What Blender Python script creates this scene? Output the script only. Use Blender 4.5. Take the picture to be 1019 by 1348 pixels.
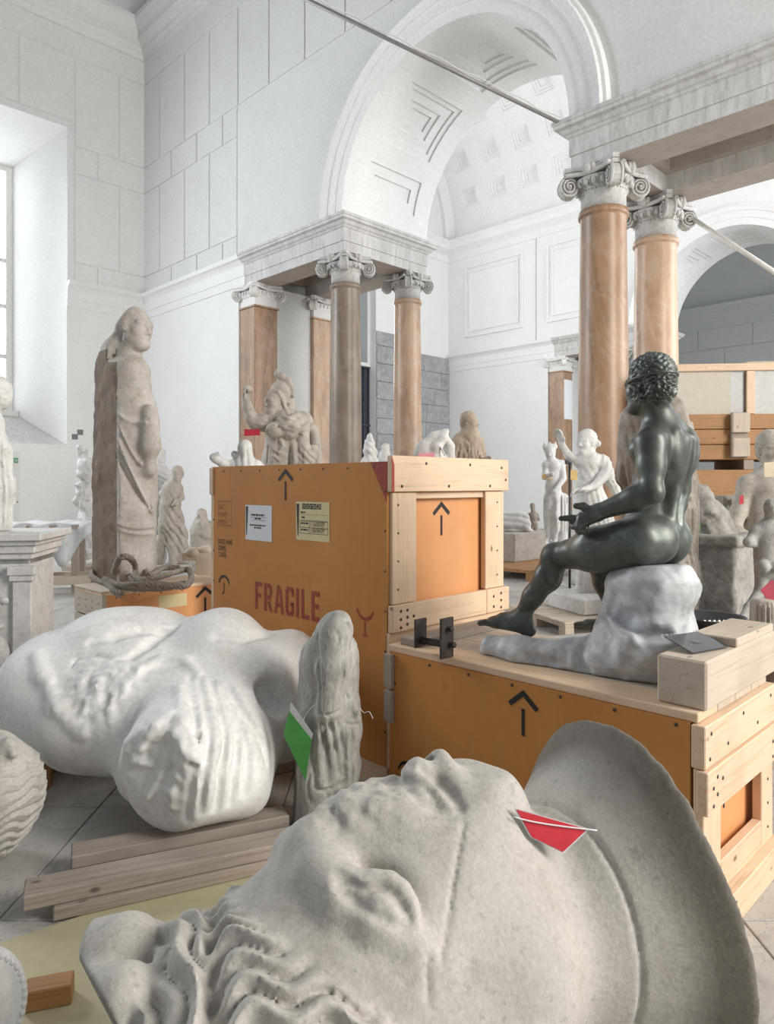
import bpy, bmesh, math, random
import numpy as np
from mathutils import Vector, Matrix

for o in list(bpy.data.objects):
    bpy.data.objects.remove(o, do_unlink=True)
SC = bpy.context.scene
COL = SC.collection
random.seed(7)

# ------------------------------------------------------------------ camera
F, CX, HY, H = 932.0, 509.5, 637.0, 1.3      # focal length and principal point in px of 1019x1348, eye height
cam_d = bpy.data.cameras.new('camera')
cam = bpy.data.objects.new('camera', cam_d)
COL.objects.link(cam)
cam.location = (0, 0, H)
cam.rotation_euler = (math.pi / 2, 0, 0)
cam_d.sensor_fit = 'VERTICAL'
cam_d.sensor_height = 36
cam_d.lens = F / 1348 * 36
cam_d.shift_y = -37 / 1348
cam_d.clip_start = 0.05
cam_d.clip_end = 200
SC.camera = cam

# ------------------------------------------------------------------ light
world = bpy.data.worlds.new('world')
SC.world = world
world.use_nodes = True
wb = world.node_tree.nodes['Background']
wb.inputs[0].default_value = (0.93, 0.96, 1.0, 1)
wb.inputs[1].default_value = 0.215
SC.view_settings.view_transform = 'Standard'
SC.view_settings.look = 'None'
SC.view_settings.exposure = 0.36
SC.view_settings.gamma = 1
SC.view_settings.use_curve_mapping = False


def area(name, loc, target, sx, sy, power, color):
    d = bpy.data.lights.new(name, 'AREA')
    d.shape = 'RECTANGLE'
    d.size, d.size_y, d.energy, d.color = sx, sy, power, color
    o = bpy.data.objects.new(name, d)
    COL.objects.link(o)
    o.location = loc
    o.rotation_euler = (Vector(target) - Vector(loc)).to_track_quat('-Z', 'Y').to_euler()
    return o


VA = 7.3
K = math.sqrt(0.5)
R45 = math.pi / 4


def W(u, v, z):
    """hall axes (u runs left and away, v right and away) to world"""
    return Vector(((v - u) * K, (u + v) * K, z))


# daylight from the tall windows of the left wall that lie nearer than the one in view
area('window_daylight', W(14.5, -1.0, 5.6), W(2, 2.5, 0.8), 3.0, 6.0, 860, (0.92, 0.96, 1.0))
# the tall window at the right end of the hall
area('opposite_window_daylight', W(-6.5, 4.6, 5.0), W(4.0, 3.2, 1.6), 3.0, 6.0, 900, (1.0, 0.96, 0.90))
# the sky seen through the window in view
area('window_sky', W(14.9 + 2.45, 4.1, 5.6), W(0, 4.1, 5.0), 2.4, 5.6, 150, (0.95, 0.98, 1.0))
# window light of the next room, over the gate
area('next_room_daylight', W(14.4, 12.0, 6.4), W(3, 13.0, 7.5), 1.6, 5.0, 230, (0.96, 0.98, 1.0))
area('next_room_end_fill', W(-2.2, 13.5, 5.0), W(8, 13.5, 6.0), 6.0, 6.0, 680, (0.96, 0.98, 1.0))  # added unseen lamp that brightens the next room from its right end

# added unseen lamp to brighten the farthest room
area('third_room_fill', W(-5.0, 24.0, 5.0), W(6, 26.0, 5.0), 5.0, 5.0, 420, (0.96, 0.98, 1.0))


# ------------------------------------------------------------------ helpers
def P(px, py, D):
    return np.array([(px - CX) / F * D, D, H + (HY - py) / F * D])


def px2m(n, D):
    return n * D / F


def tag(o, label=None, cat=None, group=None, kind=None):
    if label: o['label'] = label
    if cat: o['category'] = cat
    if group: o['group'] = group
    if kind: o['kind'] = kind
    return o


def empty(name, loc, rz=0.0):
    o = bpy.data.objects.new(name, None)
    o.empty_display_size = 0.1
    COL.objects.link(o)
    o.location = loc
    o.rotation_euler = (0, 0, rz)
    return o


def link(name, me, mat=None, parent=None, loc=(0, 0, 0), rz=0.0):
    o = bpy.data.objects.new(name, me)
    COL.objects.link(o)
    if mat is not None and len(me.materials) == 0:
        me.materials.append(mat)
    o.parent = parent
    o.location = loc
    if rz: o.rotation_euler = (0, 0, rz)
    return o


class MB:
    """collects shapes; build() links them as ONE mesh object"""
    def __init__(s):
        s.v, s.f, s.sm = [], [], []

    def add(s, vs, fs, smooth=False):
        b = len(s.v)
        s.v += [tuple(map(float, p)) for p in vs]
        s.f += [tuple(i + b for i in f) for f in fs]
        s.sm += [smooth] * len(fs)
        return s

    def box(s, a, b):
        x0, y0, z0 = a
        x1, y1, z1 = b
        return s.add([(x0, y0, z0), (x1, y0, z0), (x1, y1, z0), (x0, y1, z0), (x0, y0, z1), (x1, y0, z1), (x1, y1, z1), (x0, y1, z1)],
                     [(0, 3, 2, 1), (4, 5, 6, 7), (0, 1, 5, 4), (1, 2, 6, 5), (2, 3, 7, 6), (3, 0, 4, 7)])

    def bbox(s, a, b, bev=0.004):
        """box with chamfered edges"""
        a, b = np.array(a, float), np.array(b, float)
        c, h = (a + b) / 2, (b - a) / 2
        e = min(bev, h.min() * .6)
        vs, idx = [], {}
        for sx in (-1, 1):
            for sy in (-1, 1):
                for sz in (-1, 1):
                    sg = np.array([sx, sy, sz])
                    for ax in range(3):
                        p = h - e
                        p = p.copy(); p[ax] = h[ax]
                        idx[(sx, sy, sz, ax)] = len(vs)
                        vs.append(c + sg * p)
        fs = []
        for ax in range(3):
            o1, o2 = [(1, 2), (2, 0), (0, 1)][ax]
            for sg in (-1, 1):
                q = []
                for (p1, p2) in ((-1, -1), (1, -1), (1, 1), (-1, 1)):
                    t = [0, 0, 0]; t[ax] = sg; t[o1] = p1; t[o2] = p2
                    q.append(idx[(*t, ax)])
                fs.append(tuple(q if sg > 0 else q[::-1]))
        for ax in range(3):            # edges parallel to ax
            o1, o2 = [(1, 2), (2, 0), (0, 1)][ax]
            for p1 in (-1, 1):
                for p2 in (-1, 1):
                    def g(sv, a_):
                        t = [0, 0, 0]; t[ax] = sv; t[o1] = p1; t[o2] = p2
                        return idx[(*t, a_)]
                    q = [g(-1, o1), g(1, o1), g(1, o2), g(-1, o2)]
                    fs.append(tuple(q if p1 * p2 < 0 else q[::-1]))
        for sx in (-1, 1):
            for sy in (-1, 1):
                for sz in (-1, 1):
                    q = [idx[(sx, sy, sz, a_)] for a_ in range(3)]
                    fs.append(tuple(q if sx * sy * sz > 0 else q[::-1]))
        return s.add(vs, fs)

    def prism(s, poly, x0, x1, ax=0):
        """poly of (a,b) in the two other axes (cyclic), extruded along axis ax"""
        n = len(poly)
        vs = []
        for x in (x0, x1):
            for (a, b) in poly:
                p = [0, 0, 0]; p[ax] = x; p[(ax + 1) % 3] = a; p[(ax + 2) % 3] = b
                vs.append(p)
        area2 = sum(poly[i][0] * poly[(i + 1) % n][1] - poly[(i + 1) % n][0] * poly[i][1] for i in range(n))
        fs = [tuple(range(n))[::-1], tuple(range(n, 2 * n))] + [(i, (i + 1) % n, n + (i + 1) % n, n + i) for i in range(n)]
        if (area2 < 0) != (x1 < x0):
            fs = [f[::-1] for f in fs]
        return s.add(vs, fs)

    def lathe(s, prof, n=32, c=(0, 0, 0), smooth=True, cap=True):
        vs, fs = [], []
        m = len(prof)
        for i in range(n):
            a = 2 * math.pi * i / n
            for (r, z) in prof:
                vs.append((c[0] + r * math.cos(a), c[1] + r * math.sin(a), c[2] + z))
        for i in range(n):
            j = (i + 1) % n
            for k in range(m - 1):
                fs.append((i * m + k, j * m + k, j * m + k + 1, i * m + k + 1))
        s.add(vs, fs, smooth)
        if cap:
            s.add([], [])
            b = len(s.v) - n * m
            s.f.append(tuple(b + i * m for i in range(n))[::-1]); s.sm.append(False)
            s.f.append(tuple(b + i * m + m - 1 for i in range(n))); s.sm.append(False)
        return s

    def tube(s, pts, r, n=8, cap=True, smooth=True, closed=False):
        pts = [np.array(p, float) for p in pts]
        m = len(pts)
        rr = r if hasattr(r, '__len__') else [r] * m
        vs, fs = [], []
        up = None
        for i in range(m):
            if closed: t = pts[(i + 1) % m] - pts[i - 1]
            else: t = pts[min(i + 1, m - 1)] - pts[max(i - 1, 0)]
            t = t / (np.linalg.norm(t) + 1e-9)
            if up is None:
                up = np.array([0, 0, 1.]) if abs(t[2]) < .9 else np.array([1., 0, 0])
            up = up - t * np.dot(up, t); up /= (np.linalg.norm(up) + 1e-9)
            sd = np.cross(t, up)
            for k in range(n):
                a = 2 * math.pi * k / n
                vs.append(pts[i] + rr[i] * (math.cos(a) * up + math.sin(a) * sd))
        for i in range(m if closed else m - 1):
            j = (i + 1) % m
            for k in range(n):
                l = (k + 1) % n
                fs.append((i * n + l, i * n + k, j * n + k, j * n + l))
        b = len(s.v)
        s.add(vs, fs, smooth)
        if cap and not closed:
            s.f.append(tuple(b + k for k in range(n))); s.sm.append(False)
            s.f.append(tuple(b + (m - 1) * n + k for k in range(n))[::-1]); s.sm.append(False)
        return s

    def ball(s, c, r, n=8, m=6):
        r = r if hasattr(r, '__len__') else (r, r, r)
        vs = [(c[0], c[1], c[2] - r[2])]
        for j in range(1, m):
            ph = -math.pi / 2 + math.pi * j / m
            for i in range(n):
                a = 2 * math.pi * i / n
                vs.append((c[0] + r[0] * math.cos(ph) * math.cos(a), c[1] + r[1] * math.cos(ph) * math.sin(a), c[2] + r[2] * math.sin(ph)))
        vs.append((c[0], c[1], c[2] + r[2]))
        fs = [(0, 1 + (i + 1) % n, 1 + i) for i in range(n)]
        for j in range(m - 2):
            for i in range(n):
                a, b = 1 + j * n + i, 1 + j * n + (i + 1) % n
                fs.append((a, b, b + n, a + n))
        t = len(vs) - 1
        fs += [(t, t - n + i, t - n + (i + 1) % n) for i in range(n)]
        return s.add(vs, fs, True)

    def xform(s, fn, start=0):
        s.v[start:] = [tuple(fn(np.array(p))) for p in s.v[start:]]
        return s

    def mesh(s, name):
        me = bpy.data.meshes.new(name)
        me.from_pydata(s.v, [], s.f)
        me.polygons.foreach_set('use_smooth', s.sm)
        me.update()
        return me

    def build(s, name, mat, parent=None, loc=(0, 0, 0), rz=0.0):
        return link(name, s.mesh(name), mat, parent, loc, rz)


# ------------------------------------------------------------------ materials
M = {}


class NT:
    def __init__(s, name):
        s.m = bpy.data.materials.new(name)
        s.m.use_nodes = True
        s.t = s.m.node_tree
        s.b = s.t.nodes['Principled BSDF']
        M[name] = s.m
        s._tc = None

    def n(s, typ, **kw):
        nd = s.t.nodes.new(typ)
        for k, v in kw.items():
            if k.startswith('_'): setattr(nd, k[1:], v)
            else: nd.inputs[k.replace('__', ' ')].default_value = v
        return nd

    def l(s, a, b): s.t.links.new(a, b)

    def co(s, scale=(1, 1, 1), rand=0.0):
        tc = s.n('ShaderNodeTexCoord')
        mp = s.n('ShaderNodeMapping')
        mp.inputs['Scale'].default_value = scale
        s.l(tc.outputs['Object'], mp.inputs['Vector'])
        if rand:
            oi = s.n('ShaderNodeObjectInfo')
            ml = s.n('ShaderNodeMath', _operation='MULTIPLY')
            ml.inputs[1].default_value = rand
            s.l(oi.outputs['Random'], ml.inputs[0])
            s.l(ml.outputs[0], mp.inputs['Location'])
        return mp.outputs['Vector']

    def noise(s, vec, scale, detail=4, rough=.55, dist=0.0):
        nz = s.n('ShaderNodeTexNoise', Scale=scale, Detail=detail, Roughness=rough, Distortion=dist)
        s.l(vec, nz.inputs['Vector'])
        return nz.outputs['Fac']

    def ramp(s, fac, stops):
        r = s.n('ShaderNodeValToRGB')
        e = r.color_ramp.elements
        while len(e) < len(stops): e.new(.5)
        for i, (p, c) in enumerate(stops):
            e[i].position = p
            e[i].color = (*c, 1) if len(c) == 3 else c
        s.l(fac, r.inputs['Fac'])
        return r.outputs['Color']

    def mix(s, fac, a, b, mode='MIX'):
        x = s.n('ShaderNodeMix', _data_type='RGBA', _blend_type=mode)
        for v, i in ((fac, 0), (a, 6), (b, 7)):
            if hasattr(v, 'is_linked') or hasattr(v, 'links'): s.l(v, x.inputs[i])
            elif isinstance(v, (int, float)): x.inputs[i].default_value = v
            else: x.inputs[i].default_value = (*v, 1)
        return x.outputs[2]

    def bump(s, h, strength=.3, dist=.01):
        b = s.n('ShaderNodeBump', Strength=strength, Distance=dist)
        s.l(h, b.inputs['Height'])
        s.l(b.outputs[0], s.b.inputs['Normal'])

    def set(s, **kw):
        for k, v in kw.items():
            i = s.b.inputs[k.replace('__', ' ')]
            if hasattr(v, 'links'): s.l(v, i)
            else: i.default_value = v
        return s.m


def stone(name, c1, c2, c3=None, sc=6.0, fine=60, bump=.25, bd=.004, rough=.75, spots=None, spot_sc=35, spot_t=.62, stretch=(1, 1, 1), rand=0):
    t = NT(name)
    v = t.co(stretch, rand)
    c = t.ramp(t.noise(v, sc, 5, .6, .4), [(.32, c1), (.66, c2)])
    if c3:
        c = t.mix(t.ramp(t.noise(v, sc * 2.7, 6, .7), [(.5, (0, 0, 0)), (.68, (1, 1, 1))]), c, c3)
    f = t.noise(v, fine, 4, .65)
    if spots:
        c = t.mix(t.ramp(t.noise(v, spot_sc, 3, .6), [(spot_t, (0, 0, 0)), (spot_t + .08, (.75, .75, .75))]), c, spots)
    c = t.mix(.35, c, t.ramp(f, [(.3, tuple(x * .72 for x in c1)), (.7, tuple(min(1, x * 1.12) for x in c2))]))
    t.l(c, t.b.inputs['Base Color'])
    t.b.inputs['Roughness'].default_value = rough
    if bump: t.bump(f, bump, bd)
    return t.m


def flat(name, c, rough=.7, metal=0.0, sc=20, var=.12, bump=0.0):
    t = NT(name)
    v = t.co((1, 1, 1), 5)
    f = t.noise(v, sc, 4, .6)
    t.l(t.ramp(f, [(.3, tuple(x * (1 - var) for x in c)), (.7, tuple(min(1, x * (1 + var * .5)) for x in c))]), t.b.inputs['Base Color'])
    t.b.inputs['Roughness'].default_value = rough
    t.b.inputs['Metallic'].default_value = metal
    if bump: t.bump(f, bump, .005)
    return t.m


def wood(name, c1, c2, axis, knot=(.18, .08, .03), gs=55, rough=.6):
    t = NT(name)
    sc = [gs, gs, gs]; sc[axis] = gs * .035
    v = t.co(tuple(sc), 37)
    g = t.noise(v, 1.0, 5, .6, 1.2)
    c = t.ramp(g, [(.28, c1), (.5, c2), (.72, tuple((a * .4 + b * .6) for a, b in zip(c1, c2)))])
    s2 = [5.0, 5.0, 5.0]; s2[axis] = 2.6
    v2 = t.co(tuple(s2), 11)
    vo = t.n('ShaderNodeTexVoronoi', Scale=1.6)
    t.l(v2, vo.inputs['Vector'])
    c = t.mix(t.ramp(vo.outputs['Distance'], [(.035, (.9, .9, .9)), (.085, (0, 0, 0))]), c, knot)
    c = t.mix(t.ramp(t.noise(t.co((3, 3, 3), 3), 1.4, 4), [(.45, (0, 0, 0)), (.8, (.35, .35, .35))]), c, tuple(x * .55 for x in c1))
    t.l(c, t.b.inputs['Base Color'])
    t.b.inputs['Roughness'].default_value = rough
    t.bump(g, .15, .002)
    return t.m


stone('plaster_white', (.83, .83, .82), (.88, .88, .87), sc=1.2, fine=30, bump=.06, rough=.8)
stone('plaster_wall', (.70, .71, .69), (.76, .765, .75), (.68, .685, .665), sc=.9, fine=25, bump=.06, rough=.8)
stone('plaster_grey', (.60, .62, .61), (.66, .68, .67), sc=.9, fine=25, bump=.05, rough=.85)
stone('stucco_joint', (.50, .50, .485), (.56, .56, .54), sc=2, fine=30, bump=.05, rough=.9)
stone('entablature_stone', (.50, .49, .475), (.72, .71, .695), (.38, .37, .36), sc=1.6, fine=40, bump=.15, rough=.75, stretch=(3.2, 3.2, .7), rand=3)
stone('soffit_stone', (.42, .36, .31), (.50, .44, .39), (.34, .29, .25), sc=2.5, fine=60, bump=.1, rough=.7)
stone('capital_stone', (.50, .49, .47), (.66, .65, .63), (.36, .35, .33), sc=7, fine=60, bump=.15, rough=.7)
stone('capital_white', (.80, .79, .77), (.86, .85, .83), sc=7, fine=60, bump=.1, rough=.7)
stone('bare_stone', (.27, .275, .28), (.43, .44, .45), (.52, .53, .54), sc=2.2, fine=18, bump=.5, bd=.02, rough=.9)


def col_marble(name, a, b, c_, dark):
    t = NT(name)
    v = t.co((2.6, 2.6, .55), 4)
    n1 = t.noise(v, 1.2, 6, .65, 1.6)
    c = t.ramp(n1, [(.25, dark), (.42, a), (.6, b), (.78, c_)])
    v2 = t.co((1, 1, .8), 9)
    n2 = t.noise(v2, 2.1, 6, .7, 2.5)
    c = t.mix(t.ramp(n2, [(.5, (0, 0, 0)), (.62, (.7, .7, .7))]), c, tuple(x * .82 for x in c_))
    n3 = t.noise(v2, 1.0, 3, .6, .5)
    c = t.mix(t.ramp(n3, [(.5, (0, 0, 0)), (.72, (.8, .8, .8))]), c, dark)
    t.l(c, t.b.inputs['Base Color'])
    t.b.inputs['Roughness'].default_value = .38
    t.bump(n2, .05, .01)
    return t.m


col_marble('column_marble', (.30, .175, .10), (.40, .25, .155), (.50, .36, .25), (.17, .115, .075))
col_marble('column_marble_pale', (.48, .31, .20), (.60, .41, .28), (.68, .54, .42), (.32, .21, .14))
col_marble('column_marble_dark', (.22, .165, .12), (.28, .22, .165), (.36, .29, .23), (.15, .11, .08))
# ------------------------------------------------------------------ the setting
R45 = math.pi / 4
# local axes of everything built with rz=R45:  x = v (right and away), y = u (left and away), z up
ZS = 5.47             # top of the entablature, springing of the arches
ZB = 4.93             # underside of the entablature
UC, RA = .856 * VA, .273 * VA
V1 = 1.261 * VA       # back of the arch wall
VF, UB = 2.43 * VA, 14.9
TW = 1.9              # thickness of the arch walls


def struct(name, mb, mat, label, cat):
    o = mb.build(name, M[mat], None, (0, 0, 0), R45)
    return tag(o, label, cat, kind='structure')


def arch_wall(name, v0, ua, ub, top, mat, label):
    """wall band above the entablature with a round arch cut through it"""
    n = 40
    R = RA + .16
    pts = [(ua, ZS), (UC - R, ZS)] + [(UC - R * math.cos(math.pi * i / n), ZS + R * math.sin(math.pi * i / n)) for i in range(1, n)] + [(UC + R, ZS), (ub, ZS), (ub, top), (ua, top)]
    mb = MB()
    mb.prism(pts, v0, v0 + TW, 0)
    return struct(name, mb, mat, label, 'wall')


def coffer_patch(mb, ctr, R, x0, x1, t0, t1, steps, stepd, wfrac, smooth=False, n=6):
    """recessed coffer in a barrel (axis x): nested steps; radius grows with each step"""
    cy, cz = ctr
    def pt(x, th, r): return (x, cy + r * math.cos(th), cz + r * math.sin(th))
    a0, a1, b0, b1, r = x0, x1, t0, t1, R
    for s in range(steps + 1):
        r2 = r + (stepd if s > 0 else 0)
        def loop(a0, a1, b0, b1, r):
            L = [pt(a0, b0 + (b1 - b0) * i / n, r) for i in range(n + 1)]
            L += [pt(a1, b1 - (b1 - b0) * i / n, r) for i in range(n + 1)]
            return L
        m = 2 * (n + 1)
        if s > 0:     # riser
            A, B = loop(a0, a1, b0, b1, r), loop(a0, a1, b0, b1, r2)
            mb.add(A + B, [((i + 1) % m, i, m + i, m + (i + 1) % m) for i in range(m)])
            r = r2
        w = wfrac[s] if s < len(wfrac) else 0
        if s < steps:
            ia, ib = w, w / R
            A, B = loop(a0, a1, b0, b1, r), loop(a0 + ia, a1 - ia, b0 + ib, b1 - ib, r)
            mb.add(A + B, [((i + 1) % m, i, m + i, m + (i + 1) % m) for i in range(m)])
            a0, a1, b0, b1 = a0 + ia, a1 - ia, b0 + ib, b1 - ib
        else:
            L = []
            for i in range(n + 1):
                th = b0 + (b1 - b0) * i / n
                L += [pt(a0, th, r), pt(a1, th, r)]
            mb.add(L, [(2 * i + 1, 2 * i, 2 * i + 2, 2 * i + 3) for i in range(n)])
    return mb


def barrel_shell(mb, ctr, R, x0, x1, t0, t1, holes, nx=60):
    """inner skin of a barrel vault (axis x) with rectangular holes (xa,xb,ta,tb)"""
    xs, ts = {x0, x1}, {t0, t1}
    for (a, b, c, d) in holes:
        xs |= {a, b}; ts |= {c, d}
    tl = sorted(ts)
    full = []
    for i in range(len(tl) - 1):
        k = max(1, int((tl[i + 1] - tl[i]) / .07))
        full += [tl[i] + (tl[i + 1] - tl[i]) * j / k for j in range(k)]
    full.append(tl[-1])
    xl = sorted(xs)
    cy, cz = ctr
    nxl = len(xl)
    vs = [(x, cy + R * math.cos(t), cz + R * math.sin(t)) for t in full for x in xl]
    fs = []
    for i in range(len(full) - 1):
        for j in range(nxl - 1):
            xm, tm = (xl[j] + xl[j + 1]) / 2, (full[i] + full[i + 1]) / 2
            if any(a < xm < b and c < tm < d for (a, b, c, d) in holes): continue
            a = i * nxl + j
            fs.append((a + 1, a, a + nxl, a + nxl + 1))
    return mb.add(vs, fs)


def archivolt(v, R, name='archivolt', d=1):
    """moulded band around the arch on the face at v (d=-1 faces the camera side)"""
    prof = [(R - .02, 0), (R - .02, .045), (R + .14, .045), (R + .145, .07), (R + .30, .07), (R + .305, .10), (R + .36, .115), (R + .41, .135), (R + .43, .10), (R + .47, .09), (R + .48, 0)]
    n = 48
    mb = MB()
    vs = []
    for i in range(n + 1):
        a = math.pi * i / n
        for (r, h) in prof:
            vs.append((v - h, UC - r * math.cos(a), ZS + r * math.sin(a)))
    m = len(prof)
    fs = [(i * m + k, i * m + k + 1, (i + 1) * m + k + 1, (i + 1) * m + k) for i in range(n) for k in range(m - 1)]
    mb.add(vs, fs)
    return mb


def entab_profile(proj=1.0):
    # (outward, z) from bottom to top
    return [(0, ZB), (0, ZB + .15), (.018, ZB + .155), (.018, ZB + .35), (.04, ZB + .365), (.05, ZB + .385), (.075, ZB + .40), (.10, ZB + .44), (.145, ZB + .455), (.15, ZB + .49), (.165, ZB + .50), (.165, ZS)]


def entab_block(mb, x0, x1, y0, y1, faces):
    """rectangular block whose sides listed in faces ('-x','+x','-y','+y') carry the moulded profile"""
    pr = entab_profile()
    m = len(pr)
    vs = []
    for (o, z) in pr:
        a = x0 - (o if '-x' in faces else 0); b = x1 + (o if '+x' in faces else 0)
        c = y0 - (o if '-y' in faces else 0); d = y1 + (o if '+y' in faces else 0)
        vs += [(a, c, z), (b, c, z), (b, d, z), (a, d, z)]
    fs = [(3, 2, 1, 0), tuple(4 * (m - 1) + i for i in range(4))]
    for k in range(m - 1):
        for i in range(4):
            j = (i + 1) % 4
            fs.append((4 * k + i, 4 * k + j, 4 * k + 4 + j, 4 * k + 4 + i))
    return mb.add(vs, fs)


# floor slab and marble tiles
fl = MB().box((-2, -6, -.12), (30, UB, -.012))
floor = struct('floor', fl, 'stucco_joint', 'pale veined marble tile floor of the hall', 'floor')
t = NT('floor_marble')
v = t.co((1, 1, 1), 13)
n1 = t.noise(v, 1.6, 8, .68, 1.8)
c = t.ramp(n1, [(.30, (.30, .28, .255)), (.45, (.46, .44, .41)), (.7, (.56, .54, .51))])
n2 = t.noise(v, 3.2, 6, .6, 3.0)
c = t.mix(t.ramp(n2, [(.485, (0, 0, 0)), (.5, (.6, .6, .6)), (.515, (0, 0, 0))]), c, (.25, .24, .23))
c = t.mix(t.ramp(t.noise(v, 9, 5, .7), [(.55, (0, 0, 0)), (.75, (.5, .5, .5))]), c, (.44, .41, .37))
t.l(c, t.b.inputs['Base Color'])
t.b.inputs['Roughness'].default_value = .42
TS = .74
tm = MB().bbox((-TS / 2 + .002, -TS / 2 + .002, -.014), (TS / 2 - .002, TS / 2 - .002, 0), .003).mesh('floor_tile')
tm.materials.append(M['floor_marble'])
cnt = 0
Rm = Matrix.Rotation(-R45, 4, 'Z')
for j in range(0, 18):
    Y = 1.0 + j * TS
    for i in range(-12, 13):
        X = -.05 + (i + .5 * 0) * TS
        if abs(X) > .60 * (Y + .5) + .3: continue
        if (Y - X) * K > 14.3: continue
        o = link('floor_tile', tm, None, floor)
        o.matrix_basis = Rm @ Matrix.Translation((X, Y, .0)) @ Matrix.Rotation(random.choice((0, 1, 2, 3)) * math.pi / 2, 4, 'Z')
        cnt += 1

# ---- hall: arch wall with its panelled stucco
wa = arch_wall('wall_arch', VA, -4, UB, 14.5, 'plaster_wall', 'tall pale arch wall with incised stucco blocks above the columns')
lo = MB()
lo.box((VA, 1.531 * VA, 0), (VA + TW, UB, ZS))
wl = struct('wall_corner', lo, 'plaster_white', 'smooth white lower wall in the corner behind the statues', 'wall')
# moulded band continuing the entablature along both walls
band = [(0, ZB), (.02, ZB), (.02, ZB + .16), (.035, ZB + .165), (.035, ZB + .36), (.06, ZB + .40), (.10, ZB + .44), (.14, ZB + .46), (.15, ZS - .02), (.15, ZS), (0, ZS)]
mb = MB().prism([(z, -o + VA) for (o, z) in band][::-1] and [(VA - o, z) for (o, z) in band], 1.504 * VA, UB, 1) if False else MB()
for (y0, y1) in ((1.5 * VA, UB),):
    vs = [(VA - o, y, z) for y in (y0, y1) for (o, z) in band]
    m = len(band)
    mb.add(vs, [(k + 1, k, m + k, m + k + 1) for k in range(m - 1)] + [tuple(range(m))])
mb.build('string_course', M['plaster_white'], wl)

def block(parent, mat, a, b):
    return MB().bbox(a, b, .012).build('stucco_block', M[mat], parent)

rows = [(5.50, 5.86, [11.19, 11.69, 12.64, 13.67, UB]), (5.88, 7.70, [11.19, 12.16, 13.12, 14.18, UB]),
        (7.72, 8.27, [11.19, 11.69, 12.64, 13.67, UB]), (8.29, 10.09, [2.2, 3.2, 4.2, 5.2, 6.2, 7.2, 8.2, 9.2, 10.2, 11.17, 12.16, 13.12, 14.18, UB])]
g = .013
for (z0, z1, us) in rows:
    for a, b in zip(us[:-1], us[1:]):
        block(wa, 'plaster_wall', (VA - .022, a + g, z0), (VA + .01, b - (g if b < UB else 0), z1))
# plain plaster field around the arch and frieze under the cornice, flush with the blocks
MB().bbox((VA - .022, -4, 10.12), (VA + .01, UB, 10.62), .01).build('frieze', M['plaster_wall'], wa)
Rf = RA + .44
n = 32
poly = [(UC + Rf * math.cos(math.pi * i / n), ZS + Rf * math.sin(math.pi * i / n)) for i in range(n + 1)]
pl = MB().prism([(11.19 - g, ZS + .0), (11.19 - g, 8.265), (-4, 8.265), (-4, ZS)] + [p for p in poly[::-1]], VA - .022, VA + .01, 0)
pl.build('plaster_field', M['plaster_wall'], wa)

def cornice_prof():
    return [(0, 10.62), (.05, 10.64), (.07, 10.74), (.13, 10.77), (.14, 10.84), (.30, 10.90), (.31, 11.04), (.36, 11.10), (.44, 11.20), (.44, 11.30), (0, 11.30)]
pr = cornice_prof(); m = len(pr)
mb = MB().add([(VA - o, y, z) for y in (-4, UB) for (o, z) in pr], [(k + 1, k, m + k, m + k + 1) for k in range(m - 1)])
mb.build('cornice', M['plaster_wall'], wa)

# archivolt and coffered soffit of the arch
archivolt(VA - .02, RA).build('archivolt', M['plaster_white'], wa)
holes = []
dth = math.radians(1)
for k, (tc_, hw) in enumerate(((19, 9.5), (50, 15.5), (90, 17), (130, 15.5), (161, 9.5))):
    holes.append((VA + .32, VA + TW - .28, math.radians(tc_ - hw), math.radians(tc_ + hw)))
sh = barrel_shell(MB(), (UC, ZS), RA, VA - .02, VA + TW + .02, 0, math.pi, holes)
sh.build('arch_soffit', M['plaster_white'], wa)
for (a, b, c, d) in holes:
    big = (d - c) > math.radians(25)
    mb = coffer_patch(MB(), (UC, ZS), RA, a, b, c, d, 4 if big else 2, .03, [.07, .09, .16, .10] if big else [.06, .16])
    mb.build('coffer', M['plaster_white'], wa)

# ---- window wall
wv0, wv1, wz0, wz1 = 2.6, 5.62, 2.1, 8.6
ww = MB()
ww.box((wv1, UB, 0), (VA + 3, UB + .7, 14.5))
ww.box((-3, UB, 0), (wv0, UB + .7, 14.5))
ww.box((wv0, UB, wz1), (wv1, UB + .7, 14.5))
ww.box((wv0, UB, 0), (wv1, UB + .7, wz0))
wwo = struct('wall_window', ww, 'plaster_white', 'white outer wall with the deep splayed window at far left', 'wall')
# splayed reveal
dpt, sp = 2.0, .42
rv = MB()
A = [(wv0, UB, wz0), (wv1, UB, wz0), (wv1, UB, wz1), (wv0, UB, wz1)]
B = [(wv0 + sp, UB + dpt, wz0 + .78), (wv1 - sp, UB + dpt, wz0 + .78), (wv1 - sp, UB + dpt, wz1 - .33), (wv0 + sp, UB + dpt, wz1 - .33)]
rv.add(A + B, [(1, 2, 6, 5), (2, 3, 7, 6), (3, 0, 4, 7)])
rv.build('window_reveal', M['plaster_white'], wwo)
stone('sill_stone', (.50, .49, .47), (.62, .61, .59), (.40, .38, .36), sc=2.2, fine=20, bump=.3, bd=.02, rough=.85)
MB().add(A + B, [(0, 1, 5, 4)]).build('sloping_sill', M['sill_stone'], wwo)
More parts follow.
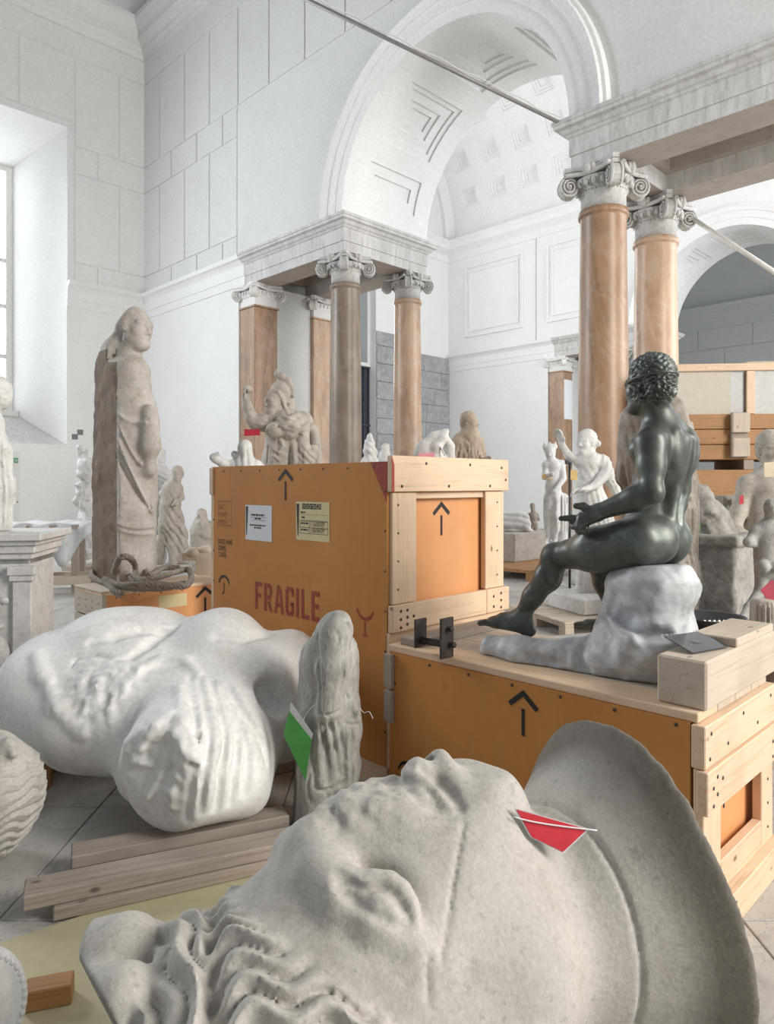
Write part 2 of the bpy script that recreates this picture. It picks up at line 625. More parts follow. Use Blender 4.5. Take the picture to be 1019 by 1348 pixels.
# blocks of the window wall (above the string course, right of the window)
for (z0, z1, vs_) in ((5.50, 5.86, [5.77, 6.24, VA]), (5.88, 7.70, [5.77, 6.71, VA]), (7.72, 8.27, [5.77, 6.24, VA]), (8.29, 10.09, [5.77, 6.71, VA]), (8.76, 10.09, [2.6, 3.6, 4.69, 5.75])):
    for a, b in zip(vs_[:-1], vs_[1:]):
        MB().bbox((a + g, UB - .022, z0), (b - (g if b < VA else 0), UB + .01, z1), .012).build('stucco_block', M['plaster_white'], wwo)
MB().bbox((-3, UB - .022, 10.12), (VA, UB + .01, 10.62), .01).build('frieze', M['plaster_white'], wwo)
MB().bbox((wv0 - .3, UB - .022, wz1 + .0), (5.745, UB + .01, 8.745), .01).build('window_lintel_band', M['plaster_white'], wwo)
MB().bbox((wv1, UB - .022, 5.5), (5.745, UB + .01, wz1 - .003), .01).build('window_jamb_band', M['plaster_white'], wwo)
mb = MB().add([(x, UB - o, z) for x in (-3, VA) for (o, z) in pr], [(k, k + 1, m + k + 1, m + k) for k in range(m - 1)])
mb.build('cornice', M['plaster_white'], wwo)
m2 = len(band)
mb = MB().add([(x, UB - o, z) for x in (wv1, VA) for (o, z) in band], [(k, k + 1, m2 + k + 1, m2 + k) for k in range(m2 - 1)] + [tuple(range(m2))[::-1]])
mb.build('string_course', M['plaster_white'], wwo)
# the window itself
flat('window_paint', (.80, .80, .77), .6, var=.1)
tg = NT('window_glass')
tg.set(Base__Color=(.95, .98, 1, 1), Roughness=.05, Transmission__Weight=1.0, IOR=1.02)
wn = tag(empty('window_1', (0, 0, 0), R45), 'tall white framed window in the deep reveal at the left edge', 'window', kind='structure')
y = UB + dpt - .02
fx0, fx1, fz0, fz1 = wv0 + sp, wv1 - sp, wz0 + .80, wz1 - .33
fr = MB()
fr.box((fx0, y, fz0), (fx0 + .12, y + .12, fz1)).box((fx1 - .13, y, fz0), (fx1, y + .12, fz1)).box((fx0 + .12, y, fz1 - .12), (fx1 - .13, y + .12, fz1)).box((fx0 + .12, y, fz0), (fx1 - .13, y + .12, fz0 + .1))
fr.build('window_frame', M['window_paint'], wn)
MB().bbox((fx0 - .05, y - .25, fz0 - .16), (fx1 + .05, y + .1, fz0), .01).build('window_sill', M['window_paint'], wn)
for zz in (4.05, 5.15, 6.15):
    MB().bbox((fx0 + .12, y + .02, zz), (fx1 - .13, y + .09, zz + .09), .005).build('glazing_bar', M['window_paint'], wn)
for k in range(1, 4):
    xx = fx0 + .12 + (fx1 - fx0 - .25) * k / 4
    MB().bbox((xx - .035, y + .02, fz0 + .1), (xx + .035, y + .09, fz1 - .12), .005).build('glazing_bar', M['window_paint'], wn)
zs_ = [fz0 + .1, 4.05, 5.15, 6.15, fz1 - .12]
for k in range(4):
    for q in range(4):
        xa = fx0 + .12 + (fx1 - fx0 - .25) * q / 4
        xb = fx0 + .12 + (fx1 - fx0 - .25) * (q + 1) / 4
        MB().box((xa + .03, y + .05, zs_[k] + .03), (xb - .03, y + .056, zs_[k + 1])).build('pane', M['window_glass'], wn)
# survey targets on the wall, two dark squares meeting at a corner
flat('target_grey', (.22, .21, .21), .8)
tq = MB()
def wallpt(px, py):
    t_ = (px - CX) / F
    D = UB * math.sqrt(2) / (1 - t_)
    return UB * (1 + t_) / (1 - t_), H + (HY - py) / F * D
for (a, b) in ((98.5, 575), (105.5, 569)):
    vv, zz = wallpt(a, b)
    tq.box((vv - .06, UB - .006, zz - .055), (vv + .06, UB, zz + .055))
tag(tq.build('survey_target', M['target_grey'], None, (0, 0, 0), R45), 'two small dark squares stuck on the white wall left of the tall cloaked statue', 'wall marker')

# ---- next room
wb_ = MB()
gv0, gv1 = 12.5, 14.44
wb_.box((VA + 3, UB, 0), (gv0, UB + .7, 14.5)).box((gv1, UB, 0), (VF + TW, UB + .7, 14.5)).box((gv0, UB, 7.6), (gv1, UB + .7, 14.5))
w2 = struct('wall_next_room_side', wb_, 'plaster_white', 'white end wall of the next room seen between the left columns', 'wall')
# bare masonry at its foot, course by course
zz = 0
ri = random.Random(3)
for k in range(12):
    hh = ri.uniform(.42, .56)
    lim = VF if zz < 5.1 else 15.6
    if zz > 6.2: break
    xx = gv1
    while xx < lim - .1:
        w_ = min(ri.uniform(.7, 1.2), lim - xx)
        if lim - xx - w_ < .3: w_ = lim - xx
        MB().bbox((xx + .006, UB - ri.uniform(.04, .06), zz + .006), (xx + w_ - .006, UB + .02, zz + hh - .006), .015).build('masonry_block', M['bare_stone'], w2)
        xx += w_
    zz += hh
# iron gate and the bright fanlight over it
flat('gate_iron', (.045, .05, .07), .5, var=.3)
gate = tag(empty('door_1', (0, 0, 0), R45), 'dark blue iron gate with bars beyond the left columns', 'gate', kind='structure')
MB().box((gv0, UB + .30, 0), (gv1, UB + .33, 4.75)).build('gate_sheet', M['gate_iron'], gate)
for k in range(10):
    xx = gv0 + .1 + k * .2
    MB().tube([(xx, UB + .26, 0), (xx, UB + .26, 4.75)], .018, 6).build('bar', M['gate_iron'], gate)
for zz in (.4, 1.8, 3.0, 4.7):
    MB().box((gv0, UB + .235, zz), (gv1, UB + .285, zz + .05)).build('rail', M['gate_iron'], gate)
wn2 = tag(empty('window_2', (0, 0, 0), R45), 'bright fanlight window above the dark iron gate', 'window', kind='structure')
MB().box((gv0, UB + .25, 4.75), (gv1, UB + .35, 4.86)).box((gv1 - .1, UB + .25, 4.86), (gv1, UB + .35, 7.6)).box((gv0, UB + .25, 7.5), (gv1 - .1, UB + .35, 7.6)).box((13.4, UB + .25, 4.86), (13.5, UB + .35, 7.5)).build('window_frame', M['window_paint'], wn2)
for (a, b) in ((gv0, 13.4), (13.5, gv1 - .1)):
    MB().box((a, UB + .29, 4.86), (b, UB + .296, 7.5)).build('pane', M['window_glass'], wn2)

wf = arch_wall('wall_next_room_far', VF, -6, UB, 9.3, 'plaster_white', 'white far wall of the next room with framed panels and a second arch')
lo = MB().box((VF, 1.531 * VA, 0), (VF + TW, UB, ZS))
wfl = struct('wall_next_room_lower', lo, 'plaster_white', 'white lower far wall behind the crowned marble nude', 'wall')
mb = MB().add([(VF - o, y, z) for y in (1.5 * VA, UB) for (o, z) in band], [(k + 1, k, m2 + k, m2 + k + 1) for k in range(m2 - 1)] + [tuple(range(m2))])
mb.build('string_course', M['plaster_white'], wfl)
archivolt(VF, RA).build('archivolt', M['plaster_white'], wf)
h2 = [(a - VA + VF, b - VA + VF, c, d) for (a, b, c, d) in holes]
barrel_shell(MB(), (UC, ZS), RA, VF - .02, VF + TW + .02, 0, math.pi, h2).build('arch_soffit', M['plaster_white'], wf)
for (a, b, c, d) in h2:
    big = (d - c) > math.radians(25)
    coffer_patch(MB(), (UC, ZS), RA, a, b, c, d, 4 if big else 2, .03, [.07, .09, .16, .10] if big else [.06, .16]).build('coffer', M['plaster_white'], wf)
# framed wall panels
def panel(parent, v, y0, y1, z0, z1, mat):
    mb = MB()
    for (i, w_, h_) in ((0, .07, .05), (.17, .05, .035)):
        a, b, c, d = y0 + i, y1 - i, z0 + i, z1 - i
        mb.box((v - h_, a, c), (v, a + w_, d)).box((v - h_, b - w_, c), (v, b, d)).box((v - h_, a + w_, d - w_), (v, b - w_, d)).box((v - h_, a + w_, c), (v, b - w_, c + w_))
    mb.build('wall_panel', M[mat], parent)
for (a, b) in ((12.0, 14.2), (9.3, 11.2)):
    panel(wf, VF, a, b, 5.95, 8.2, 'plaster_white')
mb = MB().box((VF - .012, 11.55, ZS), (VF + .01, 11.58, 8.9)); mb.build('wall_joint', M['stucco_joint'], wf)
# cornice under the vault
ZV = 9.02
pr2 = [(0, ZV - .55), (.04, ZV - .53), (.05, ZV - .34), (.12, ZV - .28), (.26, ZV - .2), (.28, ZV - .08), (.36, ZV), (.36, ZV + .05), (0, ZV + .05)]
m3 = len(pr2)
mb = MB().add([(VF - o, y, z) for y in (-6, UB) for (o, z) in pr2], [(k + 1, k, m3 + k, m3 + k + 1) for k in range(m3 - 1)])
mb.build('cornice', M['plaster_white'], wf)
mb = MB().add([(x, UB - o, z) for x in (V1, VF) for (o, z) in pr2], [(k, k + 1, m3 + k + 1, m3 + k) for k in range(m3 - 1)])
mb.build('cornice', M['plaster_white'], w2)
# coffered barrel vault: axis along u
vc, RV = (V1 + VF) / 2, (VF - V1) / 2
vault = MB()
hl = []
nrow = 11
per = 1.12
rowt = [math.radians(10 + (160) * (k + .5) / nrow) for k in range(nrow)]
hw_t = math.radians(160 / nrow) * .33
us_ = [13.9 - i * per for i in range(13)]
for u0 in us_:
    for tc_ in rowt:
        hl.append((u0 - .37, u0 + .37, tc_ - hw_t, tc_ + hw_t))
# build in a frame with axis x = u, then swap to (x=v, y=u)
swap = lambda p: (vc + p[1], p[0], p[2])
def flipped(mb):
    mb.xform(swap); mb.f = [f[::-1] for f in mb.f]; return mb
sh = flipped(barrel_shell(MB(), (0, ZV), RV, -2.5, UB, 0, math.pi, hl))
vo = struct('ceiling_vault', sh, 'plaster_white', 'white coffered barrel vault of the next room through the arch', 'ceiling')
cm = {}
for tc_ in rowt:
    mb = flipped(coffer_patch(MB(), (0, ZV), RV, -.37, .37, tc_ - hw_t, tc_ + hw_t, 3, .04, [.09, .07, .08], n=3))
    me = mb.mesh('coffer'); me.materials.append(M['plaster_white'])
    for u0 in us_:
        link('coffer', me, None, vo, (0, u0, 0))
# end wall lunette over the vault's springing, with a moulded rib
n = 24
mb = MB().prism([(vc + RV * 1.02 * math.cos(math.pi * i / n), ZV + RV * 1.02 * math.sin(math.pi * i / n)) for i in range(n + 1)], 0, .1, 1) if False else MB()
vs = []
for i in range(n + 1):
    a = math.pi * i / n
    for (r, o) in ((RV + .02, 0), (RV - .25, 0), (RV - .25, .12), (RV + .02, .3)):
        vs.append((vc + r * math.cos(a), UB - o, ZV + r * math.sin(a)))
mb.add(vs, [(4 * i + k, 4 * i + (k + 1) % 4, 4 * i + 4 + (k + 1) % 4, 4 * i + 4 + k) for i in range(n) for k in range(4)])
mb.build('lunette_rib', M['plaster_white'], w2)
# ---- third room, dim grey
V3 = VF + TW
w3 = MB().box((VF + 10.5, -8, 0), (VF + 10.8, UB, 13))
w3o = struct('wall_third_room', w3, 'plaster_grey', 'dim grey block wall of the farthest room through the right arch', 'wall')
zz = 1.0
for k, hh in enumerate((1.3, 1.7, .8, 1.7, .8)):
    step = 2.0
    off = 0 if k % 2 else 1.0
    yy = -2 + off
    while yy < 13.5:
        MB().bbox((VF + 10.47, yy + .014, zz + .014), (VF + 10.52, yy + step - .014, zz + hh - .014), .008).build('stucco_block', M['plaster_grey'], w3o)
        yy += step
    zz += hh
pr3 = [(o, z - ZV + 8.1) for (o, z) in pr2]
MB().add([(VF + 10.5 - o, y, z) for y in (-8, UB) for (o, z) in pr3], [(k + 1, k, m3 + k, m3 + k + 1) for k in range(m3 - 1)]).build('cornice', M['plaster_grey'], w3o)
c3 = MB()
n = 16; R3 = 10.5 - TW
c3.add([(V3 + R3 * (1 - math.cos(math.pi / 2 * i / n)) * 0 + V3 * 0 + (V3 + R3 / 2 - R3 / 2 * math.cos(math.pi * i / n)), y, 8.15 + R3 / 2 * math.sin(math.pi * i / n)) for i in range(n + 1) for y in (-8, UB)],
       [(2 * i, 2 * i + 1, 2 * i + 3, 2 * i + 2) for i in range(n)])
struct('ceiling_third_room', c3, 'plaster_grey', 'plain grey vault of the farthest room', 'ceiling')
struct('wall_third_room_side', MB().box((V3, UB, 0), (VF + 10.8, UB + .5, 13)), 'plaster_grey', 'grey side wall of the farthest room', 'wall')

# ---- entablatures over the column pairs
BW = .50
def entablature(v0, ua, ub, label, right_open):
    """ring of beams over a column pair bay, u from ua to ub; cornice on the faces toward hall, arch and next room"""
    root = tag(empty('trim_1', (0, 0, 0), R45), label, 'entablature', kind='structure')
    v1 = v0 + TW
    archside = '-y' if ua >= UC else '+y'
    mb = entab_block(MB(), v0, v0 + BW, ua, ub, ['-x', archside]); mb.build('front_beam', M['entablature_stone'], root)
    mb = entab_block(MB(), v1 - BW, v1, ua, ub, ['+x', archside]); mb.build('back_beam', M['entablature_stone'], root)
    a, b = (ua, ua + BW) if archside == '-y' else (ub - BW, ub)
    mb = entab_block(MB(), v0 + BW, v1 - BW, a, b, [archside]); mb.build('cross_beam', M['entablature_stone'], root)
    a2, b2 = (ua + BW, ub) if archside == '-y' else (ua, ub - BW)
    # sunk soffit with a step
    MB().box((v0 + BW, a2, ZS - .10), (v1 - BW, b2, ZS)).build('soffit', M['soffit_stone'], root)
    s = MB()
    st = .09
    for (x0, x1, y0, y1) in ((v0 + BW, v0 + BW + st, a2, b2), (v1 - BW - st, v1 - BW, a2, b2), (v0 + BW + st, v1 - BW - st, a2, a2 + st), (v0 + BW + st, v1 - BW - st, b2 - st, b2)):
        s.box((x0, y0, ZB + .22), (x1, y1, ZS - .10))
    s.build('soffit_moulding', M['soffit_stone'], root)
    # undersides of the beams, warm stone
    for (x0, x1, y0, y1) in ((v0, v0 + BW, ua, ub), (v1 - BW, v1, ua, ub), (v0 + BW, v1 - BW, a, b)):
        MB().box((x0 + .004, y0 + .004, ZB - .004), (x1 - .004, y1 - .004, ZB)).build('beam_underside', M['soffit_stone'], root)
    return root

UL = 1.129 * VA
entablature(VA, UL, 1.504 * VA, 'grey stone entablature over the left column pair', False)
URt = .587 * VA
entablature(VA, .0, URt, 'grey stone entablature over the two large columns at right', True)
entablature(VF, UL, 1.504 * VA, 'pale entablature of the far wall beside the panelled pilaster', False)
entablature(VF, .0, URt, 'stone entablature of the far wall hidden behind the large columns', True)
# flank walls inside the left bays
for v0, nm, lb in ((VA, 'wall_bay', 'grey plaster bay wall between the two pilasters at left'), (VF, 'wall_bay_far', 'grey plaster bay wall beside the far pilaster')):
    mb = MB().box((v0 + .525, 1.475 * VA, 0), (v0 + (1.18 * VA + .055 - VA if v0 == VA else TW - .555), 1.53 * VA, ZB))
    struct(nm, mb, 'bay_plaster' if 'bay_plaster' in M else 'plaster_wall', lb, 'wall')
    

# ---- capitals, columns, pilasters
def volute(mb, c, dirv, side, R, th):
    """scroll in the vertical plane along dirv (unit 2D), thickness th along side"""
    d = np.array([dirv[0], dirv[1], 0.]); sd = np.array([side[0], side[1], 0.]); up = np.array([0, 0, 1.])
    c = np.array(c, float)
    for sg in (-1, 1):
        pts = []
        for i in range(34):
            a = -2.6 * 2 * math.pi * i / 33 + math.pi / 2
            r = R * (1 - .80 * i / 33)
            pts.append(c + sd * sg * th * (.5 + .35 * i / 33) + d * r * math.cos(a) * .92 + up * r * math.sin(a))
        mb.tube(pts, [R * .16 * (1 - .55 * i / 33) for i in range(34)], 6)
        mb.ball(c + sd * sg * th * .85, R * .16, 8, 5)
    n = 16
    vs, fs = [], []
    for sg in (-1, 1):
        for i in range(n):
            a = 2 * math.pi * i / n
            vs.append(c + sd * sg * th * .5 + d * R * .9 * math.cos(a) + up * R * .95 * math.sin(a))
    fs = [tuple(range(n)), tuple(range(n, 2 * n))[::-1]] + [((i + 1) % n, i, n + i, n + (i + 1) % n) for i in range(n)]
    mb.add(vs, fs, False)


def capital_mesh(r, square=False):
    """Ionic capital with diagonal volutes, z=0 at the shaft top; overall height .50 (r ~ .26)"""
    k = r / .26
    ab, vol, ech = MB(), MB(), MB()
    # necking and echinus
    if not square:
        ech.lathe([(r * .99, 0), (r * .99, .17 * k), (r * 1.02, .18 * k), (r * 1.06, .20 * k), (r * 1.02, .22 * k), (r * 1.05, .235 * k), (r * 1.25, .30 * k), (r * 1.32, .335 * k), (r * 1.2, .36 * k)], 32)
        for i in range(20):
            a = 2 * math.pi * (i + .5) / 20
            ech.ball((r * 1.22 * math.cos(a), r * 1.22 * math.sin(a), .285 * k), (.032 * k, .032 * k, .045 * k), 6, 5)
            a = 2 * math.pi * i / 20
            ech.tube([(r * 1.10 * math.cos(a), r * 1.10 * math.sin(a), .235 * k), (r * 1.33 * math.cos(a), r * 1.33 * math.sin(a), .33 * k)], .008 * k, 4)
        for i in range(40):
            a = 2 * math.pi * i / 40
            ech.ball((r * 1.06 * math.cos(a), r * 1.06 * math.sin(a), .205 * k), .013 * k, 5, 4)
    else:
        h = r
        ech.box((-h * .97, -h * .97, 0), (h * .97, h * .97, .20 * k)).box((-h * 1.04, -h * 1.04, .20 * k), (h * 1.04, h * 1.04, .225 * k))
        ech.box((-h * 1.1, -h * 1.1, .225 * k), (h * 1.1, h * 1.1, .36 * k))
        for s_ in range(4):
            ca, sa = math.cos(s_ * math.pi / 2), math.sin(s_ * math.pi / 2)
            for i in range(5):
                q = (i - 2) * h * .36
                ech.ball((ca * h * 1.1 - sa * q, sa * h * 1.1 + ca * q, .29 * k), (.04 * k, .04 * k, .05 * k), 6, 5)
    # abacus with concave sides
    e = r * 1.48
    pts = []
    for s_ in range(4):
        a0 = math.pi / 4 + s_ * math.pi / 2
        p0 = np.array([math.cos(a0), math.sin(a0)]) * e * 1.26
        p1 = np.array([math.cos(a0 + math.pi / 2), math.sin(a0 + math.pi / 2)]) * e * 1.26
        nrm = (p0 + p1); nrm /= np.linalg.norm(nrm)
        tn = (p1 - p0) / np.linalg.norm(p1 - p0)
        p0 = p0 + tn * .05 * k; p1 = p1 - tn * .05 * k
        for i in range(9):
            f = i / 8
            pts.append(p0 + (p1 - p0) * f - nrm * (.10 * k if not square else .05 * k) * math.sin(math.pi * f))
    n = len(pts)
    for (z0, z1, s_) in ((.40 * k, .45 * k, .97), (.45 * k, .50 * k, 1.03)):
        ab.add([(p[0] * s_, p[1] * s_, z0) for p in pts] + [(p[0] * s_, p[1] * s_, z1) for p in pts],
               [tuple(range(n))[::-1], tuple(range(n, 2 * n))] + [(i, (i + 1) % n, n + (i + 1) % n, n + i) for i in range(n)])
    # scroll channel between volutes and flower on each face
    for s_ in range(4):
        a = s_ * math.pi / 2
        ca, sa = math.cos(a), math.sin(a)
        o = r * 1.36 if not square else r * 1.2
        ab.ball((ca * o, sa * o, .42 * k), (.05 * k, .05 * k, .075 * k), 8, 6)
        for q in (-1, 1):
            ab.ball((ca * (o - .01) - sa * q * .05 * k, sa * (o - .01) + ca * q * .05 * k, .43 * k), (.035 * k, .035 * k, .05 * k), 6, 5)
        arc = []
        for i in range(13):
            f = (i - 6) / 6
            dd = r * 1.30 + abs(f) ** 2 * r * .22
            arc.append((ca * dd - sa * f * r * 1.1, sa * dd + ca * f * r * 1.1, .37 * k + .02 * k * abs(f)))
        ab.tube(arc, .028 * k, 6)
    vols = []
    for s_ in range(4):
        a = math.pi / 4 + s_ * math.pi / 2
        d = (math.cos(a), math.sin(a))
        vm = MB()
        volute(vm, (d[0] * r * 1.58, d[1] * r * 1.58, .275 * k), d, (-d[1], d[0]), .125 * k, .10 * k)
        vols.append(vm)
    return ech, ab, vols


def capital(parent, r, z, mat, square=False):
    ech, ab, vols = capital_mesh(r, square)
    c = ech.build('capital', M[mat], parent, (0, 0, z))
    ab.build('abacus', M[mat], c)
    for vm in vols: vm.build('volute', M[mat], c)
    return c


def column(v_, u_, r0, mat, label, capmat='capital_stone'):
    p = W(u_, v_, 0)
    root = tag(empty('marble_column', p, R45), label, 'column', 'marble columns of the arch')
    r1 = r0 * .88
    hc = .50 * r1 / .26
    zt = ZB - hc
    MB().box((-r0 * 1.35, -r0 * 1.35, 0), (r0 * 1.35, r0 * 1.35, .14)).build('plinth', M['capital_stone'], root)
    MB().lathe([(r0 * 1.33, .14), (r0 * 1.38, .19), (r0 * 1.33, .25), (r0 * 1.15, .27), (r0 * 1.12, .31), (r0 * 1.2, .33), (r0 * 1.22, .37), (r0 * 1.15, .40), (r0 * 1.05, .41)], 36).build('base_moulding', M['capital_stone'], root)
    prof = [(r0 * 1.06, .41), (r0 * 1.05, .44), (r0, .5)]
    for i in range(1, 13):
        f = i / 12
        prof.append((r0 + (r1 - r0) * f ** 1.8, .5 + (zt - .1 - .5) * f))
    prof += [(r1 * 1.03, zt - .075), (r1 * 1.10, zt - .07), (r1 * 1.12, zt - .045), (r1 * 1.08, zt - .025), (r1 * 1.07, zt)]
    MB().lathe(prof, 48).build('shaft', M[mat], root)
    capital(root, r1, zt, capmat)
    return root


ci = .036 * VA
column(VA + ci, UL + ci, .265, 'column_marble_dark', 'grey-brown marble column at the corner of the left entablature')
column(V1 - ci + .07, UL + ci, .255, 'column_marble_pale', 'pale orange marble column standing behind the left corner column')
column(VA + ci, URt - ci, .29, 'column_marble', 'large orange-brown column with patched top behind the raised-arm statue')
column(V1 - ci, URt - ci, .29, 'column_marble_pale', 'large pale column right behind the bronze head')


def pilaster(v0, u0, wv, wu, mat, label, capmat='capital_white', name='marble_pilaster'):
    """square pier; v0,u0 = its corner nearest the camera side"""
    root = tag(empty(name, W(u0 + wu / 2, v0 + wv / 2, 0), R45), label, 'pilaster', 'marble pilasters')
    zt = ZB - .40
    MB().bbox((-wv / 2, -wu / 2, 0), (wv / 2, wu / 2, zt - .03), .01).build('shaft', M[mat], root)
    MB().box((-wv / 2 - .02, -wu / 2 - .02, zt - .03), (wv / 2 + .02, wu / 2 + .02, zt)).build('shaft_fillet', M[mat], root)
    capital(root, .205, zt, capmat, True).scale = (wv / .41, wu / .41, .40 / .394)
    return root


pilaster(VA + .02, 1.463 * VA, .50, .48, 'column_marble', 'orange marble pilaster with white capital left of the corner column')
pilaster(1.18 * VA + .06, 1.463 * VA, .50, .48, 'column_marble_pale', 'pale orange pilaster half hidden behind the left corner column')
pilaster(VF + .02, 1.463 * VA, .50, .48, 'column_marble', 'brown marble pilaster with white capital behind the crowned nude statue')
pilaster(VF + TW - .55, 1.463 * VA, .50, .48, 'column_marble_pale', 'pale pilaster in shade behind the large patched column')
column(VF + ci, UL + ci, .265, 'column_marble', 'far column of the next room behind the large patched column')
column(VF + ci, URt - ci, .265, 'column_marble_pale', 'far column of the next room hidden by the bronze and crates')

# ---- tie rods
flat('rod_iron', (.30, .29, .28), .5, .3)
flat('rod_white', (.80, .79, .76), .5)
a, b = P(395, -5, 7.6), P(742, 164, 8.15)
rd = MB()
rd.tube([a, b], .022, 8)
tag(rd.build('tie_rod', M['rod_iron']), 'long grey iron tie rod crossing the arch to the right entablature', 'tie rod')
cb = MB()
off = np.array([0, -.02, .045])
cb.tube([a + (b - a) * f + off + np.array([0, 0, .012 * math.sin(f * 40)]) for f in np.linspace(0, .99, 40)], .007, 6)
tag(cb.build('cable', M['rod_white']), 'thin pale cable strapped along the grey tie rod', 'cable')
a, b = P(905, 283, 9.2), P(1025, 362, 7.9)
rd = MB().tube([a, b], .03, 8)
tag(rd.build('tie_rod', M['rod_white']), 'white painted tie rod running from the large pale column to the right edge', 'tie rod')
# ------------------------------------------------------------------ implicit sculpting
def nrm(v):
    v = np.asarray(v, float)
    return v / (np.linalg.norm(v) + 1e-12)


def wob(p, f, seed=0):
    """cheap smooth 3-D noise, about -1..1"""
    r = np.random.RandomState(seed)
    o = 0
    for i in range(4):
        d = r.normal(size=3); d /= np.linalg.norm(d)
        d2 = np.cross(d, r.normal(size=3)); d2 /= np.linalg.norm(d2)
        o = o + np.sin((p @ d) * f * (1 + .37 * i) + r.uniform(0, 6) + 1.3 * np.sin((p @ d2) * f * .8 + r.uniform(0, 6)))
    return o * .33


class Sc:
    def __init__(s, h):
        s.h = h
        s.ops = []
        s.lo, s.hi = np.full(3, 1e9), np.full(3, -1e9)

    def _b(s, c, r, grow=True):
        if grow:
            s.lo = np.minimum(s.lo, np.asarray(c) - r); s.hi = np.maximum(s.hi, np.asarray(c) + r)

    def _push(s, fn, c, r, k, mode):
        s.ops.append((fn, np.asarray(c, float), float(r), k, mode))
        s._b(c, r, mode == 'u')

    def cap(s, a, b, ra, rb=None, k=.02, mode='u', n=None, sq=1.0):
        """tapered capsule; n,sq: squash the section along unit n by factor sq"""
        a, b = np.asarray(a, float), np.asarray(b, float)
        rb = ra if rb is None else rb
        ab = b - a
        L2 = max(ab @ ab, 1e-9)
        nn = None if n is None else nrm(n)

        def fn(p):
            q = p - a
            t = np.clip((q @ ab) / L2, 0, 1)
            q = q - t[:, None] * ab
            d2 = np.einsum('ij,ij->i', q, q)
            r = ra + (rb - ra) * t
            if nn is not None:
                c = q @ nn
                d2 = d2 + c * c * (1 / (sq * sq) - 1)
                g = np.sqrt(np.maximum(d2, 1e-12))
                return (g - r) * (min(1.0, sq) * .5 + .5)
            return np.sqrt(np.maximum(d2, 1e-12)) - r
        s._push(fn, (a + b) / 2, math.sqrt(L2) / 2 + max(ra, rb) * max(1, sq), k, mode)
        return s

    def chain(s, pts, rs, k=.02, **kw):
        for i in range(len(pts) - 1):
            s.cap(pts[i], pts[i + 1], rs[i], rs[i + 1], k, **kw)
        return s

    def ell(s, c, r, R=None, k=.02, mode='u'):
        """ellipsoid, R: 3x3 with columns = local axes"""
        c, r = np.asarray(c, float), np.asarray(r, float)
        R = np.eye(3) if R is None else np.asarray(R, float)

        def fn(p):
            q = (p - c) @ R
            k0 = np.sqrt(((q / r) ** 2).sum(1)) + 1e-9
            k1 = np.sqrt(((q / (r * r)) ** 2).sum(1)) + 1e-9
            return k0 * (k0 - 1) / k1
        s._push(fn, c, r.max(), k, mode)
        return s

    def box(s, c, hf, R=None, rd=.01, k=.02, mode='u'):
        c, hf = np.asarray(c, float), np.asarray(hf, float)
        R = np.eye(3) if R is None else np.asarray(R, float)

        def fn(p):
            q = np.abs((p - c) @ R) - hf + rd
            return np.sqrt((np.maximum(q, 0) ** 2).sum(1)) + np.minimum(q.max(1), 0) - rd
        s._push(fn, c, np.linalg.norm(hf), k, mode)
        return s

    def plane(s, c, n, k=.01):
        """cut away everything on the +n side"""
        c, n = np.asarray(c, float), nrm(n)
        s.ops.append((lambda p: (p - c) @ n, c, 1e6, k, 'i'))
        return s

    def x(s, fn, c=None, r=1e6, full=False):
        """fn(p, d) -> d, acting only within the ball (c, r)"""
        s.ops.append((fn, np.zeros(3) if c is None else np.asarray(c, float), r, 1 if full else 0, 'x'))
        return s

    def ev(s, p, c, rc, margin):
        d = np.full(len(p), 1e3, np.float64)
        for fn, pc, pr, k, mode in s.ops:
            if mode == 'x':
                if pr > 1e5 or np.linalg.norm(pc - c) - rc - pr <= 0:
                    nr_ = np.abs(d) < margin + .12          # only near the surface does relief matter
                    if k or nr_.all(): d = fn(p, d)
                    elif nr_.any(): d = d.copy(); d[nr_] = fn(p[nr_], d[nr_])
                continue
            if mode in 'us' and np.linalg.norm(pc - c) - rc - pr > k + margin:
                continue
            e = fn(p)
            if mode == 'u':
                if k > 0:
                    hh = np.maximum(k - np.abs(d - e), 0)
                    d = np.minimum(d, e) - hh * hh / (4 * k)
                else: d = np.minimum(d, e)
            else:
                if mode == 's': e = -e
                if k > 0:
                    hh = np.maximum(k - np.abs(d - e), 0)
                    d = np.maximum(d, e) + hh * hh / (4 * k)
                else: d = np.maximum(d, e)
        return d

    def hits(s, pix, t0=.6, t1=14.0):
        """first surface points along the sight lines of the given photo pixels (for laying on carved detail)"""
        o = np.array([0, 0, H])
        d = np.array([nrm(P(x, y, 1.) - o) for (x, y) in pix])
        c = (s.lo + s.hi) / 2; R = np.linalg.norm(s.hi - s.lo) / 2
        t_ = np.maximum((c - o) @ d.T - R - .05, t0)
        for i in range(60):
            e = s.ev(o + d * t_[:, None], c, 1e5, 1e5)
            t_ = t_ + np.clip(e * .8, -.02, .25)
            if np.abs(e).max() < 1.5e-3: break
        return [o + d[i] * t_[i] for i in range(len(pix))]

    def carve(s, pix, r, k=.006, mode='s', off=0.0):
        """groove (mode s) or bead (mode u) drawn over the surface through photo pixels"""
        L = s.hits(pix)
        cam_ = np.array([0, 0, H])
        L = [p + nrm(cam_ - p) * off for p in L]
        rs = r if hasattr(r, '__len__') else [r] * len(L)
        lo, hi = s.lo.copy(), s.hi.copy()
        s.chain(L, rs, k, mode=mode)
        s.lo, s.hi = lo, hi
        return L

